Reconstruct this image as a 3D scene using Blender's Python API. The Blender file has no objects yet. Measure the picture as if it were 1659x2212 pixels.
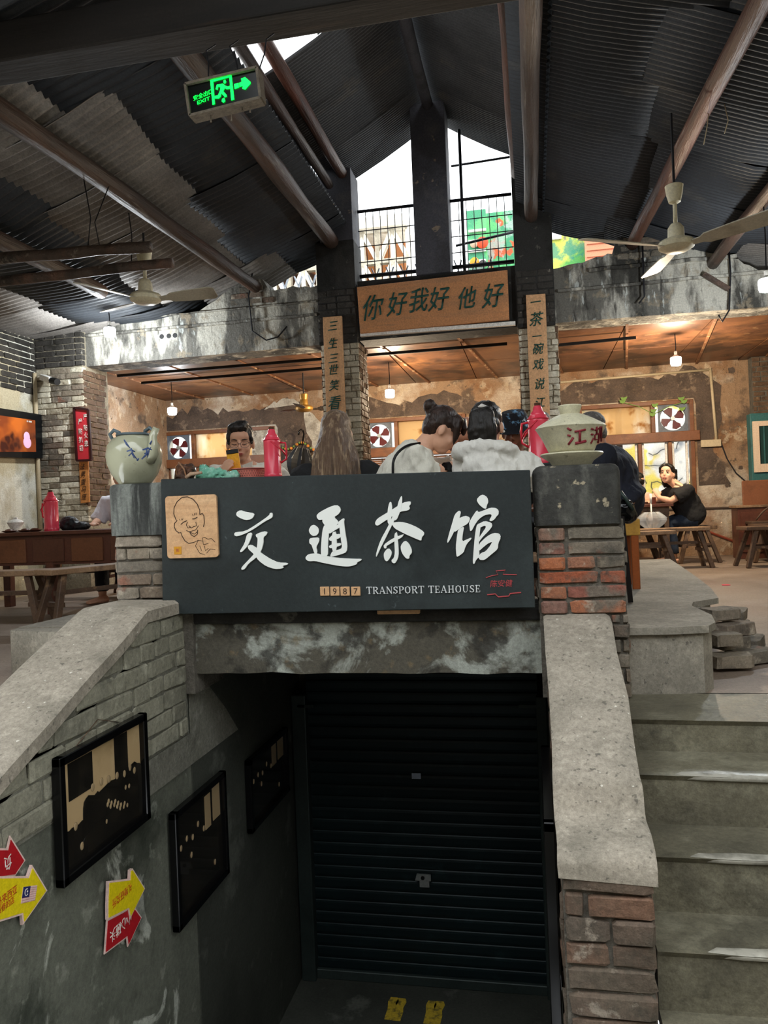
import bpy, bmesh, math, random
from mathutils import Vector, Matrix, Euler, noise as mnoise
random.seed(7)
SC = bpy.context.scene
COL = SC.collection
V = Vector
# ------------------------------------------------------------------ camera, sky, exposure
F = 1661.0; YAW = math.radians(11.0); ROLL = 0.04; ZE = 0.72
_f = V((-math.sin(YAW), math.cos(YAW), 0)); _r0 = V((math.cos(YAW), math.sin(YAW), 0)); _u0 = V((0, 0, 1))
_r = _r0*math.cos(ROLL) - _u0*math.sin(ROLL); _u = _r0*math.sin(ROLL) + _u0*math.cos(ROLL)
cam_data = bpy.data.cameras.new('camera'); cam = bpy.data.objects.new('camera', cam_data); COL.objects.link(cam)
cam.matrix_world = Matrix(((_r.x, _u.x, -_f.x, 0), (_r.y, _u.y, -_f.y, 0), (_r.z, _u.z, -_f.z, ZE), (0, 0, 0, 1)))
cam_data.sensor_fit = 'VERTICAL'; cam_data.sensor_height = 36.0; cam_data.lens = 36.0*F/2212.0
cam_data.clip_start = 0.05; cam_data.clip_end = 200
SC.camera = cam
w = bpy.data.worlds.new('overcast_sky'); SC.world = w; w.use_nodes = True
w.node_tree.nodes['Background'].inputs[0].default_value = (0.93, 0.97, 1.0, 1)
w.node_tree.nodes['Background'].inputs[1].default_value = 1.0
SC.view_settings.view_transform = 'Standard'; SC.view_settings.look = 'None'
SC.view_settings.gamma = 1.0; SC.view_settings.use_curve_mapping = False
SC.view_settings.exposure = 2.1

# ------------------------------------------------------------------ measuring helpers (photo measurements -> places in the hall)
def ray(px, py):
    u = (px-829.5)/F; v = (1106-py)/F
    c, s = math.cos(ROLL), math.sin(ROLL)
    u, v = u*c+v*s, -u*s+v*c
    return _f + _r0*u + V((0, 0, v))
EYE = V((0, 0, ZE))
def aY(px, py, Y): d = ray(px, py); return EYE + d*(Y/d.y)
def aX(px, py, X): d = ray(px, py); return EYE + d*(X/d.x)
def aZ(px, py, z): d = ray(px, py); return EYE + d*((z-ZE)/d.z)
def aD(px, py, D): return EYE + ray(px, py)*D

# ------------------------------------------------------------------ mesh builder
class MB:
    def __init__(s): s.v = []; s.f = []; s.m = []
    def add(s, vs, fs, mi=0):
        o = len(s.v); s.v += [tuple(p) for p in vs]; s.f += [tuple(i+o for i in q) for q in fs]; s.m += [mi]*len(fs); return s
    def box(s, a, b, mi=0):
        x0, y0, z0 = a; x1, y1, z1 = b
        return s.add([(x0,y0,z0),(x1,y0,z0),(x1,y1,z0),(x0,y1,z0),(x0,y0,z1),(x1,y0,z1),(x1,y1,z1),(x0,y1,z1)],
                     [(0,3,2,1),(4,5,6,7),(0,1,5,4),(1,2,6,5),(2,3,7,6),(3,0,4,7)], mi)
    def bar(s, p, q, w, h, up=(0,0,1), mi=0, w2=None, h2=None):
        p = V(p); q = V(q); d = (q-p).normalized(); up = V(up)
        sd = d.cross(up)
        if sd.length < 1e-4: sd = d.cross(V((1,0,0)))
        sd.normalize(); un = sd.cross(d).normalized()
        w2 = w if w2 is None else w2; h2 = h if h2 is None else h2
        vs = []
        for c, ww, hh in ((p, w, h), (q, w2, h2)):
            vs += [c-sd*ww/2-un*hh/2, c+sd*ww/2-un*hh/2, c+sd*ww/2+un*hh/2, c-sd*ww/2+un*hh/2]
        return s.add(vs, [(0,1,2,3),(7,6,5,4),(0,4,5,1),(1,5,6,2),(2,6,7,3),(3,7,4,0)], mi)
    def tube(s, pts, rs, n=10, mi=0, cap=True, ell=None, xdir=None):
        pts = [V(p) for p in pts]
        if not hasattr(rs, '__len__'): rs = [rs]*len(pts)
        o = len(s.v); k = len(pts); prev = None
        for i, p in enumerate(pts):
            t = (pts[min(i+1, k-1)]-pts[max(i-1, 0)])
            if t.length < 1e-9: t = V((0,0,1))
            t.normalize()
            if prev is None:
                a = V(xdir) if xdir is not None else (V((1,0,0)) if abs(t.x) < .8 else V((0,1,0)))
                prev = a
            x = (prev - t*prev.dot(t))
            if x.length < 1e-6: x = t.orthogonal()
            x.normalize(); y = t.cross(x); prev = x
            r = rs[i]
            rx, ry = r if hasattr(r, '__len__') else (r, r)
            for j in range(n):
                a = 2*math.pi*j/n
                s.v.append(tuple(p + x*(rx*math.cos(a)) + y*(ry*math.sin(a))))
        for i in range(k-1):
            for j in range(n):
                s.f.append((o+i*n+j, o+i*n+(j+1) % n, o+(i+1)*n+(j+1) % n, o+(i+1)*n+j)); s.m.append(mi)
        if cap:
            s.f.append(tuple(o+j for j in range(n))[::-1]); s.m.append(mi)
            s.f.append(tuple(o+(k-1)*n+j for j in range(n))); s.m.append(mi)
        return s
    def lathe(s, prof, c=(0,0,0), n=24, mi=0, cap=True):
        pts = [V(c)+V((0,0,z)) for r, z in prof]
        o = len(s.v); k = len(prof)
        for (r, z) in prof:
            for j in range(n):
                a = 2*math.pi*j/n
                s.v.append((c[0]+r*math.cos(a), c[1]+r*math.sin(a), c[2]+z))
        for i in range(k-1):
            for j in range(n):
                s.f.append((o+i*n+j, o+i*n+(j+1) % n, o+(i+1)*n+(j+1) % n, o+(i+1)*n+j)); s.m.append(mi)
        if cap:
            s.f.append(tuple(o+j for j in range(n))[::-1]); s.m.append(mi)
            s.f.append(tuple(o+(k-1)*n+j for j in range(n))); s.m.append(mi)
        return s
    def ball(s, c, r, n=12, mi=0, rot=None):
        rx, ry, rz = r if hasattr(r, '__len__') else (r, r, r)
        o = len(s.v); h = max(4, n//2+1); c = V(c)
        R = rot if rot is not None else Matrix.Identity(3)
        for i in range(1, h):
            t = math.pi*i/h
            for j in range(n):
                a = 2*math.pi*j/n
                s.v.append(tuple(c + R @ V((rx*math.sin(t)*math.cos(a), ry*math.sin(t)*math.sin(a), -rz*math.cos(t)))))
        for i in range(h-2):
            for j in range(n):
                s.f.append((o+i*n+j, o+i*n+(j+1) % n, o+(i+1)*n+(j+1) % n, o+(i+1)*n+j)); s.m.append(mi)
        b = len(s.v); s.v.append(tuple(c+R@V((0,0,-rz)))); s.v.append(tuple(c+R@V((0,0,rz))))
        for j in range(n):
            s.f.append((b, o+(j+1) % n, o+j)); s.m.append(mi)
            s.f.append((b+1, o+(h-2)*n+j, o+(h-2)*n+(j+1) % n)); s.m.append(mi)
        return s
    def prism(s, poly, ax_u, ax_v, org, thick, mi=0):
        """polygon (2D) in plane org+u*ax_u+v*ax_v, extruded by vector thick"""
        ax_u = V(ax_u); ax_v = V(ax_v); org = V(org); t = V(thick); n = len(poly)
        a = [org+ax_u*p[0]+ax_v*p[1] for p in poly]
        area = sum(poly[i][0]*poly[(i+1) % n][1]-poly[(i+1) % n][0]*poly[i][1] for i in range(n))
        flip = (area > 0) != (ax_u.cross(ax_v).dot(t) > 0)
        vs = a + [p+t for p in a]
        top = tuple(range(n, 2*n)); bot = tuple(range(n))[::-1]
        sides = [(i, (i+1) % n, n+(i+1) % n, n+i) for i in range(n)]
        fs = [top, bot]+sides
        if flip: fs = [q[::-1] for q in fs]
        return s.add(vs, fs, mi)
    def mesh(s, name='m'):
        me = bpy.data.meshes.new(name); me.from_pydata(s.v, [], s.f); me.update()
        if any(s.m): me.polygons.foreach_set('material_index', s.m)
        return me

def obj(name, mb, mat=None, parent=None, smooth=False, kind=None, bevel=0):
    me = mb.mesh(name) if isinstance(mb, MB) else mb
    if bevel:
        bm = bmesh.new(); bm.from_mesh(me)
        bmesh.ops.bevel(bm, geom=[e for e in bm.edges], offset=bevel, segments=2 if bevel > .004 else 1, affect='EDGES', clamp_overlap=True, profile=.5)
        bm.to_mesh(me); bm.free()
    mats = mat if isinstance(mat, (list, tuple)) else [mat]
    for m in mats:
        if m is not None: me.materials.append(m)
    if smooth:
        me.polygons.foreach_set('use_smooth', [True]*len(me.polygons))
        if smooth == 'auto':
            me.set_sharp_from_angle(angle=math.radians(40))
    o = bpy.data.objects.new(name, me); COL.objects.link(o)
    if parent is not None:
        o.parent = parent
        o.matrix_parent_inverse = WM(parent).inverted()
    if kind: o['kind'] = kind
    return o
def WM(o):
    m = o.matrix_basis.copy()
    if o.parent: m = WM(o.parent) @ o.matrix_parent_inverse @ m
    return m
def tag(o, label, cat=None, group=None):
    o['label'] = label
    if cat: o['category'] = cat
    if group: o['group'] = group
    return o
def thing(name, label, cat, loc=(0,0,0), group=None):
    o = bpy.data.objects.new(name, None); COL.objects.link(o); o.location = loc; o.empty_display_size = .05
    return tag(o, label, cat, group)
def struct(name, mb, mat, parent=None, **k):
    o = obj(name, mb, mat, parent, **k)
    if parent is None: o['kind'] = 'structure'
    return o
def copy_tree(o, parent=None):
    c = o.copy(); COL.objects.link(c)
    if parent is not None: c.parent = parent
    for ch in list(o.children): copy_tree(ch, c)
    return c
TS = bpy.data.scenes.new('workbench')
def evaluated_mesh(o):
    TS.collection.objects.link(o); TS.view_layers[0].update(); dg = TS.view_layers[0].depsgraph
    me = bpy.data.meshes.new_from_object(o.evaluated_get(dg)); TS.collection.objects.unlink(o); return me
def remesh(mb, voxel, smooth=2, noise_amt=0, noise_scale=20):
    me = mb.mesh('tmp'); o = bpy.data.objects.new('tmp', me)
    m = o.modifiers.new('r', 'REMESH'); m.mode = 'VOXEL'; m.voxel_size = voxel
    if smooth:
        q = o.modifiers.new('s', 'SMOOTH'); q.iterations = smooth; q.factor = .5
    nm = evaluated_mesh(o)
    bpy.data.objects.remove(o); bpy.data.meshes.remove(me)
    if noise_amt:
        n = len(nm.vertices); co = [0.0]*(3*n); no = [0.0]*(3*n)
        nm.vertices.foreach_get('co', co); nm.vertices.foreach_get('normal', no)
        for k in range(0, 3*n, 3):
            q = V((co[k], co[k+1], co[k+2]*.7))*noise_scale
            a = (mnoise.noise(q)+.6*(.4-abs(mnoise.noise(q*1.9+V((7, 3, 1))))*2))*noise_amt
            co[k] += no[k]*a; co[k+1] += no[k+1]*a; co[k+2] += no[k+2]*a
        nm.vertices.foreach_set('co', co); nm.update()
    return nm
_txt = {}
def text_mesh(body, size=1.0, extrude=0.0, shear=0, align='CENTER', bold=0):
    cu = bpy.data.curves.new('t', 'FONT'); cu.body = body; cu.size = size; cu.extrude = extrude; cu.shear = shear; cu.offset = bold
    cu.align_x = align; cu.align_y = 'CENTER'; cu.resolution_u = 3
    o = bpy.data.objects.new('t', cu)
    me = evaluated_mesh(o)
    bpy.data.objects.remove(o); bpy.data.curves.remove(cu)
    return me
def text(name, body, c, ux, uy, h, mat, parent, extrude=.002, shear=0, bold=0, sx=1.0, em=False):
    """text centred at c, reading along ux, up along uy, glyph height about h"""
    me = text_mesh(body, 1.0, 0.0, shear, bold=bold)
    xs = [v.co.x for v in me.vertices]; ys = [v.co.y for v in me.vertices]
    cx = (min(xs)+max(xs))/2; cy = (min(ys)+max(ys))/2; k = h/max(1e-6, max(ys)-min(ys)) if len(body) > 0 else h
    if em: k = h/.88
    ux = V(ux).normalized(); uy = V(uy).normalized(); n = ux.cross(uy)
    c = V(c)
    for v in me.vertices:
        x = (v.co.x-cx)*k*sx; y = (v.co.y-cy)*k
        v.co = c+ux*x+uy*y
    bm = bmesh.new(); bm.from_mesh(me)
    if extrude:
        r = bmesh.ops.extrude_face_region(bm, geom=bm.faces[:])
        bmesh.ops.translate(bm, vec=n*extrude, verts=[g for g in r['geom'] if isinstance(g, bmesh.types.BMVert)])
        bmesh.ops.recalc_face_normals(bm, faces=bm.faces[:])
    bm.to_mesh(me); bm.free()
    me.materials.clear()
    return obj(name, me, mat, parent)
def glyph(name, ch, c, ux, uy, h, mat, parent, **k):
    return text(name, ch, c, ux, uy, h, mat, parent, **k)

def smooth_path(P, it=2):
    P = [V(p) for p in P]
    for _ in range(it):
        Q = [P[0]]
        for a, b in zip(P, P[1:]): Q += [a.lerp(b, .25), a.lerp(b, .75)]
        P = Q+[P[-1]]
    return P
# ------------------------------------------------------------------ procedural materials
def lin(c):
    if isinstance(c, str):
        c = c.lstrip('#'); c = [int(c[i:i+2], 16) for i in (0, 2, 4)]
    return tuple(((x/255)/12.92 if x/255 <= .04045 else (((x/255)+.055)/1.055)**2.4) for x in c)+(1,)
class NT:
    def __init__(s, m): s.t = m.node_tree; s.n = s.t.nodes; s.l = s.t.links
    def new(s, ty, **k):
        x = s.n.new(ty)
        for a, b in k.items(): setattr(x, a, b)
        return x
    def coord(s, mode='pos', stretch=(1,1,1)):
        key = (mode, tuple(stretch))
        if mode == 'pos': c = s.new('ShaderNodeNewGeometry').outputs['Position']
        else: c = s.new('ShaderNodeTexCoord').outputs['Object' if mode == 'obj' else 'Generated']
        if tuple(stretch) != (1,1,1):
            mp = s.new('ShaderNodeMapping'); mp.inputs['Scale'].default_value = stretch
            s.l.new(c, mp.inputs['Vector']); c = mp.outputs['Vector']
        return c
    def noise(s, scale, detail=5, mode='pos', stretch=(1,1,1), rough=.6, kind='noise', dist=0):
        c = s.coord(mode, stretch)
        if kind == 'noise':
            n = s.new('ShaderNodeTexNoise'); n.inputs['Scale'].default_value = scale; n.inputs['Detail'].default_value = detail
            n.inputs['Roughness'].default_value = rough; n.inputs['Distortion'].default_value = dist; s.l.new(c, n.inputs['Vector']); return n.outputs['Fac']
        if kind == 'voronoi':
            n = s.new('ShaderNodeTexVoronoi'); n.inputs['Scale'].default_value = scale; s.l.new(c, n.inputs['Vector']); return n.outputs['Distance']
        if kind == 'cells':
            n = s.new('ShaderNodeTexVoronoi'); n.inputs['Scale'].default_value = scale; s.l.new(c, n.inputs['Vector'])
            sp = s.new('ShaderNodeSeparateColor'); s.l.new(n.outputs['Color'], sp.inputs[0]); return sp.outputs[0]
        if kind == 'wave':
            n = s.new('ShaderNodeTexWave'); n.inputs['Scale'].default_value = scale; n.inputs['Distortion'].default_value = dist
            n.inputs['Detail'].default_value = detail; s.l.new(c, n.inputs['Vector']); return n.outputs['Fac']
    def ramp(s, fac, lo, hi, a=0., b=1.):
        r = s.new('ShaderNodeMapRange'); r.inputs['From Min'].default_value = lo; r.inputs['From Max'].default_value = hi
        r.inputs['To Min'].default_value = a; r.inputs['To Max'].default_value = b
        s.l.new(fac, r.inputs['Value']); return r.outputs['Result']
    def mix(s, fac, a, b, mode='MIX'):
        m = s.new('ShaderNodeMix', data_type='RGBA', blend_type=mode)
        if isinstance(fac, (int, float)): m.inputs[0].default_value = fac
        else: s.l.new(fac, m.inputs[0])
        for i, x in ((6, a), (7, b)):
            if isinstance(x, tuple): m.inputs[i].default_value = x
            else: s.l.new(x, m.inputs[i])
        return m.outputs[2]
def M(name, c, rough=.85, metal=0, layers=(), bump=(), rnd=0, rnd_hue=None, emit=0, spec=.35, trans=0, alpha=None, coat=0, grain=None, k=1.0):
    """layers: (colour, scale, lo, hi, {detail,mode,stretch,kind,amt,dist}); bump: (scale, strength, {..})"""
    def lk(h): q = lin(h); return tuple(min(1.0, x*k_) for x in q[:3])+(1,)
    k_ = k
    m = bpy.data.materials.new(name); m.use_nodes = True; nt = NT(m)
    b = nt.n['Principled BSDF']; b.inputs['Roughness'].default_value = rough; b.inputs['Metallic'].default_value = metal
    b.inputs['Specular IOR Level'].default_value = spec
    if coat: b.inputs['Coat Weight'].default_value = coat
    col = lk(c) if not isinstance(c, tuple) or max(c) > 1 else c
    out = col
    if rnd or rnd_hue:
        oi = nt.new('ShaderNodeObjectInfo').outputs['Random']
        if rnd_hue:
            cr = nt.new('ShaderNodeValToRGB'); cr.color_ramp.interpolation = 'LINEAR'
            els = cr.color_ramp.elements
            while len(els) < len(rnd_hue): els.new(.5)
            for i, h in enumerate(rnd_hue): els[i].position = i/(len(rnd_hue)-1); els[i].color = lk(h)
            nt.l.new(oi, cr.inputs[0]); out = cr.outputs[0]
        if rnd:
            k = nt.ramp(oi, 0, 1, 1-rnd, 1+rnd)
            cc = nt.new('ShaderNodeCombineColor')
            for i in range(3): nt.l.new(k, cc.inputs[i])
            out = nt.mix(1.0, out, cc.outputs[0], 'MULTIPLY')
    for L in layers:
        lc, sc, lo, hi = L[:4]; kw = dict(L[4]) if len(L) > 4 else {}
        amt = kw.pop('amt', 1.0); md = kw.pop('blend', 'MIX')
        f = nt.ramp(nt.noise(sc, **kw), lo, hi, 0, amt)
        out = nt.mix(f, out, lk(lc), md)
    if grain is None: grain = .2 if layers and rough > .5 else (.12 if rough > .3 and not emit and not trans else 0)
    if grain:
        for sc_, g_ in ((70, grain), (240, grain*.8)):
            k = nt.ramp(nt.noise(sc_, detail=3), .3, .7, 1-g_, 1+g_)
            cc = nt.new('ShaderNodeCombineColor')
            for i in range(3): nt.l.new(k, cc.inputs[i])
            out = nt.mix(1.0, out, cc.outputs[0], 'MULTIPLY')
    if isinstance(out, tuple): b.inputs['Base Color'].default_value = out
    else: nt.l.new(out, b.inputs['Base Color'])
    prevn = None
    for B in bump:
        sc, st = B[:2]; k = dict(B[2]) if len(B) > 2 else {}
        bn = nt.new('ShaderNodeBump'); bn.inputs['Strength'].default_value = st; bn.inputs['Distance'].default_value = k.pop('d', .01)
        nt.l.new(nt.noise(sc, **k), bn.inputs['Height'])
        if prevn is not None: nt.l.new(prevn, bn.inputs['Normal'])
        prevn = bn.outputs['Normal']
    if prevn is not None: nt.l.new(prevn, b.inputs['Normal'])
    if emit:
        b.inputs['Emission Strength'].default_value = emit
        if isinstance(out, tuple): b.inputs['Emission Color'].default_value = out
        else: nt.l.new(out, b.inputs['Emission Color'])
    if trans: b.inputs['Transmission Weight'].default_value = trans
    if alpha is not None: b.inputs['Alpha'].default_value = alpha
    return m
# ------------------------------------------------------------------ materials
D2 = dict(detail=8)
m_concrete = M('worn_concrete', '#8f897c', .8, layers=[('#5e5a50', 3.0, .45, .7, dict(detail=8, amt=.7)), ('#b3ab9a', 9, .55, .75, dict(amt=.6)), ('#3f3d38', 40, .66, .72, dict(detail=2, amt=.6))], bump=[(35, .35), (6, .3, dict(d=.02))], k=0.9)
m_coping = M('sanded_cement_coping', '#9a9284', .82, layers=[('#6f6a5e', 5, .45, .7, dict(detail=9, amt=.7)), ('#b7ae9e', 14, .55, .7, dict(amt=.5)), ('#4e4b44', 60, .63, .7, dict(detail=2, amt=.7)), ('#d8d4c8', 48, .75, .765, dict(detail=1, amt=.7))], bump=[(60, .35), (9, .3, dict(d=.02))])
m_floor = M('hall_floor_cement', '#8b7b6c', .6, layers=[('#6a5a4e', 1.2, .42, .65, dict(detail=7, amt=.8)), ('#a3968a', 2.3, .5, .75, dict(amt=.6)), ('#7b5748', .8, .5, .7, dict(amt=.5)), ('#4d463f', 18, .66, .74, dict(amt=.5))], bump=[(30, .25), (4, .2, dict(d=.02))], k=0.9)
m_step = M('worn_step_cement', '#77725f', .55, layers=[('#4b483d', 2.5, .42, .65, dict(detail=8, amt=.85)), ('#98947f', 6, .52, .72, dict(amt=.7)), ('#2f2d27', 11, .6, .75, dict(amt=.55))], bump=[(26, .4), (5, .4, dict(d=.03))], k=0.75)
m_stepnose = M('polished_step_edge_sheen', '#9a978b', .3, layers=[('#6c6a60', 11, .44, .6, dict(detail=8, amt=.9)), ('#c2beb2', 7, .56, .68, dict(detail=6, amt=.7))], bump=[(40, .3)])  # polished wear, with its bright sheen painted in as lighter colour
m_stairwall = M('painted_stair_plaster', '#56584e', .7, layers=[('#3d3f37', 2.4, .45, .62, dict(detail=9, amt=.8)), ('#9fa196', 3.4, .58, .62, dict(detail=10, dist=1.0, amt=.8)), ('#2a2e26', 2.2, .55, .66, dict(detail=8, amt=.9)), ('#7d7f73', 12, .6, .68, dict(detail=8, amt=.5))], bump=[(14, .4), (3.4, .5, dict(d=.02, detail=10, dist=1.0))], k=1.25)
m_pitwall = M('dark_pit_plaster', '#55584f', .7, layers=[('#3a3d36', 2.0, .45, .65, dict(amt=.8)), ('#85887d', 4, .58, .66, dict(amt=.6))], bump=[(14, .35)], k=0.5)  # one darker tone over all the pit plaster
m_paintbrick = M('grey_painted_brick', '#7d7b6c', .75, rnd=.10, layers=[('#5b5a4f', 5, .48, .66, dict(detail=10, amt=.8)), ('#9c9a8a', 9, .55, .68, dict(detail=8, amt=.6)), ('#3a3933', 13, .6, .68, dict(detail=8, amt=.6))], bump=[(30, .5), (9, .6, dict(d=.015))], k=1.15)
m_paintmortar = M('grey_painted_mortar', '#65645a', .8, layers=[('#4a4940', 6, .45, .7, dict(detail=8, amt=.8)), ('#85847a', 14, .55, .7, dict(amt=.5))], bump=[(40, .7)], k=1.2)
m_brick = M('old_red_brick', '#8a5a44', .85, rnd_hue=['#9a5b3f', '#a5563a', '#8d6f5f', '#b06a45', '#7d6d62', '#94594a'], layers=[('#6f6a5f', 9, .47, .62, dict(detail=8, amt=.9)), ('#b5aa98', 13, .6, .68, dict(amt=.7)), ('#4b4841', 22, .6, .7, dict(amt=.7))], bump=[(40, .6), (12, .5, dict(d=.015))], k=0.8)
m_greybrick = M('grimy_grey_brick', '#7c7467', .85, rnd_hue=['#847a6c', '#6f695e', '#8d8271', '#756355', '#918879'], layers=[('#4d4a43', 8, .5, .68, dict(detail=8, amt=.85)), ('#b9ae9b', 11, .58, .68, dict(amt=.75)), ('#8c5a46', 5, .6, .66, dict(amt=.7))], bump=[(40, .6), (12, .5, dict(d=.015))], k=0.8)
m_brickface = M('lower_parapet_brick', '#73604f', .85, rnd_hue=['#7a604f', '#6a5d50', '#846450', '#665d52'], layers=[('#4a463b', 7, .48, .66, dict(detail=8, amt=.85)), ('#b0a493', 15, .6, .68, dict(amt=.75)), ('#5a5b4c', 3, .5, .7, dict(amt=.5))], bump=[(40, .6), (12, .5, dict(d=.015))], k=0.7)
m_mortar = M('dark_mortar', '#57534b', .9, layers=[('#38352f', 14, .5, .7, dict(amt=.8)), ('#7d776b', 25, .6, .7, dict(amt=.5))], bump=[(60, .7)], k=1.14)
m_cap = M('blackened_cement_cap', '#3a3a36', .75, layers=[('#1f1f1d', 5, .45, .6, dict(detail=9, amt=.85)), ('#5d5d56', 7, .54, .64, dict(detail=9, amt=.85, stretch=(1,1,.5))), ('#a89d84', 17, .63, .67, dict(detail=9, amt=.8)), ('#57452b', 5, .6, .68, dict(amt=.5, stretch=(1,1,.2)))], bump=[(22, .5), (70, .3)])
m_capL = M('streaked_grey_cement_cap', '#4b4d4a', .75, layers=[('#232523', 5.5, .46, .56, dict(detail=8, amt=.9, stretch=(1,1,.12))), ('#777b75', 8, .54, .62, dict(detail=8, amt=.85, stretch=(1,1,.12))), ('#54421f', 9, .6, .66, dict(amt=.7, stretch=(1,1,.06)))], bump=[(22, .5)])
m_lintel = M('flaking_painted_lintel', '#4a473d', .8, layers=[('#8f938a', 3.6, .49, .55, dict(detail=10, dist=.5)), ('#2a2822', 7, .53, .62, dict(detail=9, amt=.85)), ('#6a5c42', 11, .58, .66, dict(detail=8, amt=.6))], bump=[(18, .6), (3.6, .5, dict(detail=10, dist=.5))])
m_beam = M('streaked_concrete_beam', '#5d5b55', .85, layers=[('#aca99e', 3.4, .49, .57, dict(detail=10, stretch=(1,1,.3), amt=.95)), ('#23221f', 3.0, .5, .6, dict(detail=10, stretch=(1,1,.4), amt=.92)), ('#867a66', 7, .57, .64, dict(detail=8, amt=.6)), ('#1a1815', 14, .56, .66, dict(amt=.75, stretch=(1,1,.2))), ('#b9beba', 17, .62, .68, dict(amt=.6, stretch=(1,1,.25)))], bump=[(14, .7, dict(d=.03, detail=8)), (50, .4)], k=1.3)
m_sootbeam = M('sooty_concrete', '#3a3937', .85, layers=[('#23221f', 3, .45, .62, dict(amt=.85)), ('#79776e', 7, .63, .68, dict(amt=.75)), ('#524f49', 2.5, .55, .7, dict(amt=.6, stretch=(1,1,.4)))], bump=[(16, .5, dict(d=.02))], k=0.715)
m_wallback = M('stained_plaster_back_wall', '#94795f', .85, layers=[('#c9c0b0', 1.3, .5, .62, dict(detail=10, amt=.8)), ('#7d5432', 1.9, .5, .66, dict(detail=10, amt=.75)), ('#54483e', 3.1, .55, .64, dict(detail=10, amt=.85)), ('#bba98f', 6, .57, .64, dict(detail=9, amt=.7)), ('#3a332d', 12, .64, .69, dict(detail=6, amt=.8))], bump=[(12, .6, dict(d=.02)), (3, .5, dict(d=.03))], k=0.95)
m_wallpatch = M('exposed_dark_render', '#574a41', .9, layers=[('#3a322d', 5, .45, .66, dict(detail=10, amt=.85)), ('#8a7866', 9, .57, .66, dict(detail=9, amt=.7)), ('#74614f', 20, .55, .7, dict(amt=.5))], bump=[(30, .8)])
m_wallpatchW = M('flaking_white_plaster', '#b3aea2', .9, layers=[('#8b8478', 4, .47, .6, dict(detail=10, amt=.9)), ('#c9c6bd', 7, .55, .63, dict(detail=9, amt=.8)), ('#57504a', 6, .6, .66, dict(detail=9, amt=.8))], bump=[(14, .7, dict(d=.03))])
m_wallleft = M('stained_left_wall', '#b2a88d', .85, layers=[('#d0cfc4', 1.1, .5, .58, dict(detail=8, amt=.85)), ('#8d7a52', 2.4, .52, .68, dict(detail=8, amt=.7, stretch=(1,1,.5))), ('#6d6656', 3.4, .58, .68, dict(amt=.6)), ('#4a463b', 10, .66, .7, dict(detail=4, amt=.6))], bump=[(10, .5, dict(d=.02))])
m_ceil = M('smoke_browned_board_ceiling', '#6f4a33', .4, rnd=.15, layers=[('#96663f', 1.8, .5, .68, dict(detail=9, amt=.7)), ('#3d2a20', 2.2, .48, .62, dict(detail=9, amt=.9)), ('#231813', 4, .58, .7, dict(detail=8, amt=.7)), ('#b08a62', 8, .64, .7, dict(detail=8, amt=.5))], bump=[(9, .3)], k=0.9)
m_ceilstrip = M('ceiling_batten', '#7a5238', .6, layers=[('#c9a880', 11, .56, .62, dict(detail=6, amt=.8)), ('#3c2a1f', 14, .6, .68, dict(amt=.6))], bump=[(20, .4)])
m_roof = M('dusty_corrugated_sheet', '#3a3e43', .6, rnd=.28, layers=[('#262728', 1.5, .45, .7, dict(detail=6, amt=.7)), ('#5d5a54', 3, .56, .72, dict(detail=7, amt=.5))], bump=[(40, .2)], k=0.78)
m_rooflit = M('lit_corrugated_sheet', '#8b8680', .7, rnd=.12, layers=[('#5c5853', 2, .45, .7, dict(detail=6, amt=.7)), ('#a7a299', 6, .58, .7, dict(amt=.5))], bump=[(40, .2)], k=0.9)  # lighter sheet colour stands in for light falling on the roof
m_roofmon = M('grey_monitor_sheet', '#4c4e50', .6, rnd=.12, layers=[('#303234', 1.5, .45, .7, dict(detail=6, amt=.7)), ('#6d6558', 2.2, .6, .72, dict(amt=.5))], bump=[(40, .2)], k=1.32)
m_pole = M('weathered_timber_pole', '#41362f', .5, layers=[('#5e4437', 4, .48, .66, dict(detail=7, stretch=(1,.15,1), amt=.7)), ('#1d1916', 6, .5, .66, dict(detail=7, stretch=(1,.12,1), amt=.85)), ('#8a8278', 11, .6, .68, dict(stretch=(1,.1,1), amt=.55))], bump=[(30, .8, dict(stretch=(1,.08,1), d=.02))], k=1.4)
m_polered = M('reddish_timber_pole', '#4d352a', .5, layers=[('#75483a', 5, .46, .66, dict(detail=7, stretch=(1,.12,1), amt=.8)), ('#241a15', 7, .52, .66, dict(stretch=(1,.1,1), amt=.85)), ('#a69d93', 11, .62, .69, dict(stretch=(1,.1,1), amt=.65))], bump=[(30, .8, dict(stretch=(1,.08,1), d=.02))], k=1.3)
m_beamwood = M('dark_roof_beam_wood', '#2e2a26', .75, layers=[('#1b1917', 4, .45, .65, dict(stretch=(.15,1,1), amt=.8)), ('#59432f', 5, .58, .7, dict(stretch=(.12,1,1), amt=.6))], bump=[(20, .4, dict(stretch=(.1,1,1)))], k=0.6)
m_post = M('grey_gable_post', '#44444a', .8, layers=[('#2e2d2f', 2.5, .5, .68, dict(amt=.8)), ('#8a7b68', 9, .66, .7, dict(detail=3, amt=.7)), ('#5d5b59', 3, .55, .7, dict(amt=.6))], bump=[(18, .3)], k=1.33)
m_steel = M('dark_steel_bar', '#33353a', .5, metal=.6, layers=[('#4d3d33', 14, .55, .7, dict(amt=.5))])
m_lattice = M('grey_lattice_steel', '#8f959c', .45, metal=.3)
m_white = M('white_paint', '#e6e4de', .6, layers=[('#b3b0a8', 8, .55, .7, dict(amt=.5))])
m_cream = M('aged_cream_enamel', '#d8d1b4', .35, layers=[('#a89f83', 9, .55, .72, dict(amt=.6))])
m_blade = M('aged_fan_blade', '#b9b4a2', .45, layers=[('#7d7565', 6, .5, .7, dict(amt=.7))])
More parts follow.
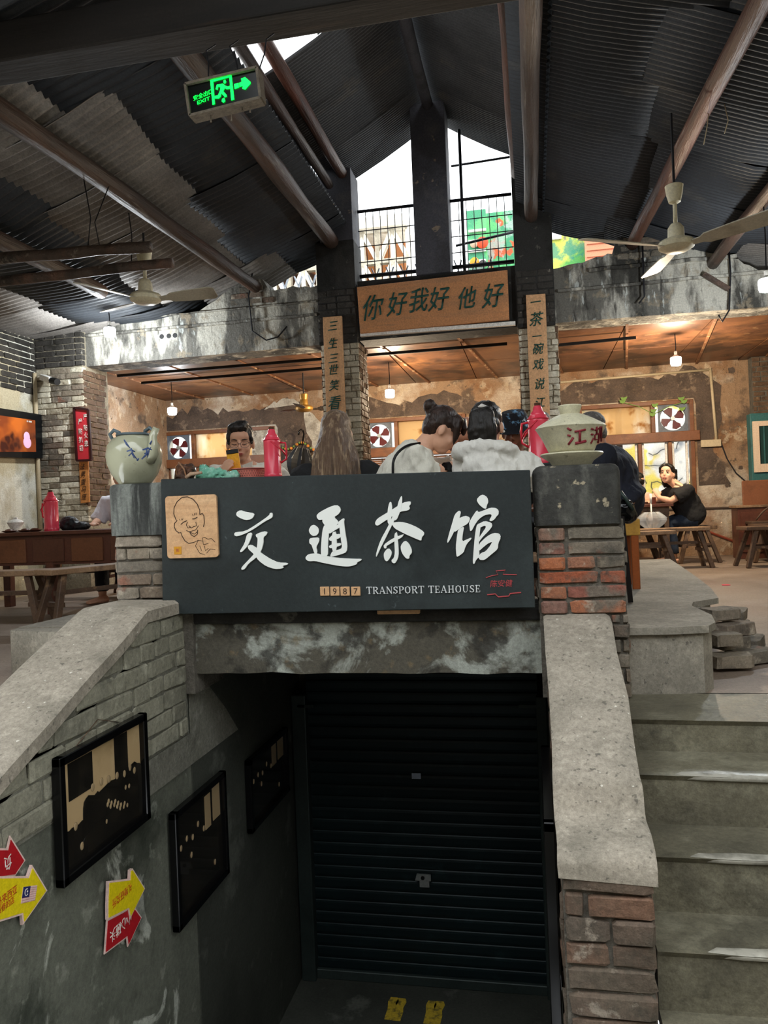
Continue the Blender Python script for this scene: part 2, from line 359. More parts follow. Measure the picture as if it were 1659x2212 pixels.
m_breeze = M('breeze_block_cement', '#d3ccbc', .85, layers=[('#a99c86', 3, .5, .7, dict(amt=.6))], bump=[(20, .3)])
m_tile = M('white_tile_building', '#dcdeda', .5)
m_sign = M('black_lacquer_board', '#2c3334', .45, layers=[('#3d4647', 2.2, .48, .7, dict(detail=6, amt=.7)), ('#1a1f20', 3, .55, .7, dict(amt=.6)), ('#7d8a8d', 16, .68, .72, dict(detail=7, amt=.35))], bump=[(60, .06)], k=0.82)
m_ink = M('white_sign_lettering', '#e4e8e4', .55, grain=.001)
m_letter = M('silvered_sign_lettering', '#d5d9da', .45, grain=.001)
m_plaque = M('pale_wood_plaque', '#c9a178', .5, layers=[('#a97d55', 6, .5, .7, dict(stretch=(.25,1,3), amt=.6)), ('#dcb991', 4, .55, .7, dict(stretch=(.25,1,3), amt=.5))])
m_inkline = M('brown_burnt_line', '#3a2a20', .7)
m_gold = M('golden_seal', '#c48a22', .5)
m_sealred = M('red_seal_paint', '#a8474a', .6)
m_board = M('orange_brown_sign_board', '#b07a50', .55, layers=[('#8d6a4e', 4, .5, .68, dict(stretch=(.3,1,2), amt=.7)), ('#6d5a4c', 7, .58, .7, dict(stretch=(.2,1,3), amt=.5)), ('#c58a5c', 3, .55, .7, dict(amt=.5))], bump=[(20, .1)], k=1.3)
m_couplet = M('pale_couplet_board', '#bf946c', .55, layers=[('#a87e5c', 4, .5, .68, dict(stretch=(3,1,.3), amt=.6)), ('#cfa67e', 3, .55, .7, dict(amt=.5))], k=1.25)
m_greenink = M('deep_green_calligraphy', '#16483e', .5)
m_black = M('matte_black', '#0d0d0e', .5)
m_blackgloss = M('glossy_black', '#0a0a0b', .2)
m_green_lit = M('lit_green_sign', (0.0, 0.85, 0.03, 1), .5, emit=1.6)
m_exitface = M('exit_sign_dark_glass', '#0a120f', .25, k=0.5)
m_exitframe = M('dusty_sign_frame', '#6f675a', .7, layers=[('#4b453b', 20, .5, .7, dict(amt=.8))], bump=[(60, .6)])
m_shutter = M('dark_teal_shutter', '#16282b', .42, metal=.3, layers=[('#0e1a1d', 2, .45, .7, dict(amt=.7)), ('#2b4246', 9, .6, .72, dict(amt=.4))], k=0.88)
m_rail = M('grey_shutter_rail', '#4d5a57', .5, metal=.3, layers=[('#33403d', 4, .5, .7, dict(amt=.7))], k=0.45)
m_steelplate = M('bare_steel_plate', '#a7aba9', .35, metal=.6)
m_yellow = M('yellow_sign_vinyl', '#d9c414', .45)
m_redsign = M('red_sign_vinyl', '#a81a22', .45)
m_pink = M('pink_white_sign_edge', '#d9bdb4', .5)
m_navy = M('flag_navy', '#252a5c', .5)
m_orangetxt = M('orange_red_print', '#b8480f', .5)
m_whitetxt = M('white_print', '#ddd8cc', .5)
m_footyellow = M('worn_yellow_floor_paint', '#b59a2c', .7, layers=[('#5d542a', 25, .5, .6, dict(amt=.8))])
m_glazepot = M('celadon_glazed_pottery', '#a9aa92', .18, layers=[('#8d8f78', 6, .5, .7, dict(amt=.6)), ('#6f6d56', 22, .64, .7, dict(amt=.5))], bump=[(14, .12)], spec=.5, coat=.4)
m_potblue = M('cobalt_brushwork', '#2b3f6b', .3, layers=[('#56698f', 30, .5, .65, dict(amt=.6))])
m_potrim = M('blue_grey_glaze_rim', '#56646a', .25)
m_gaiwan = M('cream_painted_gaiwan', '#c3bfa4', .4, layers=[('#8f8a6c', 4, .5, .7, dict(amt=.6)), ('#dad6c0', 6, .55, .7, dict(amt=.5)), ('#6d6650', 24, .66, .7, dict(amt=.6))], bump=[(25, .15)])
m_darkred = M('dark_red_painted_character', '#7c1f2c', .5)
m_thermos = M('coral_red_thermos', '#ee4a60', .25, spec=.5, grain=.001)
m_thermosdk = M('red_thermos_handle', '#dc3448', .3, grain=.001)
m_cork = M('brown_cork', '#5b3d28', .8)
m_tablewood = M('red_brown_table_wood', '#5b3528', .4, layers=[('#3a2019', 4, .45, .65, dict(stretch=(.2,.2,1), amt=.7)), ('#7b4c35', 6, .55, .7, dict(amt=.5))], bump=[(20, .15)])
m_darktable = M('dark_table_wood', '#1f2225', .45, layers=[('#3b3330', 6, .55, .7, dict(amt=.5))])
m_oldwood = M('worn_bench_wood', '#5b4636', .6, layers=[('#352820', 5, .45, .68, dict(stretch=(.3,.3,1), amt=.8)), ('#a48461', 9, .6, .7, dict(amt=.5))], bump=[(25, .35)])
m_benchtop = M('pale_worn_bench_top', '#8f7358', .6, layers=[('#5b4636', 6, .48, .68, dict(amt=.8)), ('#b79b78', 9, .58, .7, dict(amt=.6))], bump=[(25, .3)])
m_frametimber = M('window_timber', '#6f4427', .5, layers=[('#4d2d1a', 6, .48, .68, dict(amt=.7)), ('#9b6a3d', 5, .56, .7, dict(stretch=(.3,1,1), amt=.6))], bump=[(20, .25)])
m_ambertransom = M('amber_grimy_glass', '#c98a3f', .35, layers=[('#f0d6a0', 3.2, .45, .62, dict(detail=8, stretch=(1,1,.35), amt=.95)), ('#8a5320', 5, .54, .66, dict(detail=8, amt=.85)), ('#5a3416', 9, .62, .68, dict(amt=.6))], trans=.0)
m_glass = M('clear_window_glass', (1, 1, 1, 1), .05, trans=1.0)
m_fanred = M('dark_red_fan_blade', '#5b1a1e', .35)
m_fanframe = M('grey_fan_frame', '#5d6570', .5, layers=[('#33383f', 9, .5, .7, dict(amt=.6))])
m_teal = M('teal_painted_wood', '#2f5f60', .55, layers=[('#1f4546', 5, .5, .7, dict(amt=.7))])
m_pipe = M('cream_conduit', '#b8a88a', .5)
m_pipered = M('red_brown_pipe', '#8a4230', .5)
m_wire = M('black_wire', '#15151a', .6)
m_bulbglass_w = M('cool_white_bulb', (.93, .97, 1, 1), .4, emit=9)
m_bulbglass_y = M('warm_white_bulb', (1, .86, .62, 1), .4, emit=9)
m_bulbcap = M('bulb_cap_white', '#d9d7d0', .4)
m_tvframe = M('tv_black_plastic', '#0e1012', .3)
m_redplaque = M('glossy_red_plaque', '#c0303a', .3)
m_orangeplaque = M('orange_wood_strip', '#c07f43', .6, layers=[('#a06a38', 8, .5, .7, dict(amt=.5))])
m_limemortar = M('pale_lime_mortar', '#8d8573', .9, layers=[('#5f584b', 9, .5, .66, dict(detail=8, amt=.8)), ('#bab3a1', 14, .56, .68, dict(detail=8, amt=.6))], bump=[(50, .7)])
# ------------------------------------------------------------------ brick helpers
_bricks = []
def _mk_bricks():
    for k in range(8):
        rnd = random.Random(100+k)
        bm = bmesh.new(); bmesh.ops.create_cube(bm, size=1.0)
        bmesh.ops.bevel(bm, geom=bm.edges[:], offset=.085, segments=1, affect='EDGES', offset_type='OFFSET')
        for v in bm.verts:
            v.co += V((rnd.uniform(-.03, .03), rnd.uniform(-.05, .05), rnd.uniform(-.075, .075)))
        me = bpy.data.meshes.new('brick'); bm.to_mesh(me); bm.free(); _bricks.append(me)
_mk_bricks()
_brick_mats = {}
def brick_mesh(mat):
    key = mat.name
    if key not in _brick_mats:
        L = []
        for b in _bricks:
            c = b.copy(); c.materials.append(mat); L.append(c)
        _brick_mats[key] = L
    return random.choice(_brick_mats[key])
def brick(parent, c, size, mat, rotz=0, name='brick'):
    o = bpy.data.objects.new(name, brick_mesh(mat)); COL.objects.link(o)
    o.parent = parent; o.matrix_parent_inverse = WM(parent).inverted()
    o.location = c; o.scale = size; o.rotation_euler = (random.uniform(-.012, .012), random.uniform(-.012, .012), rotz+random.uniform(-.012, .012))
    return o
def brick_face(parent, org, u, width, z0, z1, ch, bl, mat, depth=.05, proud=.008, gap=.010, clip=None, jitter=.006, skip=0.0, alt=None):
    """courses of bricks on a vertical face: org = lower corner, u = direction along the face, outward normal = u x z"""
    u = V(u).normalized(); n = u.cross(V((0,0,1))); ang = math.atan2(u.y, u.x); org = V(org)
    k = 0; z = z0
    while z + ch*.6 <= z1:
        h = min(ch, z1-z)
        x = -bl*(0.5 if k % 2 else 0.0)+random.uniform(-.02, .02)*bl
        while x < width-1e-3:
            L = bl*random.choice((1, 1, 1, .5, .75)) if bl > .15 else bl*random.uniform(.85, 1.1)
            a = max(0, x); b = min(width, x+L)
            x += L
            if b-a < bl*.18: continue
            if clip is not None:
                r = clip((a+b)/2, z+h/2, a, b)
                if not r: continue
                if isinstance(r, tuple): a, b = r
                if b-a < .02: continue
            if random.random() < skip: continue
            pr = proud+random.uniform(-jitter, jitter)
            c = org+u*((a+b)/2)+n*(pr-depth/2)+V((0, 0, z-org.z*0+h/2))
            c.z = z+h/2
            mm = alt[0] if alt and random.random() < alt[1] else mat
            brick(parent, c, (max(.01, b-a-gap), depth, h-gap), mm, ang)
        z += ch; k += 1

# ------------------------------------------------------------------ floors, platform, stairs
X_WL = -5.2; Y_BACK = 10.4; Z_CEIL = 2.46
fl = MB()
fl.box((X_WL-.2, 3.02, -.15), (-1.75, Y_BACK+.2, 0)); fl.box((X_WL-.2, -4.5, -.15), (-3.2, 3.02, 0)); fl.box((-1.75, 4.6, -.15), (.3, Y_BACK+.2, 0)); fl.box((.3, 3.02, -.15), (5.0, Y_BACK+.2, 0))
struct('floor', fl, m_floor)
# raised platform over the cellar passage (its front right end is the low broken wall)
pf = MB()
pf.box((-2.46, 3.3, .02), (-1.7, 3.75, .235)); pf.box((-2.46, 3.75, .09), (-1.7, 6.5, .13)); pf.box((-1.72, 3.05, .09), (.33, 3.3, .245)); pf.box((-1.72, 3.3, .09), (.33, 6.5, .13))
def poly_slab(mb, poly, z0, z1): mb.prism(poly, (1,0,0), (0,1,0), (0,0,z0), (0,0,z1-z0))
poly_slab(pf, [(.32, 2.98), (.5, 2.99), (.62, 3.02), (.66, 3.1), (.69, 3.3), (.67, 3.6), (.70, 3.72), (.84, 3.86), (.90, 4.3), (.95, 4.9), (1.0, 5.6), (1.06, 6.5), (.32, 6.5)], .225, .252)
poly_slab(pf, [(.33, 3.0), (.5, 3.01), (.60, 3.03), (.645, 3.1), (.66, 3.6), (.32, 3.6)], 0, .226)
poly_slab(pf, [(.33, 3.6), (.66, 3.6), (.80, 3.85), (.86, 4.3), (.9, 4.9), (.95, 5.6), (1.0, 6.5), (.33, 6.5)], 0, .226)
plat = struct('floor_platform', pf, m_concrete)
# loose bricks breaking out of the platform edge
for i, (px_, y_, z_, sx, sy, r) in enumerate([(.80, 3.66, .205, .15, .10, .5), (.84, 3.62, .145, .17, .11, .62), (.82, 3.6, .09, .16, .11, .55), (.90, 3.58, .035, .2, .12, .6), (.78, 3.5, .12, .12, .1, .3), (.93, 3.95, .16, .18, .1, 1.2), (.95, 4.0, .09, .2, .1, 1.25), (.98, 3.93, .03, .22, .12, 1.2), (.78, 3.45, .04, .16, .12, .3)]):
    brick(plat, (px_, y_, z_), (sx, sy, .055), m_greybrick, r)
# right stairs going down towards the viewer
ST = [(2.65, 0.0), (2.42, -.105), (2.21, -.255), (2.02, -.41), (1.82, -.565), (1.62, -.72), (1.40, -.875)]
fr = MB(); fr.box((-3.2, -1.5, -1.05), (-1.72, 1.40, -.9)); fr.box((-1.72, -1.5, -1.05), (.03, 0.9, -.9)); fr.box((.03, -1.5, -1.05), (4.5, 1.40, -.9))
struct('floor_landing', fr, m_step)
stairs = bpy.data.objects.new('stairs', None); COL.objects.link(stairs); stairs.location = (1.2, 1.4, -.9); stairs['kind'] = 'structure'
for i in range(len(ST)-1):
    y1, z1 = ST[i]; y0, z0 = ST[i+1]
    s = MB(); rnd = random.Random(i)
    # step block with a worn, wavy front edge
    n = 18; xs = [.262+(4.3-.262)*k/n for k in range(n+1)]
    top = []; bot = []
    yb = ST[i-1][0]+.02 if i else y1+.38
    for x in xs:
        w_ = .012*mnoise.noise(V((x*2.3, i*3.1, 0)))+(.02 if x < .45 and i else 0)*mnoise.noise(V((x*9, i, 2)))
        top.append((x, y1+w_, z1)); bot.append((x, y1+w_*.4+.012, z0-.04))
    vs = top + [(x, y1+.012+w2, z1-.018) for (x, w2) in [(t[0], t[1]-y1) for t in top]] + bot + [(x, yb, z1) for x in xs]
    m_ = n+1; fs = []
    for k in range(n):
        fs += [(3*m_+k, k, k+1, 3*m_+k+1), (k, m_+k, m_+k+1, k+1), (m_+k, 2*m_+k, 2*m_+k+1, m_+k+1)]
    fs = [f[::-1] for f in fs]
    vs += [(x, yb, z0-.04) for x in xs]
    for k in range(n): fs += [(3*m_+k, 3*m_+k+1, 4*m_+k+1, 4*m_+k)[::-1], (2*m_+k, 4*m_+k, 4*m_+k+1, 2*m_+k+1)]
    fs += [(0, 3*m_, 4*m_, 2*m_, m_), (n, m_+n, 2*m_+n, 4*m_+n, 3*m_+n)]
    s.add(vs, fs)
    st = obj('step', s, m_step, stairs, smooth=False)
    bmx = bmesh.new(); bmx.from_mesh(st.data); bmesh.ops.recalc_face_normals(bmx, faces=bmx.faces[:]); bmx.to_mesh(st.data); bmx.free()
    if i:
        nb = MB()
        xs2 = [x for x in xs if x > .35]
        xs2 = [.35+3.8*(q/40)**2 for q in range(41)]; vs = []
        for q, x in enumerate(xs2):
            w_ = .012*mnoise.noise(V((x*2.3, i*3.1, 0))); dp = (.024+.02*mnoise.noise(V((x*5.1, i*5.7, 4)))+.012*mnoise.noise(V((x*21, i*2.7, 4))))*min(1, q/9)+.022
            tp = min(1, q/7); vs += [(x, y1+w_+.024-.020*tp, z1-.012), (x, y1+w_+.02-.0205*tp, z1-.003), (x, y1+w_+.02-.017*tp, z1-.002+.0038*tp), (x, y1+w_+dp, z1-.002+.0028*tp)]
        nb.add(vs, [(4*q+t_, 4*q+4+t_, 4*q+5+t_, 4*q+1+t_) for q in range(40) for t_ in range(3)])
        obj('step_edge', nb, m_stepnose, st, smooth=True)  # light strip painting the sheen on the worn edge, tapering in
# cellar stair floor and pit
pt = MB(); pt.box((-1.6, 2.6, -2.15), (.2, 5.2, -2.0))
for k in range(6): pt.box((-1.46, .9+k*.28, -2.1), (.03, .9+(k+1)*.28+.01, -.9-.175*(k+1)))
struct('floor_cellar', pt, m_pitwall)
for k, (px_, py_) in enumerate([(845, 2172), (862, 2174), (928, 2180), (946, 2181)]):
    c = aZ(px_, py_+8, -2.0); c.z = -1.9995
    f = MB()
    f.prism([(-.022, -.09), (.022, -.09), (.026, -.02), (.02, .02), (.03, .07), (.02, .1), (-.02, .1), (-.028, .06), (-.02, .0)], (1,0,0), (0,1,0), c, (0,0,.002))
    tag(obj('floor_marking', f, m_footyellow), ['leftmost worn yellow footprint painted before the shutter', 'second worn yellow footprint from the left on the cellar floor', 'third worn yellow footprint from the left on the cellar floor', 'rightmost worn yellow footprint painted before the shutter'][k], 'floor marking', 'yellow footprints')

# ------------------------------------------------------------------ stairwell: left parapet
def zc(y):   # coping line of the left parapet
    return .395 if y > 2.66 else .395-.40*(2.66-y)
XL = -1.44
lw = MB()
ys = [-.5, 2.66, 3.0]
prof = [(-.5, zc(-.5)-.05), (2.66, .345), (3.1, .345), (3.1, -2.0), (-.5, -2.0)]
lw.prism(prof, (0,1,0), (0,0,1), (XL-.01, 0, 0), (-.27, 0, 0))
wl = struct('wall_left_stair', lw, m_stairwall)
lm = MB(); lm.prism([(1.2, -.17), (2.98, -.17), (2.98, .34), (2.66, .34), (1.2, zc(1.2)-.055)], (0,1,0), (0,0,1), (XL-.03, 0, 0), (.024, 0, 0))
obj('mortar_bed', lm, m_paintmortar, wl)
cp = MB()
for (ya, yb) in ((-.5, 2.66), (2.66, 2.93)):
    n = 14 if ya < 0 else 2
    for k in range(1): pass
pts = [-.5+3.16*k/16 for k in range(17)]+[2.8, 2.93]
vs = []
for y in pts:
    j = .012*mnoise.noise(V((y*5, 1.3, 0))); j2 = .010*mnoise.noise(V((y*4, 7.3, 0)))
    vs += [(XL+.012+j, y, zc(y)-.055), (XL+.012+j, y, zc(y)-.012), (XL-.004+j, y, zc(y)), (-1.70+j2, y, zc(y)+.004), (-1.725+j2, y, zc(y)-.012), (-1.725+j2, y, zc(y)-.06)]
fs = []
for k in range(len(pts)-1):
    for q in range(5): fs.append((k*6+q, k*6+q+1, (k+1)*6+q+1, (k+1)*6+q)[::-1])
    fs.append((k*6+5, k*6, (k+1)*6, (k+1)*6+5)[::-1])
fs += [tuple(range(6)), tuple(range((len(pts)-1)*6, len(pts)*6))[::-1]]
cp.add(vs, fs); obj('coping', cp, m_coping, wl, smooth='auto')
def clipL(xc, z, a, b):
    # face runs along +Y from y=1.25 ; keep bricks below the coping
    y0 = 1.25
    lim = 2.66-(.395-(z+.045))/.40 if z > -.3 else 0
    need = lim
    aa = max(a, need-y0)
    if aa >= b-.03: return False
    return (aa, b)
brick_face(wl, (XL, 1.25, -.17), (0,1,0), 1.72, -.165, .335, .0715, .235, m_paintbrick, depth=.05, proud=.002, gap=.007, clip=clipL, jitter=.003)
# outer stub wall left of the stairwell
sb = MB()
prof = [(-1.70, 3.05), (-2.47, 3.25), (-2.5, 3.5), (-1.70, 3.5)]
sb.prism(prof, (1,0,0), (0,1,0), (0,0,-.3), (0,0,.53))
struct('wall_left_stub', sb, m_concrete, bevel=.008)
# ------------------------------------------------------------------ right parapet
rp = MB()
RP = [(2.95, .28), (2.9, .285), (2.19, -.085), (2.17, -.16), (2.02, -.19), (1.995, -.20), (1.97, -2.0), (2.95, -2.0)]
rp.prism(RP, (0,1,0), (0,0,1), (.035, 0, 0), (.215, 0, 0))
rw = struct('wall_right_stair', rp, m_mortar)
# sloped coping with soft edges
pts = [(2.945, .312), (2.86, .300), (2.7, .222), (2.5, .122), (2.3, .024), (2.20, -.026), (2.178, -.038), (2.168, -.055), (2.158, -.108), (2.145, -.124), (2.09, -.136), (2.03, -.150), (1.99, -.160), (1.975, -.178)]
vs = []
for (y, z) in pts:
    j = .007*mnoise.noise(V((y*6, 3.3, 0))); j2 = .010*mnoise.noise(V((y*7, 9.3, 0)))
    vs += [(.024+j, y, z-.04), (.022+j, y, z-.008), (.034+j, y, z), (.245+j2, y, z+.002), (.262+j2, y, z-.01), (.262+j2, y, z-.05)]
fs = []
for k in range(len(pts)-1):
    for q in range(5): fs.append((k*6+q, k*6+q+1, (k+1)*6+q+1, (k+1)*6+q))
    fs.append((k*6+5, k*6, (k+1)*6, (k+1)*6+5))
fs += [tuple(range(6))[::-1], tuple(range((len(pts)-1)*6, len(pts)*6))]
cq = MB(); cq.add(vs, fs); obj('coping', cq, m_coping, rw, smooth='auto')
brick_face(rw, (.035, 1.985, -.98), (1,0,0), .225, -1.0, -.178, .062, .225, m_brickface, depth=.06, proud=.008, gap=.009, jitter=.008)
def clipR(xc, z, a, b):
    y = 2.95-xc
    top = .30 if y > 2.9 else (-.05+(y-2.17)*.493 if y > 2.17 else -.17)
    return z < top-.10
brick_face(rw, (.035, 2.95, -.9), (0,-1,0), .95, -.9, .28, .062, .2, m_brickface, depth=.05, proud=.004, gap=.009, clip=clipR)
brick_face(rw, (.25, 2.0, -.9), (0,1,0), .95, -.9, .28, .062, .2, m_brickface, depth=.04, proud=.002, gap=.009, clip=lambda xc, z, a, b: z < ((-.05+(2.0+xc-2.17)*.493) if xc > .26 else -.17)-.12)
# ------------------------------------------------------------------ gate posts
def rounded_cap(x0, x1, y0, y1, z0, z1, r=.03):
    bm = bmesh.new(); bmesh.ops.create_cube(bm, size=1)
    for v in bm.verts: v.co = V((x0+(x1-x0)*(v.co.x+.5), y0+(y1-y0)*(v.co.y+.5), z0+(z1-z0)*(v.co.z+.5)))
    es = [e for e in bm.edges if (e.verts[0].co.z > z0+1e-4 or e.verts[1].co.z > z0+1e-4)]
    bmesh.ops.bevel(bm, geom=es, offset=r, segments=3, affect='EDGES', profile=.5)
    bmesh.ops.subdivide_edges(bm, edges=bm.edges[:], cuts=1)
    for v in bm.verts: v.co += V((1,1,1))*(.004*mnoise.noise(v.co*14))
    me = bpy.data.meshes.new('cap'); bm.to_mesh(me); bm.free(); return me
gp = MB(); gp.box((.008, 2.945, 0), (.322, 3.24, .66))
post_r = struct('pillar_right', gp, m_mortar)
obj('cement_cap', rounded_cap(.0, .318, 2.925, 3.25, .645, .868), m_cap, post_r, smooth='auto')
brick_face(post_r, (.008, 2.945, 0), (1,0,0), .318, .312, .64, .0545, .215, m_brick, depth=.06, proud=.012, gap=.011, jitter=.006, alt=(m_greybrick, .25))
brick_face(post_r, (.262, 2.945, 0), (1,0,0), .068, .0, .312, .055, .09, m_greybrick, depth=.06, proud=.012, gap=.009, jitter=.006)
brick_face(post_r, (.322, 2.945, 0), (0,1,0), .295, .0, .64, .0545, .2, m_greybrick, depth=.05, proud=.006, gap=.009)
brick_face(post_r, (.008, 3.24, 0), (0,-1,0), .295, .312, .64, .0545, .2, m_greybrick, depth=.05, proud=.004, gap=.009)
gp = MB(); gp.box((-1.732, 2.965, .0), (-1.40, 3.26, .70))
post_l = struct('pillar_left', gp, m_mortar)
obj('cement_cap', rounded_cap(-1.745, -1.36, 2.94, 3.28, .665, .882, .022), m_capL, post_l, smooth='auto')
brick_face(post_l, (-1.732, 2.965, 0), (1,0,0), .335, .395, .665, .0545, .215, m_greybrick, depth=.06, proud=.012, gap=.008, jitter=.006, alt=(m_brick, .12))
brick_face(post_l, (-1.732, 3.26, 0), (0,-1,0), .295, .395, .665, .0545, .2, m_greybrick, depth=.05, proud=.008, gap=.008, alt=(m_brick, .35))
# lintel over the cellar passage
ln = MB()
N = 24; vs = []
for k in range(N+1):
    x = -1.45+1.5*k/N
    b = .082+.008*mnoise.noise(V((x*7, 0, 5)))
    vs += [(x, 2.985+.006*mnoise.noise(V((x*9, 2, 0))), b), (x, 2.99+.008*mnoise.noise(V((x*6, 5, 0))), .20), (x, 2.995, .31), (x, 3.3, .31), (x, 3.3, .09)]
fs = []
for k in range(N):
    for q in range(5): fs.append((k*5+q, (k+1)*5+q, (k+1)*5+(q+1) % 5, k*5+(q+1) % 5))
fs += [tuple(range(5)), tuple(range(N*5, N*5+5))[::-1]]
ln.add(vs, fs); lint = struct('lintel_beam', ln, m_lintel)
lb = MB(); lb.box((-1.42, 2.975, .285), (.03, 3.25, .335))
obj('lintel_ledge', lb, m_sootbeam, lint, bevel=.01)
lb = MB(); lb.box((-.62, 2.962, .318), (-.45, 2.99, .348)); obj('ledge_tile', lb, m_plaque, lint, bevel=.003)
# passage side walls and roof
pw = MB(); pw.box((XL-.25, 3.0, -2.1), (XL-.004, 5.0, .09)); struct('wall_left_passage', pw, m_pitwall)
# paler wedge painting the light up to the lintel's diagonal shadow edge
dd = MB(); dd.prism([(2.99, .07), (3.08, .07), (3.36, -.16), (3.50, -.30), (2.62, -.30), (2.62, -.17), (2.99, -.17)], (0,1,0), (0,0,1), (XL-.003, 0, 0), (.004, 0, 0))
obj('lit_wedge', dd, m_paintmortar, wl)
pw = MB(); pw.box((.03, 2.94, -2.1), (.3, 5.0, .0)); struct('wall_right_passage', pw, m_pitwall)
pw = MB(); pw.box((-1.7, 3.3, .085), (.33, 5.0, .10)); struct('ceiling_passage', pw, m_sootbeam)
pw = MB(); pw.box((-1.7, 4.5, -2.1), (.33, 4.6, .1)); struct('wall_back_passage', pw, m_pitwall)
# ------------------------------------------------------------------ roller shutter
sh = bpy.data.objects.new('door_1', None); COL.objects.link(sh); sh.location = (-.68, 4.36, -2.0); sh['kind'] = 'structure'; sh['label'] = 'closed dark teal roller shutter at the end of the cellar passage'
sl = MB()
z = 0; h = .068; prof = [(0, 0), (.003, .006), (.0055, .018), (.0055, .05), (.003, .061), (0, .066)]
vs = []
for (d, zz) in prof: vs += [(-1.36, -d, zz), (-.02, -d, zz)]
sl.add(vs, [(2*k, 2*k+1, 2*k+3, 2*k+2) for k in range(len(prof)-1)])
sl.add([(-1.36, .004, 0), (-.02, .004, 0), (-.02, .004, .066), (-1.36, .004, .066)], [(3, 2, 1, 0)])
me = sl.mesh('slat'); me.materials.append(m_shutter)
nsl = 26
for k in range(nsl):
    o = bpy.data.objects.new('slat', me); COL.objects.link(o); o.parent = sh; o.matrix_parent_inverse = WM(sh).inverted(); o.location = (0, 4.36, -1.95+k*h)
b = MB(); b.box((-1.37, 4.335, -2.0), (-.01, 4.375, -1.945)); obj('bottom_rail', b, m_rail, sh, bevel=.004)
b = MB(); b.box((-1.435, 4.30, -2.0), (-1.35, 4.40, -.33)); obj('guide_rail', b, m_rail, sh, bevel=.006)
b = MB(); b.box((-.03, 4.30, -2.0), (.03, 4.40, -.33)); obj('guide_rail', b, m_rail, sh, bevel=.006)
b = MB(); b.box((-1.40, 4.28, -.20), (.03, 4.45, .085)); obj('shutter_box', b, m_blackgloss, sh, bevel=.006)
c = aY(899, 1677, 4.335); b = MB(); b.box((c.x-.026, 4.337, c.z-.016), (c.x+.026, 4.342, c.z+.016)); obj('sticker', b, M('blue_white_sticker', '#aebcd0', .5), sh)
c = aY(914, 1898, 4.335); b = MB(); b.prism([(-.045, -.018), (.045, -.018), (.045, .018), (-.035, .018)], (1,0,0), (0,0,1), (c.x, 4.336, c.z+.01), (0, -.012, 0)); b.box((c.x-.02, 4.326, c.z-.045), (c.x+.035, 4.335, c.z-.01)); lk = obj('lock_plate', b, m_steelplate, sh)
b = MB(); b.tube([(c.x, 4.325, c.z+.01), (c.x, 4.318, c.z+.01)], .011, 12); obj('keyhole', b, m_black, lk)
for px_ in (660, 1140):
    c = aY(px_, 1525, 4.31); b = MB(); b.box((c.x-.05, 4.30, c.z-.008), (c.x+.05, 4.312, c.z+.008)); obj('bracket', b, m_rail, sh)
# ------------------------------------------------------------------ hall walls
YG = 7.5   # front face of the gable beam
b = MB(); b.box((X_WL-.25, -5.4, -1.1), (X_WL, Y_BACK+.2, 3.0)); wall_left = struct('wall_left', b, m_wallleft)
m_sootwall = M('sooty_wall_brick', '#35322d', .85, rnd=.25, layers=[('#1f1d1a', 6, .48, .64, dict(detail=8, amt=.85)), ('#77716a', 15, .63, .69, dict(amt=.7))], bump=[(40, .6)])
# brick upper band of the left wall
def clipU(xc, z, a, b): return True
brick_face(wall_left, (X_WL, 5.9, 2.05), (0,1,0), 1.6, 2.12, 2.72, .0625, .24, m_sootwall, depth=.05, proud=.01, gap=.010)
b = MB(); b.box((4.6, -5.4, -1.1), (4.8, Y_BACK+.2, 2.9)); struct('wall_right', b, m_wallleft)
# unseen facade added across the open forecourt to cut low-angle sky light
b = MB(); b.box((X_WL-.25, -4.7, -1.1), (4.8, -4.5, 5.4)); struct('wall_front_blocker', b, m_wallpatch)
b = MB(); b.box((X_WL, -4.6, -1.1), (4.7, -1.4, -.9)); struct('floor_forecourt', b, m_step)
# back wall with three window openings
WIN = [(-5.28, -3.55), (-2.30, -.85), (.62, 2.05)]; WZ0 = .70; WZ1 = 2.0
b = MB()
xs = [X_WL-.6] + [x for w_ in WIN for x in w_] + [4.8]
for i in range(0, len(xs), 2): b.box((xs[i], Y_BACK, -.1), (xs[i+1], Y_BACK+.22, 2.6))
for (x0, x1) in WIN:
    b.box((x0, Y_BACK, -.1), (x1, Y_BACK+.22, WZ0)); b.box((x0, Y_BACK, WZ1), (x1, Y_BACK+.22, 2.6))
wall_back = struct('wall_back', b, m_wallback)
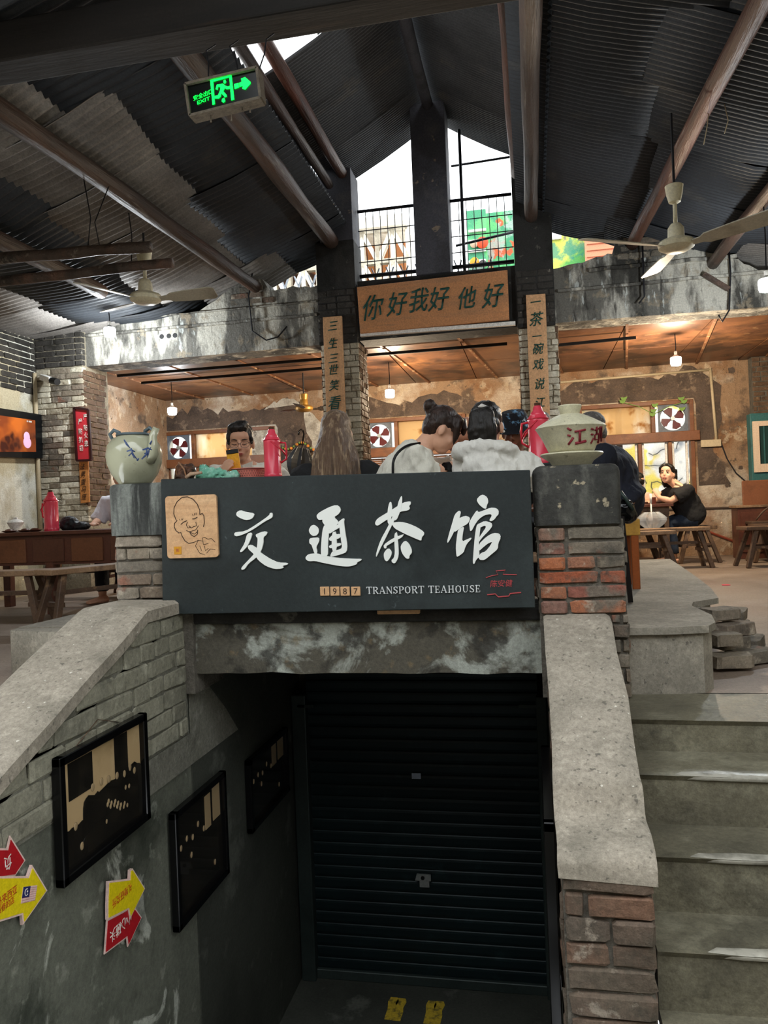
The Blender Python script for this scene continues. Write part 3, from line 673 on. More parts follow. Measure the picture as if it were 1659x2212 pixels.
# ragged patches of exposed render round the windows (thin coats broken to outline)
def ragged(c, rx, rz, n=40, seed=0, amp=.18):
    rnd = random.Random(seed); out = []
    for k in range(n):
        a = 2*math.pi*k/n
        r = 1+amp*mnoise.noise(V((math.cos(a)*2.2+seed*5, math.sin(a)*2.2, seed)))+amp*.5*mnoise.noise(V((math.cos(a)*8+seed*5, math.sin(a)*8, seed)))
        e = .6
        ca, sa = math.cos(a), math.sin(a)
        out.append((c[0]+rx*r*math.copysign(abs(ca)**e, ca), c[1]+rz*r*math.copysign(abs(sa)**e, sa)))
    return out
def ring_patch(parent, x0, x1, z0, z1, seed, mat, grow=(.25, .25), name='render_patch', amp=.35):
    # band between a ragged outline and the window opening, upper part only
    rnd = random.Random(seed); out = []; inn = []
    n = 36
    for k in range(n+1):
        t = k/n
        # path: up the left side, over the top, down the right side
        L = (z1-z0); W = (x1-x0); tot = 2*L+W; s_ = t*tot
        if s_ < L: p = (x0, z0+s_); d = (-1, 0)
        elif s_ < L+W: p = (x0+s_-L, z1); d = (0, 1)
        else: p = (x1, z1-(s_-L-W)); d = (1, 0)
        g = (grow[0] if d[0] else grow[1])*(1+amp*2*mnoise.noise(V((s_*1.7, seed*7.1, 0)))+amp*mnoise.noise(V((s_*9, seed, 3))))
        if abs(p[1]-z1) < .25 and d[0]: dd = (d[0]*g*.8, g*.8*(1-(z1-p[1])/.25)); 
        else: dd = (d[0]*g, d[1]*g)
        inn.append(p); out.append((p[0]+dd[0], p[1]+dd[1]))
    m = MB(); vs = []
    for (a, c) in zip(inn, out): vs += [(a[0], Y_BACK-.012, a[1]), (c[0], Y_BACK-.004, c[1]), (a[0], Y_BACK+.01, a[1]), (c[0], Y_BACK+.01, c[1])]
    fs = []
    for k in range(n): fs += [(4*k, 4*k+1, 4*k+5, 4*k+4), (4*k+1, 4*k+3, 4*k+7, 4*k+5)]
    m.add(vs, fs)
    return obj(name, m, mat, parent)
ring_patch(wall_back, .58, 2.08, .9, 2.02, 1, m_wallpatch, (.32, .30))
ring_patch(wall_back, -2.34, -.80, 1.2, 2.02, 2, m_wallpatch, (.2, .22))
ring_patch(wall_back, -5.28, -3.5, 1.5, 2.02, 3, m_wallpatch, (.5, .30))
def wobble_strip(parent, x0, x1, z0, zf, mat, seed, y):
    n = 90; bot = [(x0+(x1-x0)*k/n, z0) for k in range(n+1)]; top = []
    for k in range(n+1):
        x = x0+(x1-x0)*k/n; top.append((x, zf(k/n)+.10*mnoise.noise(V((x*2.3, seed, 0)))+.05*mnoise.noise(V((x*8, seed, 3)))+.025*mnoise.noise(V((x*25, seed, 6)))))
    m = MB(); vs = []
    for (a, c) in zip(bot, top): vs += [(a[0], y, a[1]), (c[0], y, c[1]), (c[0], Y_BACK+.01, c[1]), (a[0], Y_BACK+.01, a[1])]
    fs = [f for k in range(n) for f in ((4*k, 4*k+1, 4*k+5, 4*k+4)[::-1], (4*k+1, 4*k+2, 4*k+6, 4*k+5)[::-1], (4*k+3, 4*k, 4*k+4, 4*k+7)[::-1])]
    m.add(vs, fs); me = m.mesh('p'); b_ = bmesh.new(); b_.from_mesh(me); bmesh.ops.recalc_face_normals(b_, faces=b_.faces[:]); b_.to_mesh(me); b_.free()
    return obj('plaster_patch', me, mat, parent)
wobble_strip(wall_back, -3.9, -2.36, 1.2, lambda t: 1.95+.42*math.sin(math.pi*min(1, t*1.3+.1)), m_wallpatchW, 2.2, Y_BACK-.005)
for k, (px_, py_, r) in enumerate([(1550, 1010, .035), (1535, 1040, .03), (1530, 1022, .02), (1600, 1010, .025), (1572, 1048, .03), (1580, 800, .04), (1470, 1060, .02), (230, 905, .07), (258, 903, .06)]):
    c = aY(px_, py_, Y_BACK); p = MB(); p.prism(ragged((c.x, c.z), r, r*.9, 18, 40+k, .4), (1,0,0), (0,0,1), (0, Y_BACK, 0), (0, -.005, 0)); obj('wall_hole', p, m_wallpatch, wall_back)
b = MB(); b.tube([(.4, Y_BACK-.012, .62), (2.65, Y_BACK-.012, .60)], .014, 6); obj('wall_ledge', b, m_wallpatch, wall_back)
b = MB(); b.tube([(2.05, Y_BACK-.01, .36), (2.5, Y_BACK-.01, .16), (2.9, Y_BACK-.01, .02)], .016, 6); obj('floor_pipe', b, m_pipered, wall_back)
b = MB(); b.box((X_WL-.01, YG+.42, 0), (X_WL+.012, Y_BACK, 2.46)); obj('plaster_coat', b, m_wallback, wall_left)
# ------------------------------------------------------------------ rear room ceiling: brown panels and battens
ce = MB(); ce.box((X_WL-.5, YG+.3, Z_CEIL+.02), (4.8, Y_BACK+.2, Z_CEIL+.12)); ceil = struct('ceiling', ce, m_sootbeam)
xsC = [-5.6+.82*k for k in range(14)]
pm = MB(); pm.box((-.405, 0, 0), (.405, 1.36, .02)); pme = pm.mesh('ceiling_panel'); pme.materials.append(m_ceil)
bt = MB(); bt.box((-.013, 0, -.008), (.013, 2.76, .008)); bme = bt.mesh('ceiling_batten'); bme.materials.append(m_ceilstrip)
for i, x in enumerate(xsC[:-1]):
    for y in (YG+.28, YG+1.66):
        o = bpy.data.objects.new('ceiling_panel', pme); COL.objects.link(o); o.parent = ceil; o.location = (x+.41, y, Z_CEIL+random.uniform(-.004, .004)); o.rotation_euler = (random.uniform(-.003, .003), random.uniform(-.004, .004), 0)
    o = bpy.data.objects.new('ceiling_batten', bme); COL.objects.link(o); o.parent = ceil; o.location = (x, YG+.28, Z_CEIL-.008); o.rotation_euler = (0, 0, random.uniform(-.05, .05)-.08)
# ------------------------------------------------------------------ gable wall: beam, columns, posts
g = MB()
YB = YG+.34
def wpoly(mb, poly, y0=YG, y1=YB): mb.prism(poly, (1,0,0), (0,0,1), (0, y0, 0), (0, y1-y0, 0))
def jag(x0, x1, zf, n, amp, seed):
    return [(x0+(x1-x0)*k/n, zf(x0+(x1-x0)*k/n)+amp*mnoise.noise(V((k*1.37, seed, 0)))) for k in range(n+1)]
# lower band of the beam, three bays
ZB0 = 2.43
lower = jag(-2.05, -5.25, lambda x: (3.03 if x > -2.6 else 3.15 if x > -2.85 else (3.15-(-2.85-x)*.55 if x > -3.35 else (2.88-(-3.35-x)*.05))), 50, .035, 4.0)
wpoly(g, [(-5.25, ZB0-.03), (-2.05, ZB0)] + lower, YG, YB)
beamL = struct('beam_left', g, m_beam)
g = MB(); wpoly(g, [(-1.64, 2.44), (-.07, 2.45), (-.07, 3.04), (-1.64, 3.035)], YG+.02, YB); beamM = struct('beam_middle', g, m_sootbeam)
g = MB()
top = jag(2.1, .27, lambda x: 2.96+(x-.27)*.17 if x < .84 else (3.2-(x-.84)*.12 if x < 1.55 else (3.1-(x-1.55)*.62)), 40, .035, 9.0)
wpoly(g, [(.27, 2.45), (4.6, 2.42), (4.6, 2.72), (2.3, 2.74)] + top, YG, YB); beamR = struct('beam_right', g, m_beam)
# projecting moulding strips on the beams
for par, x0, x1, z0, z1, dz in ((beamL, -5.2, -2.06, 2.72, 2.745, 0), (beamR, .31, 4.5, 2.735, 2.76, 0), (beamL, -3.9, -2.06, 2.86, 2.872, 0), (beamR, .6, 1.9, 2.90, 2.93, 0)):
    m = MB(); n = 40; vs = []
    for k in range(n+1):
        x = x0+(x1-x0)*k/n; j = .012*mnoise.noise(V((x*7, z0, 1)))
        vs += [(x, YG+.01, z0+j), (x, YG-.028+j, z0+j), (x, YG-.028+j, z1+j), (x, YG+.01, z1+j)]
    fs = [(4*k+q, 4*k+(q+1) % 4, 4*k+4+(q+1) % 4, 4*k+4+q) for k in range(n) for q in range(4)]+[(3,2,1,0), (4*n, 4*n+1, 4*n+2, 4*n+3)]
    m.add(vs, fs); obj('moulding', m, m_beam, par)
for x in (-3.76, -3.68, -3.61):
    p = MB(); p.tube([(x, YG-.002, 2.655), (x, YG+.02, 2.655)], .026, 14); obj('vent_hole', p, m_black, beamL)
wc = MB(); wc.bar((-1.62, YG-.01, 2.49), (-.1, YG-.01, 2.475), .05, .035); obj('beam_lip', wc, m_white, beamM)
# brick blocks exposed at broken top of gable, each its own brick
for i in range(26):
    x = random.uniform(.86, 1.5); z = 2.95+random.random()*.22
for z, x0, x1 in ((2.985, .86, 1.62), (3.05, .88, 1.5), (3.115, .86, 1.25)):
    brick_face(beamR, (x0, YG, z), (1,0,0), x1-x0, z, z+.063, .063, .2, m_greybrick, depth=.06, proud=.006, gap=.01, jitter=.008)
for z, x0, x1 in ((2.90, -3.0, -2.5), (2.965, -2.98, -2.62), (3.03, -2.9, -2.62), (3.095, -2.86, -2.64)):
    brick_face(beamL, (x0, YG, z), (1,0,0), x1-x0, z, z+.063, .063, .2, m_greybrick, depth=.06, proud=.004, gap=.01, jitter=.006)
# columns
m_colbrick = M('pale_flaked_column_brick', '#b5ac97', .85, rnd_hue=['#c6bfaa', '#9f9682', '#d8d2bf', '#aca38f', '#beb7a2'], layers=[('#6a5f4c', 9, .53, .66, dict(detail=8, amt=.85)), ('#dedaca', 13, .57, .68, dict(amt=.75))], bump=[(40, .6), (14, .5, dict(d=.015))])
m_soot = M('sooted_column_brick', '#3d3a36', .85, rnd=.2, layers=[('#26241f', 7, .5, .68, dict(amt=.8)), ('#8a857a', 15, .64, .7, dict(amt=.7))], bump=[(40, .6), (14, .5, dict(d=.015))])
m_sidebrick = M('brown_column_side_brick', '#5f4a39', .85, rnd=.15, layers=[('#3b2d22', 8, .5, .68, dict(amt=.8)), ('#8d7254', 15, .6, .7, dict(amt=.6))], bump=[(40, .6)])
def column(name, x0, x1, ztop, frontmat, sidemat):
    c = MB(); c.box((x0+.012, YG+.012, 0), (x1-.012, YG+.388, 2.43)); o = struct(name, c, m_limemortar)
    brick_face(o, (x0, YG, 0), (1,0,0), x1-x0, .9, 2.43, .061, .2, frontmat, depth=.07, proud=.004, gap=.008, jitter=.005)
    brick_face(o, (x1, YG, 0), (0,1,0), .39, .9, 2.43, .061, .2, sidemat, depth=.06, proud=.002, gap=.009, jitter=.004)
    brick_face(o, (x0, YG+.39, 0), (0,-1,0), .39, 1.1, 2.43, .061, .2, sidemat, depth=.06, proud=.002, gap=.009, jitter=.004)
    return o
colL = column('column_left', -2.04, -1.645, 2.43, m_colbrick, m_sidebrick)
colR = column('column_right', -.075, .295, 2.43, m_colbrick, m_sidebrick)
colF = MB(); colF.box((-5.19, YG-.08, 0), (-4.64, YG+.4, 2.9)); colFar = struct('column_far_left', colF, m_limemortar)
brick_face(colFar, (-5.2, YG-.09, 0), (1,0,0), .57, .5, 2.40, .061, .24, m_colbrick, depth=.06, proud=.003, gap=.006, jitter=.004, alt=(m_greybrick, .3))
brick_face(colFar, (-5.2, YG-.09, 0), (1,0,0), .57, 2.40, 2.88, .061, .24, m_soot, depth=.06, proud=.006, gap=.009, jitter=.006)
brick_face(colFar, (-4.63, YG-.09, 0), (0,1,0), .45, .9, 2.40, .061, .24, m_sidebrick, depth=.06, proud=.004, gap=.009)
cb = MB(); cb.box((2.72, Y_BACK-.16, 0), (3.5, Y_BACK-.01, 2.46)); colB = struct('column_back_right', cb, m_mortar)
brick_face(colB, (2.72, Y_BACK-.16, 0), (1,0,0), .78, 1.72, 2.45, .061, .2, m_sidebrick, depth=.06, proud=.008, gap=.01, jitter=.006)
# sooty posts above the columns up to the roof
def post(name, x0, x1, z0, z1, mat, y0=YG-.015, y1=YG+.32):
    p = MB(); p.box((x0, y0, z0), (x1, y1, z1)); return struct(name, p, mat, bevel=.006)
pL = post('post_left', -2.05, -1.655, 2.42, 3.45, m_sootbeam)
pL2 = post('post_left_upper', -2.0, -1.66, 3.45, 4.17, m_post)
pC = post('post_centre', -1.04, -.70, 3.03, 4.70, m_post, YG-.02, YG+.3)
pR = post('post_right', -.085, .275, 2.43, 4.17, m_sootbeam)
for par, x0, z0, x1, z1 in ((pL, -2.05, 2.45, -1.66, 2.98), (pR, -.08, 2.46, .275, 3.0)):
    brick_face(par, (x0, YG-.015, z0), (1,0,0), x1-x0, z0, z1, .064, .2, m_soot, depth=.06, proud=.006, gap=.008, jitter=.005)
# ------------------------------------------------------------------ corrugated roofs
RX, RZ = -.86, 4.78
LEFT = [(-1.72, 3.60), (-2.8, 3.20), (-3.6, 2.90), (-5.45, 2.74)]
RIGHT = [(-.05, 3.62), (1.08, 3.22), (1.75, 2.97), (4.75, 2.60)]
def lerp_path(P, s):
    # point at arc length s along the slope
    for (a, b) in zip(P, P[1:]):
        L = math.hypot(b[0]-a[0], b[1]-a[1])
        if s <= L or b is P[-1]:
            t = s/L; return (a[0]+(b[0]-a[0])*t, a[1]+(b[1]-a[1])*t)
        s -= L
def sheet(P, s0, s1, y0, y1, pitch, amp, lift, sag=0, seed=0):
    n = max(2, int(round((y1-y0)/pitch*6))); m = 4
    vs = []; fs = []
    for i in range(m+1):
        s_ = s0+(s1-s0)*i/m
        x, z = lerp_path(P, s_)
        for k in range(n+1):
            y = y0+(y1-y0)*k/n
            zz = z+lift+amp*math.sin(2*math.pi*y/pitch) - sag*math.sin(math.pi*i/m) + .012*mnoise.noise(V((x*1.1, y*1.3, seed)))
            vs.append((x, y, zz))
    for i in range(m):
        for k in range(n): fs.append((i*(n+1)+k, i*(n+1)+k+1, (i+1)*(n+1)+k+1, (i+1)*(n+1)+k))
    t = len(vs); vs += [(x, y, z+.006) for (x, y, z) in vs]
    fs += [tuple(t+q for q in f)[::-1] for f in fs]
    for k in range(n): fs += [(k+1, k, t+k, t+k+1), (m*(n+1)+k, m*(n+1)+k+1, t+m*(n+1)+k+1, t+m*(n+1)+k)]
    mb = MB(); mb.add(vs, fs); return mb
def roof(name, P, Y0, Y1, wsheet, pitch, amp, lens, mat, mats2=None, stagger=.25, skip=()):
    e = bpy.data.objects.new(name, None); COL.objects.link(e); e['kind'] = 'structure'; e.location = (P[0][0], Y0, P[0][1])
    nrow = int(round((Y1-Y0)/wsheet))
    for r in range(nrow):
        y0 = Y0+r*wsheet; y1 = y0+wsheet+pitch*.9
        s_ = 0; rnd = random.Random(r*13+int(P[0][0]*10))
        off = (r % 4)*.11 - .16
        for q, L in enumerate(lens):
            s0 = max(0, s_-(.12 if q else 0)+ (off if q else 0)); s1 = s_+L+off
            s_ += L
            if (r, q) in skip: continue
            mm = mats2(r, q) if mats2 else mat
            o = obj('roof_sheet', sheet(P, s0, s1, y0, y1, pitch, amp, .012*q*-1+.004*(r % 2)+.02, .035, r*7+q), mm, e, smooth=True)
    return e
roof('ceiling_roof_left', LEFT, 1.245, 7.95, .745, .0745, .014, (1.02, .95, .95, 1.1), m_roof, mats2=lambda r, q: m_rooflit if (q == 1 and r % 1 == 0) or (q == 3) else m_roof)  # paler rows paint the bands where gap light hits the slope
roof('ceiling_roof_right', RIGHT, 1.245, 7.95, .745, .0497, .009, (1.15, 1.2, 1.3, 1.4), m_roof, mats2=lambda r, q: m_rooflit if q == 2 and r > 5 else m_roof)
ML = [(RX-.02, RZ-.03), (-2.02, RZ-.6*1.1)]; MR = [(RX+.02, RZ-.03), (.30, RZ-.6*1.1)]
roof('ceiling_monitor_left', ML, 1.25, 8.0, .75, .0375, .007, (1.38,), m_roofmon, skip=[(r, 0) for r in (3, 4, 5)])
roof('ceiling_monitor_right', MR, 1.25, 8.0, .75, .0375, .007, (1.38,), m_roofmon)
# partial sheets left over the skylight gap
for y0, y1, s0 in ((3.5, 4.6, .0), (4.6, 5.05, .0)):
    pass
obj('roof_sheet', sheet(ML, 0, .70, 3.5, 5.78, .0375, .007, .02, 0, 3), m_roofmon, bpy.data.objects['ceiling_monitor_left'], smooth=True)
# side cladding of the raised roof
sc = bpy.data.objects.new('wall_monitor', None); COL.objects.link(sc); sc['kind'] = 'structure'; sc.location = (-1.85, 5, 3.6)
def vclad(x, y0, y1, z0, z1):
    n = int((y1-y0)/.0745*6); vs = []; fs = []
    for zz in (z0, z1):
        for k in range(n+1):
            y = y0+(y1-y0)*k/n; vs.append((x+.012*math.sin(2*math.pi*y/.0745)+(.1 if zz == z1 else 0)*(-1 if x < -1 else 1), y, zz))
    for k in range(n): fs.append((k, k+1, n+1+k+1, n+1+k))
    mb = MB(); mb.add(vs, fs); return mb
for y0 in (5.6, 6.35, 7.1): obj('cladding_sheet', vclad(-1.95, y0, y0+.8, 3.55, 4.2), m_roof, sc, smooth=True)
for y0 in (1.25, 2.0, 2.75, 3.5, 4.25, 5.0, 5.75, 6.5, 7.2): obj('cladding_sheet', vclad(.2, y0, y0+.75, 3.5, 4.2), m_roof, sc, smooth=True)
# ------------------------------------------------------------------ roof timbers
def pole(label, pts, r, mat, seed, knots=3, name='roof_pole', cat='roof pole'):
    rnd = random.Random(seed); P = [V(p) for p in pts]; path = []; rs = []
    n = 28
    for k in range(n+1):
        t = k/n; p = P[0].lerp(P[-1], t) if len(P) == 2 else (P[0].lerp(P[1], t*2) if t < .5 else P[1].lerp(P[2], t*2-1))
        w_ = V((.018*mnoise.noise(V((t*4, seed, 0))), 0, .018*mnoise.noise(V((t*4, seed, 5)))))
        path.append(p+w_); rs.append(r*(1+.12*mnoise.noise(V((t*9, seed, 2)))-.12*t))
    m = MB(); m.tube(path, rs, 12)
    o = obj(name, m, mat, smooth=True); tag(o, label, cat, 'round roof purlins'); return o
pole('thick round timber purlin ending on the left gable post', [(-1.93, 1.3, 3.46), (-1.88, 7.62, 3.45)], .082, m_pole, 1)
pole('reddish upper timber purlin above the left gable post', [(-1.80, 1.3, 4.17), (-1.74, 7.7, 4.12)], .06, m_polered, 2)
pole('second slim pole beside the reddish upper purlin on the left', [(-1.93, 1.3, 4.05), (-1.86, 7.4, 3.98)], .05, m_pole, 12)
pole('long round purlin crossing the left roof to the broken gable plaster', [(-2.98, 1.3, 3.08), (-2.70, 7.6, 3.08)], .075, m_pole, 3)
pole('outermost round purlin under the left roof edge', [(-3.62, 1.3, 2.76), (-3.66, 6.2, 2.76)], .07, m_pole, 4)
pole('heavy dark purlin ending on the right gable post', [(.10, 1.3, 3.52), (.09, 7.6, 3.48)], .066, m_pole, 5)
pole('reddish split pole beside the heavy purlin over the right post', [(-.06, 1.3, 3.72), (-.03, 7.0, 3.70)], .06, m_polered, 6)
pole('round purlin slanting across the right roof beside the white ceiling fan', [(1.30, 1.3, 3.10), (1.0, 7.5, 3.12)], .062, m_polered, 7)
pole('round purlin at the far right edge of the right roof', [(1.78, 1.3, 2.86), (1.70, 7.5, 2.87)], .06, m_pole, 8)
pole('ridge pole running to the top of the central gable post', [(RX, 1.3, 4.68), (RX, 7.7, 4.68)], .06, m_post, 9)
tA = aY(0, 188, 3.6); tB = aY(640, 82, 3.6); tD = (tB-tA).normalized(); m = MB(); m.bar(tA-tD*1.7+V((0, -.1, .1)), tB+tD*2.6+V((0, -.1, .1)), .2, .2); nb = obj('tie_beam', m, m_beamwood, bevel=.01); tag(nb, 'massive dark timber tie beam crossing the top left of the view', 'beam')
for k, (pa, pb, r, lab) in enumerate([((0, 558), (325, 533), .042, 'upper grey timber pole at far left above the fan'), ((0, 608), (372, 568), .038, 'lower grey timber pole at far left carrying the fan')]):
    a = aY(*pa, 4.8); c = aY(*pb, 4.8); d = (a-c).normalized(); pole(lab, [a+d*1.0, c], r, m_pole, 30+k, name='support_pole', cat='pole')
# hanging cords
def cord(label, pts, r=.004, mat=m_wire, name='hanging_cord', group='loose hanging cords'):
    m = MB(); m.tube(pts, r, 5); o = obj(name, m, mat, smooth=True); tag(o, label, 'cord', group); return o
cord('thin cord dangling from the long left purlin', [aY(178, 370, 4.8), aY(196, 470, 4.8), aY(190, 535, 4.8)])
cord('second thin cord dangling beside the first from the long left purlin', [aY(236, 400, 4.85), aY(205, 480, 4.85), aY(215, 530, 4.85)])
cord('dark cord hanging down to the left fan pole', [aY(278, 460, 4.9), aY(285, 510, 4.9), aY(284, 570, 4.9)])
cord('frayed straw string hanging from the right purlin', [aY(1532, 230, 5), aY(1528, 270, 5), aY(1520, 312, 5)], .003, m_pipe)
cord('second frayed straw string under the right roof', [aY(1565, 225, 5), aY(1573, 260, 5), aY(1565, 288, 5)], .003, m_pipe)
cord('drooping black cable on the left gable beam', [aY(545, 590, 7.44), aY(537, 640, 7.44), aY(545, 715, 7.44), aY(575, 735, 7.44), aY(600, 728, 7.44), aY(620, 705, 7.44)], .008)
cord('vertical black cable down the right gable beam', [aY(1388, 530, 7.44), aY(1390, 600, 7.44), aY(1392, 640, 7.44), aY(1380, 655, 7.44)], .008)
cord('dark cable hanging at the right end of the right gable beam', [aY(1575, 545, 7.42), aY(1578, 590, 7.42), aY(1575, 670, 7.42), aY(1560, 695, 7.42), aY(1552, 680, 7.42)], .008)
m = MB(); m.bar(aY(1520, 592, 7.43), aY(1575, 625, 7.43), .035, .04); tag(obj('wood_stub', m, m_pole), 'short broken timber stub sticking from the right gable beam', 'timber')
for k, (y_, z_) in enumerate(((YG+1.1, 2.40), (YG+.55, 2.395))):
    m = MB(); m.bar((-4.6, y_, z_), (-.2 if k else -2.2, y_, z_+.01), .02, .03); tag(obj('cable_duct', m, m_beamwood), ['dark conduit along the brown ceiling behind the left beam', 'dark conduit along the brown ceiling nearer the columns'][k], 'conduit')
m = MB(); m.bar((.3, YG+.8, 2.40), (1.1, YG+.75, 2.405), .02, .03); tag(obj('cable_duct', m, m_beamwood), 'dark conduit along the brown ceiling right of the right column', 'conduit')
m = MB(); c = aX(20, 668, X_WL+.012); m.box((X_WL+.002, c.y-.05, c.z-.06), (X_WL+.012, c.y+.05, c.z+.06)); st3 = obj('sticker', m, m_whitetxt); tag(st3, 'small red and white sticker high on the sooty left wall', 'sticker')
m = MB(); m.box((X_WL+.012, c.y-.05, c.z), (X_WL+.014, c.y+.05, c.z+.06)); obj('red_half', m, m_redsign, st3)
# white wall pipes
m = MB(); m.tube([(.35, Y_BACK-.02, 2.33), (2.27, Y_BACK-.02, 2.36)], .016, 8); m.tube([(2.27, Y_BACK-.02, 2.38), (2.31, Y_BACK-.02, 1.45)], .018, 8); cd = tag(obj('wall_conduit', m, m_pipe, smooth=True), 'cream conduit running up the back wall right of the window', 'conduit')
m = MB(); m.box((2.12, Y_BACK-.05, 1.38), (2.36, Y_BACK, 1.47)); obj('socket_box', m, m_pipe, cd, bevel=.006)
m = MB(); m.tube([aY(1555, 950, Y_BACK-.02), aY(1570, 990, Y_BACK-.02), aY(1590, 1022, Y_BACK-.02), aY(1625, 1052, Y_BACK-.02)], .008, 6); obj('cable', m, m_wire, cd)
m = MB(); m.tube([(X_WL+.03, 7.36, 2.35), (X_WL+.03, 7.36, .4)], .022, 8); tag(obj('wall_conduit', m, m_pipe, smooth=True), 'pale vertical pipe between the television and the brick column', 'conduit')
# ------------------------------------------------------------------ clerestory grilles
def bars(parent, name, L, mat, r):
    for a, c in L:
        m = MB(); m.tube([a, c], r, 6); obj(name, m, mat, parent, smooth=True)
YW = YG+.2
gr = thing('window_grille', 'black steel grid in the clerestory left of the central post', 'window grille', (-1.35, YW, 3.05), 'clerestory grilles')
bars(gr, 'bar', [((-1.64+k*.075, YW, 3.05), (-1.64+k*.075, YW, 3.80)) for k in range(1, 8)], m_steel, .004)
bars(gr, 'cross_bar', [((-1.65, YW, 3.12+.16*k), (-1.04, YW, 3.12+.16*k)) for k in range(4)], m_steel, .005)
bars(gr, 'rail', [((-1.65, YW, 3.80), (-1.04, YW, 3.80)), ((-1.65, YW, 3.14), (-1.04, YW, 3.14))], m_steel, .016)
gr = thing('window_grille', 'black steel grid in the clerestory right of the central post', 'window grille', (-.4, YW, 3.05), 'clerestory grilles')
bars(gr, 'bar', [((-.69+k*.075, YW, 3.05), (-.69+k*.075, YW, 3.80)) for k in range(1, 8)], m_steel, .004)
bars(gr, 'cross_bar', [((-.70, YW, 3.12+.16*k), (-.09, YW, 3.12+.16*k)) for k in range(4)], m_steel, .005)
bars(gr, 'rail', [((-.70, YW, 3.80), (-.09, YW, 3.80)), ((-.70, YW, 3.14), (-.09, YW, 3.14)), ((-.58, YW, 3.05), (-.58, YW, 4.5))], m_steel, .016)
bars(gr, 'rail', [((-.70, YW+.3, 4.28), (-.09, YW+.3, 4.30))], m_steel, .012)
bars(gr, 'rail', [((-.70, YW+.5, 3.52), (-.09, YW+.5, 3.60))], m_steel, .014)
for (x0, x1, lab) in ((-2.95, -2.1, 'zigzag steel lattice outside the small opening left of the post'), (-1.75, -1.0, 'zigzag steel lattice outside the left clerestory window'), (-.85, -.55, 'short zigzag steel lattice right of the central post')):
    yl = YG+.75; lt = thing('lattice_fence', lab, 'lattice', ((x0+x1)/2, yl, 2.7), 'lattice fences outside the clerestory')
    n = int(round((x1-x0)/.16))
    for k in range(n+1):
        x = x0+k*.16
        for s_ in (-1, 1):
            m = MB(); m.bar((x, yl+.012*s_, 2.85), (x+.2*s_, yl+.012*s_, 3.38), .012, .03, up=(0,1,0)); obj('strut', m, m_lattice, lt)
# ------------------------------------------------------------------ windows in the back wall
def exhaust_fan(cx, cz, s, label, y=Y_BACK-.01):
    t = thing('exhaust_fan', label, 'exhaust fan', (cx, y, cz-s/2), 'exhaust fans in the back windows')
    # square plate with a round hole
    m = MB(); n = 32; r = s*.44; vs = []; fs = []
    for k in range(n):
        a = 2*math.pi*k/n; ca, sa = math.cos(a), math.sin(a); q = (s/2)/max(abs(ca), abs(sa))
        vs += [(cx+r*ca, y, cz+r*sa), (cx+q*ca, y, cz+q*sa), (cx+r*ca, y+.06, cz+r*sa), (cx+q*ca, y+.02, cz+q*sa)]
    for k in range(n):
        j = (k+1) % n; fs += [(4*k, 4*j, 4*j+1, 4*k+1)[::-1], (4*k, 4*k+2, 4*j+2, 4*j)[::-1], (4*k+1, 4*j+1, 4*j+3, 4*k+3)[::-1]]
    m.add(vs, fs); obj('frame_plate', m, m_fanframe, t)
    for q in range(4):
        a0 = q*math.pi/2+.5; m = MB(); pts = []
        for (rr, da) in ((.07, -.25), (.2, -.5), (.36, -.52), (.41, -.2), (.41, .25), (.33, .42), (.18, .30), (.07, .25)): pts.append((rr*s*math.cos(a0+da), rr*s*math.sin(a0+da)))
        m.prism(pts, (1,0,0), (0,0,1), (cx, y+.045, cz), (0, .012, 0)); obj('blade', m, m_fanred, t)
    m = MB(); m.tube([(cx, y+.01, cz), (cx, y+.08, cz)], s*.075, 14); obj('hub', m, m_steelplate, t, smooth='auto')
    m = MB()
    for q in range(4):
        a = q*math.pi/2+math.pi/4; m.bar((cx+.05*s*math.cos(a), y+.075, cz+.05*s*math.sin(a)), (cx+.46*s*math.cos(a), y+.075, cz+.46*s*math.sin(a)), .012, .012)
    obj('bracket', m, m_fanframe, t)
    return t
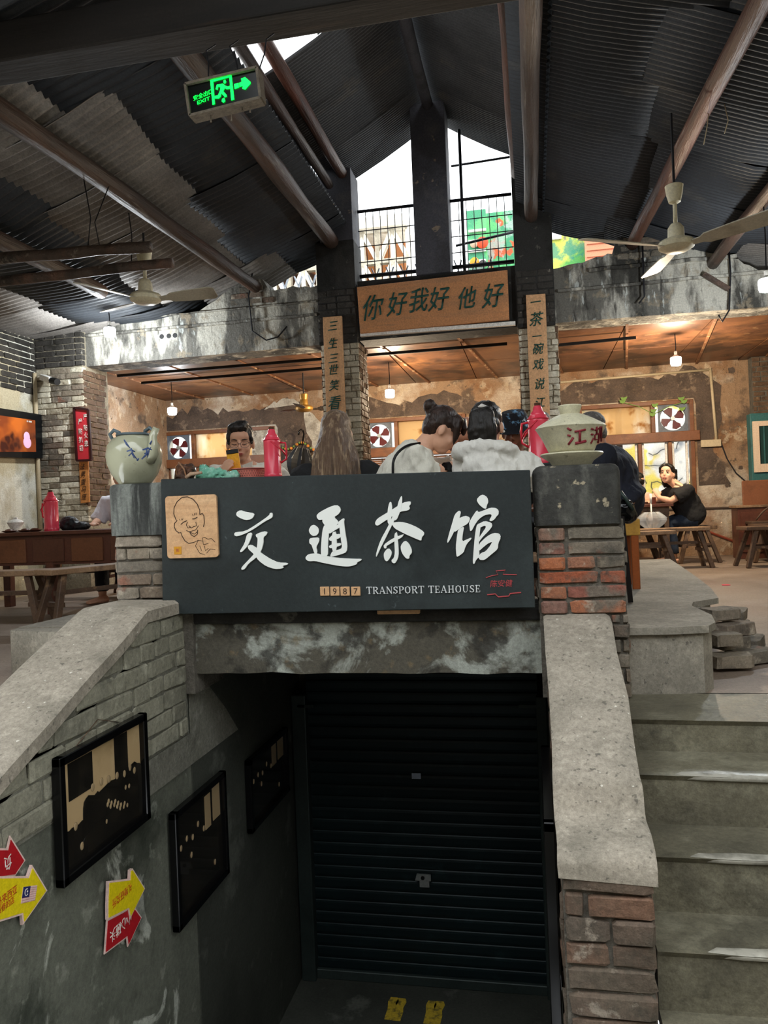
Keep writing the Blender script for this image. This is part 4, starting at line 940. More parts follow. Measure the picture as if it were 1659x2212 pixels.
def window(n, x0, x1, fan_left, fan_label, mullions, lower_glass=True, blind=False):
    t = bpy.data.objects.new('window_%d' % n, None); COL.objects.link(t); t['kind'] = 'structure'; t.location = ((x0+x1)/2, Y_BACK, WZ0)
    y0, y1 = Y_BACK-.03, Y_BACK+.12
    def fb(a, c, nm='window_frame', mat=m_frametimber): m = MB(); m.box(a, c); return obj(nm, m, mat, t, bevel=.005)
    fb((x0+.051, y0, WZ1-.05), (x1-.051, y1, WZ1)); fb((x0+.051, y0, WZ0), (x1-.051, y1, WZ0+.05)); fb((x0, y0, WZ0), (x0+.05, y1, WZ1)); fb((x1-.05, y0, WZ0), (x1, y1, WZ1))
    fb((x0-.06, y0-.03, 1.475), (x1+.06, y1, 1.60), 'header_beam')
    fs = .40
    xm = x0+.05+fs+.02 if fan_left else x1-.05-fs-.07
    fb((xm, y0, 1.6), (xm+.05, y1, WZ1-.05))
    fc = (x0+.05+fs/2 if fan_left else x1-.05-fs/2)
    exhaust_fan(fc, 1.6+.175, .36, fan_label)
    gx0, gx1 = (xm+.05, x1-.05) if fan_left else (x0+.05, xm)
    m = MB(); m.box((gx0, Y_BACK+.04, 1.6), (gx1, Y_BACK+.05, WZ1-.05)); obj('amber_pane', m, m_amberemit, t)
    k = len(mullions)+1; xs = [x0+.05]+mullions+[x1-.05]
    for mx in mullions: fb((mx-.022, y0, WZ0+.05), (mx+.022, y1, 1.47), 'mullion')
    if not blind:
        for a, c in zip(xs, xs[1:]):
            m = MB(); m.box((a+.02, Y_BACK+.06, WZ0+.05), (c-.02, Y_BACK+.066, 1.47)); obj('pane', m, m_glass, t)
            for xx in (a+.03, c-.055): fb((xx, Y_BACK+.02, WZ0+.05), (xx+.025, Y_BACK+.06, 1.47), 'sash', m_white if n == 3 else m_frametimber)
    return t
# grimy amber panes glow with the daylight behind them: translucent
m_amberemit = bpy.data.materials.new('amber_translucent_pane'); m_amberemit.use_nodes = True
_nt = NT(m_amberemit); _nt.n.remove(_nt.n['Principled BSDF'])
_tr = _nt.new('ShaderNodeBsdfTranslucent'); _df = _nt.new('ShaderNodeBsdfDiffuse'); _mx = _nt.new('ShaderNodeMixShader'); _mx.inputs[0].default_value = .12
_c = _nt.mix(_nt.ramp(_nt.noise(3.2, detail=8, stretch=(1,1,.35)), .42, .62), lin('#f4d8b0'), lin('#fffaf0'))
_c = _nt.mix(_nt.ramp(_nt.noise(5, detail=8), .56, .68, 0, .9), _c, lin('#c8965c'))
_nt.l.new(_c, _tr.inputs[0]); _nt.l.new(_c, _df.inputs[0]); _nt.l.new(_tr.outputs[0], _mx.inputs[1]); _nt.l.new(_df.outputs[0], _mx.inputs[2]); _tp = _nt.new('ShaderNodeBsdfTransparent'); _nt.l.new(_c, _tp.inputs[0]); _m2 = _nt.new('ShaderNodeMixShader'); _m2.inputs[0].default_value = .45; _nt.l.new(_mx.outputs[0], _m2.inputs[1]); _nt.l.new(_tp.outputs[0], _m2.inputs[2]); _nt.l.new(_m2.outputs[0], _nt.n['Material Output'].inputs[0])
window(1, *WIN[0], True, 'dark red exhaust fan in the left window behind the clay pot', [-4.72, -4.15])
w2 = window(2, *WIN[1], True, 'dark red exhaust fan in the middle window right of the left column', [-1.75], blind=True)
window(3, *WIN[2], False, 'dark red exhaust fan at the right end of the right window', [1.0, 1.38, 1.75])
# bamboo blind in the middle window: woven slats with daylight gaps
bl = thing('bamboo_blind', 'brown woven bamboo blind in the lower middle window', 'blind', (-1.6, Y_BACK+.04, .75))
rnd = random.Random(5)
for k in range(26):
    z = .76+k*.027
    m = MB(); x = -2.22
    while x < -.92:
        L = rnd.uniform(.12, .4); m.box((x, Y_BACK+.03, z), (min(x+L, -.92), Y_BACK+.04, z+.024)); x += L+(.03 if rnd.random() < .55 else .004)
    obj('blind_slat', m, m_frametimber, bl)
for k in range(9):
    m = MB(); m.box((-2.18+k*.15, Y_BACK+.02, .76), (-2.165+k*.15, Y_BACK+.03, 1.46)); obj('blind_cord', m, m_oldwood, bl)
# ------------------------------------------------------------------ outside behind the building
m_mural = M('yellow_grey_street_mural', '#d9d9d2', .8, layers=[('#e3cf4e', 1.5, .52, .56, dict(detail=2, amt=.9)), ('#7d8790', 2.1, .54, .58, dict(detail=2, amt=.85)), ('#e9e9e4', 3.1, .56, .6, dict(detail=2, amt=.9)), ('#23272b', 9, .495, .505, dict(detail=1, amt=.0))])
m_outw = M('pale_tiled_outside_wall', '#d9dcda', .7, layers=[('#9fb0a6', 22, .7, .73, dict(detail=1, amt=.6))])
b = MB(); b.box((-6.5, 12.0, -1), (-1.0, 12.2, 2.9)); struct('wall_outside_left', b, m_outw)
b = MB(); b.box((-1.0, 12.0, -1), (5, 12.2, 2.55)); mw = struct('wall_outside_right', b, m_mural)
rnd = random.Random(3)
for k in range(26):
    p = V((rnd.uniform(.4, 2.6), 11.985, rnd.uniform(.6, 1.6))); a = rnd.uniform(0, 6.28); pts = []
    for q in range(9):
        a += rnd.uniform(-.7, .9); p = p+V((math.cos(a)*.07, 0, math.sin(a)*.07)); pts.append(p.copy())
    m = MB(); m.tube(pts, .007, 4); obj('mural_line', m, m_wire, mw)
dr = MB(); dr.box((-5.35, 11.93, .3), (-5.0, 11.99, 1.42)); tag(obj('outside_door', dr, M('green_door', '#4d9a72', .5), bevel=.01), 'green door seen through the left window beside the clay pot', 'door')
# breeze-block screen building seen over the rear roof
bb = thing('breeze_block_building', 'cream breeze block stair tower seen through the left clerestory', 'building', (-2.9, 12.2, 2.5))
yb = 12.2
def bz(x0, z0, s):
    for a, c in (((x0, z0), (x0+s, z0)), ((x0, z0+s), (x0+s, z0+s)), ((x0, z0), (x0, z0+s)), ((x0+s, z0), (x0+s, z0+s)), ((x0, z0), (x0+s, z0+s)), ((x0+s/2, z0+s*.0), (x0+s/2, z0+s))):
        pass
    m = MB(); h = .035
    def B(a, c): m.bar((a[0], yb, a[1]), (c[0], yb, c[1]), .12, h*2, up=(0,0,1) if abs(a[1]-c[1]) < .01 else (1,0,0))
    B((x0, z0), (x0+s, z0)); B((x0, z0+s), (x0+s, z0+s)); B((x0, z0), (x0, z0+s)); B((x0+s, z0), (x0+s, z0+s))
    B((x0, z0), (x0+s/2, z0+s)); B((x0+s, z0), (x0+s/2, z0+s)); B((x0+s/2, z0), (x0+s/2, z0+s))
    return m
base = bz(0, 0, .5).mesh('block'); base.materials.append(m_breeze)
for i in range(7):
    for j in range(5):
        o = bpy.data.objects.new('block', base); COL.objects.link(o); o.parent = bb; o.matrix_parent_inverse = WM(bb).inverted(); o.location = (-5.3+i*.5, 0, 2.75+j*.5)
m = MB(); m.box((-5.4, 12.0, 5.25), (-1.8, 12.8, 5.42)); obj('roof_slab', m, m_breeze, bb); m = MB(); m.box((-5.4, 12.25, -1), (-1.8, 12.8, 2.7)); obj('plinth', m, m_breeze, bb)
m = MB(); m.box((-5.4, 12.9, 2.5), (-1.9, 13.0, 5.3)); obj('inner_wall', m, M('terracotta_inner_wall', '#b5764a', .8, layers=[('#2b2420', 1.4, .5, .54, dict(detail=1, amt=.9)), ('#d9d0be', 1.1, .58, .6, dict(detail=1))]), bb)
# street posters outside on the right: generic green and orange picture boards
m_poster1 = M('green_picture_board', '#3d8a63', .6, layers=[('#5fae6a', 2.3, .5, .56, dict(amt=.9)), ('#c8502a', 3.4, .6, .63, dict(detail=2, amt=.95)), ('#9aa6a0', 2.8, .58, .62, dict(amt=.8)), ('#d9cf57', 2.1, .62, .66, dict(amt=.8))])
m_poster2 = M('garden_picture_board', '#4f9a4a', .6, layers=[('#c9cf57', 1.7, .48, .58, dict(amt=.9)), ('#1f7f6f', 2.4, .55, .6, dict(amt=.8)), ('#6f6a62', 2.1, .57, .62, dict(amt=.85)), ('#b5533f', 3.2, .62, .66, dict(amt=.8))])
def board(lab, px0, py0, px1, py1, Y, mat):
    a = aY(px0, py1, Y); c = aY(px1, py0, Y); m = MB(); m.box((a.x, Y, a.z-.1), (c.x, Y+.06, c.z+.2)); o = tag(obj('picture_board', m, mat), lab, 'billboard', 'street picture boards outside'); m = MB(); m.box((a.x+.05, Y+.06, -1), (a.x+.13, Y+.12, a.z+.2)); m.box((c.x-.13, Y+.06, -1), (c.x-.05, Y+.12, a.z+.2)); obj('support_post', m, m_steel, o); return o
pb = board('tall green picture board with shelves seen through the right clerestory', 1012, 480, 1050, 580, 11.6, m_poster1)
for k in range(4):
    a = aY(1012, 500+k*22, 11.57); c = aY(1050, 500+k*22-2, 11.57); m = MB(); m.bar((a.x, 11.57, a.z), (c.x, 11.57, a.z), .04, .03); obj('shelf_board', m, m_white, pb)
for k, (px_, py_, r, cc) in enumerate([(1042, 524, .09, '#c8421e'), (1024, 527, .06, '#b59a80'), (1025, 566, .07, '#d98a1e'), (1043, 568, .05, '#33302e')]):
    c = aY(px_, py_, 11.55); m = MB(); m.ball(c, (r, .03, r), 12); obj('painted_fruit', m, M('fruit_%d' % k, cc, .6), pb, smooth=True)
board('wide garden scene board at right of the clerestory grid', 1052, 482, 1112, 575, 11.9, m_poster1)
p2 = board('garden picture board beyond the opening right of the right post', 1186, 465, 1275, 575, 11.2, m_poster2)
c0 = aY(1201, 497, 11.17); m = MB(); m.box((c0.x-.07, 11.15, c0.z-.13), (c0.x+.07, 11.19, c0.z+.13)); obj('title_label', m, m_white, p2)
p3 = board('salmon orange panel beside the garden picture board', 1265, 480, 1335, 570, 11.0, M('salmon_panel', '#d98a68', .7))
for k in range(5):
    a = aY(1268, 500+14*k, 10.98); m = MB(); m.box((a.x, 10.985, a.z), (a.x+.42, 11.0, a.z+.008)); obj('panel_joint', m, M('salmon_joint%d' % k, '#b86a4c', .7), p3)
# hanging paper lanterns/posters seen through the skylight gap on the upper left
m = MB(); m.prism([(0, 0), (.9, .1), (1.1, .9), (.1, .8)], (.9, .2, 0), (0, .35, .9), (-5.1, 6.0, 5.2), (0, .02, 0)); 
tag(obj('rooftop_poster', m, M('blue_cream_rooftop_poster', '#d9c9b4', .7, layers=[('#4f93b0', 1.6, .52, .56, dict(detail=2)), ('#b98a70', 2.6, .56, .6, dict(detail=2, amt=.8))])), 'blue and cream painted board seen through the roof gap', 'billboard')
# teal cabinet window at the far right of the back wall
tc = thing('teal_cabinet', 'teal painted serving hatch with cream frame at far right', 'cabinet', (3.2, Y_BACK-.35, 0))
a = aY(1622, 905, Y_BACK-.3)
m = MB(); m.box((a.x-.02, Y_BACK-.34, .68), (a.x+1.0, Y_BACK-.18, 1.74)); obj('body', m, m_teal, tc, bevel=.006)
m = MB(); x0 = a.x+.0; zz0, zz1 = 1.02, 1.64
for q in (((x0+.071, zz0), (x0+.739, zz0+.1)), ((x0+.071, zz1-.06), (x0+.739, zz1)), ((x0, zz0), (x0+.07, zz1)), ((x0+.74, zz0), (x0+.8, zz1))):
    m.box((q[0][0], Y_BACK-.37, q[0][1]), (q[1][0], Y_BACK-.33, q[1][1]))
obj('hatch_frame', m, M('cream_pink_frame', '#d3bda6', .5), tc)
m = MB(); m.box((x0+.07, Y_BACK-.345, zz0+.1), (x0+.74, Y_BACK-.341, zz1-.06)); obj('dark_glass', m, M('dark_green_glass', '#1d3a38', .2), tc)
for k in range(5):
    m = MB(); m.box((x0+.12+k*.12, Y_BACK-.355, zz0+.1), (x0+.135+k*.12, Y_BACK-.345, zz1-.06)); obj('hatch_bar', m, m_teal, tc)
m = MB(); m.box((x0+.04, Y_BACK-.35, .72), (x0+.44, Y_BACK-.335, .92)); obj('lower_panel', m, m_teal, tc, bevel=.004)
m = MB(); m.box((x0-.02, Y_BACK-.34, 0), (x0+1.0, Y_BACK-.18, .68)); obj('base', m, m_wallback, tc)
# ------------------------------------------------------------------ the main teahouse sign
YS = 2.905
sg = thing('teahouse_sign', 'black board with white brush characters hung between the two brick pillars', 'sign', (-.75, YS, .34))
def S(px, py): p = aY(px, py, YS-.001); return p
cTL, cTR, cBR, cBL = aY(347, 1035, YS), aY(1145, 1015, YS), aY(1156, 1313, YS), aY(351, 1328, YS)
m = MB(); m.add([cBL, cBR, cTR, cTL]+[c+V((0, .032, 0)) for c in (cBL, cBR, cTR, cTL)], [(0,1,2,3), (7,6,5,4), (0,4,5,1), (1,5,6,2), (2,6,7,3), (3,7,4,0)])
obj('board', m, m_sign, sg, bevel=.003)
def char(name, polys, ox, oy, k, mat, parent, y=YS, th=.006):
    m = MB()
    for i, P in enumerate(polys):
        P = [((1-t)*P[k-1][0]+t*P[k][0], (1-t)*P[k-1][1]+t*P[k][1]) for k in range(len(P)) for t in (.22, .78)]
        pts = [aY(ox+a*k, oy+b*k, y) for a, b in P]
        m.prism([(p.x, p.z) for p in pts], (1,0,0), (0,0,1), (0, y, 0), (0, -th-.0004*i, 0))
    me = m.mesh(name)
    bm = bmesh.new(); bm.from_mesh(me); bmesh.ops.triangulate(bm, faces=[f for f in bm.faces if len(f.verts) > 4]); bmesh.ops.recalc_face_normals(bm, faces=bm.faces[:]); bm.to_mesh(me); bm.free()
    return obj(name, me, mat, parent)
K4 = 440/1659; K5 = 410/1659
char('character', [
 [(650,325),(680,308),(715,322),(795,335),(785,368),(760,385),(720,390),(670,370),(645,350)],
 [(630,500),(640,488),(720,480),(800,432),(915,352),(920,332),(936,330),(943,345),(940,370),(880,400),(790,462),(720,500),(655,523),(632,515)],
 [(735,500),(770,490),(775,515),(740,600),(695,648),(678,650),(680,635),(715,580)],
 [(805,505),(870,480),(900,487),(895,507),(866,530),(868,575),(850,640),(815,690),(745,745),(715,790),(690,795),(688,775),(760,700),(805,650),(818,600),(822,535),(808,525)],
 [(740,600),(765,588),(810,615),(850,660),(920,705),(985,735),(1065,738),(1066,752),(1020,762),(1033,775),(1015,785),(960,788),(890,765),(830,720),(790,665),(745,625)]], 340, 1020, K4, m_ink, sg)
char('character', [
 [(1235,470),(1255,435),(1280,427),(1315,455),(1318,490),(1300,515),(1270,520),(1245,500)],
 [(1240,545),(1255,535),(1318,530),(1322,560),(1295,610),(1305,640),(1300,668),(1285,668),(1265,610),(1258,590),(1240,578)],
 [(1210,690),(1235,665),(1300,660),(1350,675),(1420,690),(1500,700),(1600,705),(1665,705),(1663,718),(1625,735),(1630,748),(1580,765),(1550,768),(1500,765),(1440,755),(1340,735),(1290,722),(1235,725),(1212,708)],
 [(1300,350),(1325,325),(1400,285),(1460,265),(1490,285),(1497,315),(1475,345),(1440,365),(1478,402),(1470,425),(1430,450),(1398,470),(1365,430),(1345,400),(1350,385),(1320,390),(1303,372)],
 [(1365,425),(1405,440),(1397,520),(1392,600),(1392,683),(1340,688),(1335,640),(1340,560),(1348,470)],
 [(1470,410),(1515,375),(1527,380),(1522,410),(1535,500),(1550,590),(1545,650),(1500,668),(1420,690),(1410,680),(1430,640),(1500,625),(1508,600),(1500,560),(1490,480),(1485,440)],
 [(1398,470),(1430,450),(1470,425),(1490,430),(1490,450),(1445,475),(1400,505)],
 [(1400,540),(1430,510),(1495,500),(1500,530),(1440,555),(1410,560)],
 [(1400,600),(1440,580),(1500,575),(1500,595),(1455,610),(1410,620)],
 [(1425,490),(1462,480),(1465,640),(1425,645)]], 340, 1020, K4, m_ink, sg)
char('character', [
 [(205,440),(225,405),(300,360),(380,310),(450,265),(515,252),(518,280),(500,295),(512,318),(490,335),(420,345),(340,395),(270,440),(230,468),(210,462)],
 [(330,265),(345,258),(355,300),(350,345),(345,420),(360,450),(330,465),(312,430),(315,330)],
 [(432,208),(443,215),(440,290),(415,370),(390,420),(365,420),(395,350),(405,270)],
 [(375,345),(400,370),(370,430),(335,500),(290,590),(245,680),(220,738),(213,735),(220,690),(255,590),(310,490),(340,430)],
 [(345,440),(430,432),(500,450),(570,480),(630,520),(635,545),(612,570),(610,600),(560,580),(480,545),(430,520),(375,490)],
 [(280,635),(340,590),(400,560),(430,550),(460,540),(440,570),(380,600),(330,630),(305,645),(305,665),(285,665)],
 [(375,540),(395,520),(402,560),(410,650),(412,730),(395,775),(375,798),(352,785),(350,765),(370,750),(380,700),(375,620)],
 [(285,700),(320,660),(350,690),(350,720),(330,760),(310,780),(290,765),(282,730)],
 [(430,640),(465,595),(500,620),(525,670),(528,705),(505,730),(505,755),(480,755),(450,720),(432,680)]], 760, 1020, K5, m_ink, sg)
char('character', [
 [(900,370),(935,335),(955,345),(945,390),(925,440),(900,510),(870,570),(840,620),(834,605),(850,540),(880,440)],
 [(930,405),(990,380),(1025,390),(1035,410),(1015,450),(960,480),(920,510),(895,525),(910,470),(925,430)],
 [(930,500),(985,470),(970,540),(965,605),(1000,590),(1045,570),(1045,585),(1010,620),(990,660),(980,700),(925,740),(915,730),(910,650),(920,560)],
 [(1090,240),(1120,205),(1150,195),(1185,220),(1195,260),(1180,290),(1175,320),(1150,315),(1110,280)],
 [(1025,440),(1060,380),(1095,330),(1105,350),(1150,335),(1210,310),(1260,312),(1285,335),(1283,370),(1265,385),(1250,410),(1220,430),(1200,420),(1225,380),(1215,365),(1160,375),(1110,410),(1075,460),(1050,510),(1035,515),(1030,480)],
 [(1105,450),(1130,445),(1118,540),(1110,620),(1118,740),(1090,760),(1070,805),(1058,790),(1065,690),(1075,570),(1090,470)],
 [(1112,450),(1160,425),(1220,440),(1230,470),(1200,510),(1150,560),(1125,590),(1108,615),(1108,580),(1140,530),(1175,480),(1165,465),(1120,485)],
 [(1108,630),(1180,560),(1240,530),(1290,535),(1305,570),(1270,600),(1200,615),(1150,655),(1112,690)],
 [(1305,570),(1280,620),(1278,670),(1230,710),(1160,768),(1118,765),(1108,735),(1130,705),(1170,692),(1215,635),(1235,590),(1270,560)]], 760, 1020, K5, m_ink, sg)
# serif capitals drawn as strokes: thick stems, thin bars, slab serifs
GL = {
 'T': ([((0,1),(.8,1),.08),((.4,0),(.4,1),.15),((.25,0.02),(.55,.02),.05),((.02,.82),(.02,1),.06),((.78,.82),(.78,1),.06)], .8),
 'R': ([((.2,0),(.2,1),.15),((.05,.02),(.35,.02),.05),((.05,.98),(.5,.98),.06),((.5,.98),(.68,.86),.1),((.68,.86),(.68,.66),.15),((.68,.66),(.5,.52),.1),((.2,.52),(.5,.52),.06),((.42,.52),(.75,.02),.14),((.68,.02),(.9,.02),.05)], .9),
 'A': ([((.08,0),(.4,1),.06),((.42,1),(.75,0),.15),((.2,.34),(.6,.34),.05),((0,.02),(.2,.02),.05),((.6,.02),(.9,.02),.05)], .9),
 'N': ([((.15,0),(.15,1),.06),((.15,1),(.78,0),.15),((.78,0),(.78,1),.06),((.03,.02),(.28,.02),.05),((.02,.98),(.2,.98),.05),((.66,.98),(.9,.98),.05)], .92),
 'S': ([((.6,.85),(.4,.98),.08),((.4,.98),(.16,.88),.1),((.16,.88),(.16,.66),.14),((.16,.66),(.56,.36),.14),((.56,.36),(.56,.14),.14),((.56,.14),(.34,.02),.09),((.34,.02),(.1,.16),.07),((.62,.72),(.62,.98),.05),((.07,.02),(.07,.28),.05)], .7),
 'P': ([((.2,0),(.2,1),.15),((.05,.02),(.38,.02),.05),((.05,.98),(.5,.98),.06),((.5,.98),(.68,.86),.1),((.68,.86),(.68,.62),.15),((.68,.62),(.5,.48),.1),((.2,.48),(.5,.48),.06)], .8),
 'O': ([((.42,.98),(.18,.86),.08),((.18,.86),(.1,.5),.15),((.1,.5),(.18,.14),.15),((.18,.14),(.42,.02),.08),((.42,.02),(.68,.14),.08),((.68,.14),(.76,.5),.15),((.76,.5),(.68,.86),.15),((.68,.86),(.42,.98),.08)], .9),
 'E': ([((.2,0),(.2,1),.15),((.05,.02),(.68,.02),.06),((.05,.98),(.65,.98),.06),((.2,.5),(.5,.5),.06),((.66,.02),(.66,.25),.05),((.63,.78),(.63,.98),.05),((.5,.38),(.5,.62),.05)], .78),
 'H': ([((.2,0),(.2,1),.15),((.72,0),(.72,1),.15),((.2,.5),(.72,.5),.06),((.05,.02),(.35,.02),.05),((.05,.98),(.35,.98),.05),((.57,.02),(.87,.02),.05),((.57,.98),(.87,.98),.05)], .95),
 'U': ([((.2,1),(.2,.25),.15),((.2,.25),(.34,.04),.12),((.34,.04),(.56,.04),.07),((.56,.04),(.7,.25),.06),((.7,.25),(.7,1),.06),((.05,.98),(.35,.98),.05),((.58,.98),(.84,.98),.05)], .92)}
def serif(txt, a, c, h, mat, parent, y, th=.004):
    a = V(a); c = V(c); tot = sum(GL[ch][1] if ch != ' ' else .45 for ch in txt)+.08*len(txt); k = (c-a).length/tot; d = (c-a).normalized(); up = V((-d.z, 0, d.x)); x = 0
    for ch in txt:
        if ch == ' ': x += .45+.08; continue
        m = MB(); st, w_ = GL[ch]
        for i, (p, q, t) in enumerate(st):
            P0 = a+d*((x+p[0])*k)+up*(p[1]*h); P1 = a+d*((x+q[0])*k)+up*(q[1]*h)
            e = (P1-P0).normalized()*(t*k*.25)
            m.bar(P0-e*.6+V((0, -.0002*i, 0)), P1+e*.6+V((0, -.0002*i, 0)), t*k*.9, th, up=(0,1,0))
        obj('letter', m, mat, parent); x += w_+.08
serif('TRANSPORT TEAHOUSE', aY(792, 1283, YS-.002), aY(1040, 1279, YS-.002), .0262, m_letter, sg, YS)
for k, (ch, px_) in enumerate(zip('1987', (702, 724, 746, 769))):
    a = aY(px_-9.5, 1287, YS); c = aY(px_+9.5, 1267, YS); m = MB(); m.box((a.x, YS-.006, a.z), (c.x, YS, c.z)); tl = obj('number_tile', m, m_plaque, sg, bevel=.0015)
    text('numeral', ch, ((a.x+c.x)/2, YS-.0062, (a.z+c.z)/2), (1,0,0), (0,0,1), .024, m_inkline, tl, extrude=.0008)
# wooden plaque with the laughing-man line drawing
q = [aY(x, y, YS) for x, y in ((364, 1206), (474, 1203), (470, 1067), (360, 1073))]
x0, x1 = (q[0].x+q[3].x)/2, (q[1].x+q[2].x)/2; z0, z1 = (q[0].z+q[1].z)/2, (q[2].z+q[3].z)/2; r_ = .014
rr = []
for cx_, cz_, a0 in ((x1-r_, z1-r_, 0), (x0+r_, z1-r_, 90), (x0+r_, z0+r_, 180), (x1-r_, z0+r_, 270)):
    for k in range(6): a = math.radians(a0+18*k); rr.append((cx_+r_*math.cos(a), cz_+r_*math.sin(a)))
m = MB(); m.prism(rr, (1,0,0), (0,0,1), (0, YS, 0), (0, -.012, 0)); pq = obj('plaque', m, m_plaque, sg); pq['label'] = 'pale wood plaque with a line drawing of a laughing bald man'
def ln_(pts, r=1.0, mat=m_inkline, nm='drawn_line'):
    P = [aY(340+a*K4, 1020+b*K4, YS-.0128) for a, b in pts]; m = MB(); m.tube(P, .0011*r, 5); obj(nm, m, mat, pq)
ln_([(345,345),(345,310),(325,260),(290,220),(245,200),(200,205),(160,240),(135,290),(133,340),(150,385),(160,395),(140,415),(137,445),(150,475),(175,495),(190,490),(200,520),(225,560),(255,580),(300,570)], 1.5)
ln_([(345,345),(365,335),(378,355),(382,410),(375,445)], 1.5)
ln_([(190,425),(215,405),(240,395)], 1.6); ln_([(285,380),(305,378),(325,365)], 1.6)
for a in ((180, 380, 185, 395), (195, 378, 197, 392), (208, 375, 205, 390), (285, 340, 290, 355), (300, 335, 302, 352), (315, 330, 314, 348)): ln_([(a[0], a[1]), (a[2], a[3])], .9)
ln_([(245,405),(235,430),(250,455),(270,445)], 1.2); ln_([(255,435),(275,455),(300,440)], 1.2); ln_([(295,445),(318,435),(312,405)], 1.2)
ln_([(235,475),(260,485),(310,470),(335,435)], 1.2); ln_([(262,485),(275,510),(300,525),(325,505),(328,470)], 1.4); ln_([(270,490),(300,505),(325,485)], 1.2)
ln_([(300,570),(330,555),(370,560),(365,535),(385,530),(410,545),(440,540),(470,570)], 1.0)
for a in ([(330,560),(310,600),(345,660),(385,670)], [(370,560),(375,590),(415,580)], [(385,600),(390,640),(415,620)], [(345,600),(360,640)], [(400,660),(430,625),(470,630)]): ln_(a, .9)
m = MB(); a = aY(340+138*K4, 1020+670*K4, YS-.0125); c = aY(340+195*K4, 1020+605*K4, YS-.0125); m.box((a.x, YS-.0135, a.z), (c.x, YS-.012, c.z)); obj('seal', m, m_gold, pq)
text('seal_character', '陈', ((a.x+c.x)/2, YS-.0136, (a.z+c.z)/2), (1,0,0), (0,0,1), .014, m_sealred, pq, extrude=.0005)
# red signature seal at lower right of the sign
K6 = 110/1659
def rl(pts, r): 
    P = [aY(1030+a*K6, 1220+b*K6, YS-.0015) for a, b in pts]; m = MB(); m.tube(P, r, 5); obj('seal_stroke', m, m_sealred, sg)
rl([(300,425),(480,360),(690,325),(625,200),(930,175),(850,310),(1300,325)], .0018)
rl([(340,980),(600,950),(700,1050),(1040,1020),(1085,940),(1440,905)], .0024)
text('signature', '陈安健', aY(1083, 1260, YS-.001), (1,0,.02), (0,0,1), .026, m_sealred, sg, extrude=.0008, shear=.15)
# ------------------------------------------------------------------ calligraphy boards on the columns
def quad_board(name, label, cat, quad, Y, th, mat, group=None):
    P = [aY(x, y, Y) for x, y in quad]; t = thing(name, label, cat, ((P[0].x+P[1].x)/2, Y, min(P[0].z, P[1].z)), group)
    m = MB(); m.add(P+[p+V((0, th, 0)) for p in P], [(0,1,2,3), (7,6,5,4), (0,4,5,1), (1,5,6,2), (2,6,7,3), (3,7,4,0)]); obj('board', m, mat, t, bevel=.003)
    return t
nb = quad_board('name_board', 'wide orange brown board with six green brush characters under the clerestory', 'sign', [(778, 720), (1100, 690), (1096, 583), (771, 620)], YG-.06, .04, m_board)
for ch, px_, py_, h in zip('你好我好他好', (806, 858, 905, 948, 1009, 1065), (664, 656, 648, 645, 643, 638), (.235, .22, .22, .22, .20, .22)):
    glyph('character', ch, aY(px_, py_, YG-.062), (1,0,.05), (.12,0,1), h, m_greenink, nb, shear=.1, extrude=.004, sx=.8, bold=.007, em=True)
vb = quad_board('couplet_board', 'narrow upright board with green characters on the left column', 'sign', [(709, 1000), (750, 998), (738, 682), (697, 685)], YG-.05, .03, m_couplet, 'upright couplet boards')
for ch, px_, py_ in zip('三生三世笑看', (719, 719, 720, 721, 722, 723), (704, 741, 774, 798, 832, 870)):
    glyph('character', ch, aY(px_, py_, YG-.052), (1,0,.05), (.1,0,1), .10 if ch != '看' else .13, m_greenink, vb, shear=.12, extrude=.003, bold=.008, em=True, sx=.9)
vb = quad_board('couplet_board', 'narrow upright board with green characters on the right column', 'sign', [(1150, 1000), (1192, 998), (1178, 634), (1136, 637)], YG-.05, .03, m_couplet, 'upright couplet boards')
for ch, px_, py_, h in zip('一茶一碗戏说江', (1157, 1159, 1160, 1163, 1163, 1166, 1167), (652, 689, 726, 753, 787, 829, 869), (.10, .125, .09, .10, .10, .10, .095)):
    glyph('character', ch, aY(px_, py_, YG-.052), (1,0,.05), (.1,0,1), h, m_greenink, vb, shear=.12, extrude=.003, bold=.008, em=True, sx=.9)
m_plaqueframe = M('dark_plaque_frame', '#2e1416', .3)
# red plaque and orange strip on the far left column
YP = YG-.13
rp_ = quad_board('wall_plaque', 'glossy red framed plaque with white characters on the far left column', 'plaque', [(166, 995), (197, 994), (191, 885), (160, 881)], YP, .03, m_redplaque)
P = [aY(x, y, YP-.005) for x, y in ((166, 995), (197, 994), (191, 885), (160, 881))]
for a, c in zip(P, P[1:]+P[:1]): m = MB(); m.bar(a, c, .022, .022, up=(0,1,0)); obj('frame', m, m_plaqueframe, rp_)
for col_, px_, pys in (('严防火患', 184, (901, 924, 941, 958)), ('严防扒窃', 173, (911, 932, 950, 968))):
    for i, (ch, py_) in enumerate(zip(col_, pys)): glyph('character', ch, aY(px_+i*.8, py_, YP-.004), (1,0,.03), (0,0,1), .062, m_whitetxt, rp_, extrude=.002, sx=.7, bold=.006, em=True)
op = quad_board('wall_plaque', 'narrow orange wooden strip with black script below the red plaque', 'plaque', [(174, 1087), (193, 1085), (190, 996), (170, 996)], YP+.02, .02, m_orangeplaque)
for i, (ch, py_) in enumerate(zip('法男重马座', (1008, 1025, 1041, 1057, 1073))): glyph('character', ch, aY(178+i*.9, py_, YP+.018), (1,0,.03), (.1,0,1), .065, m_black, op, extrude=.001, shear=.2, sx=.8)
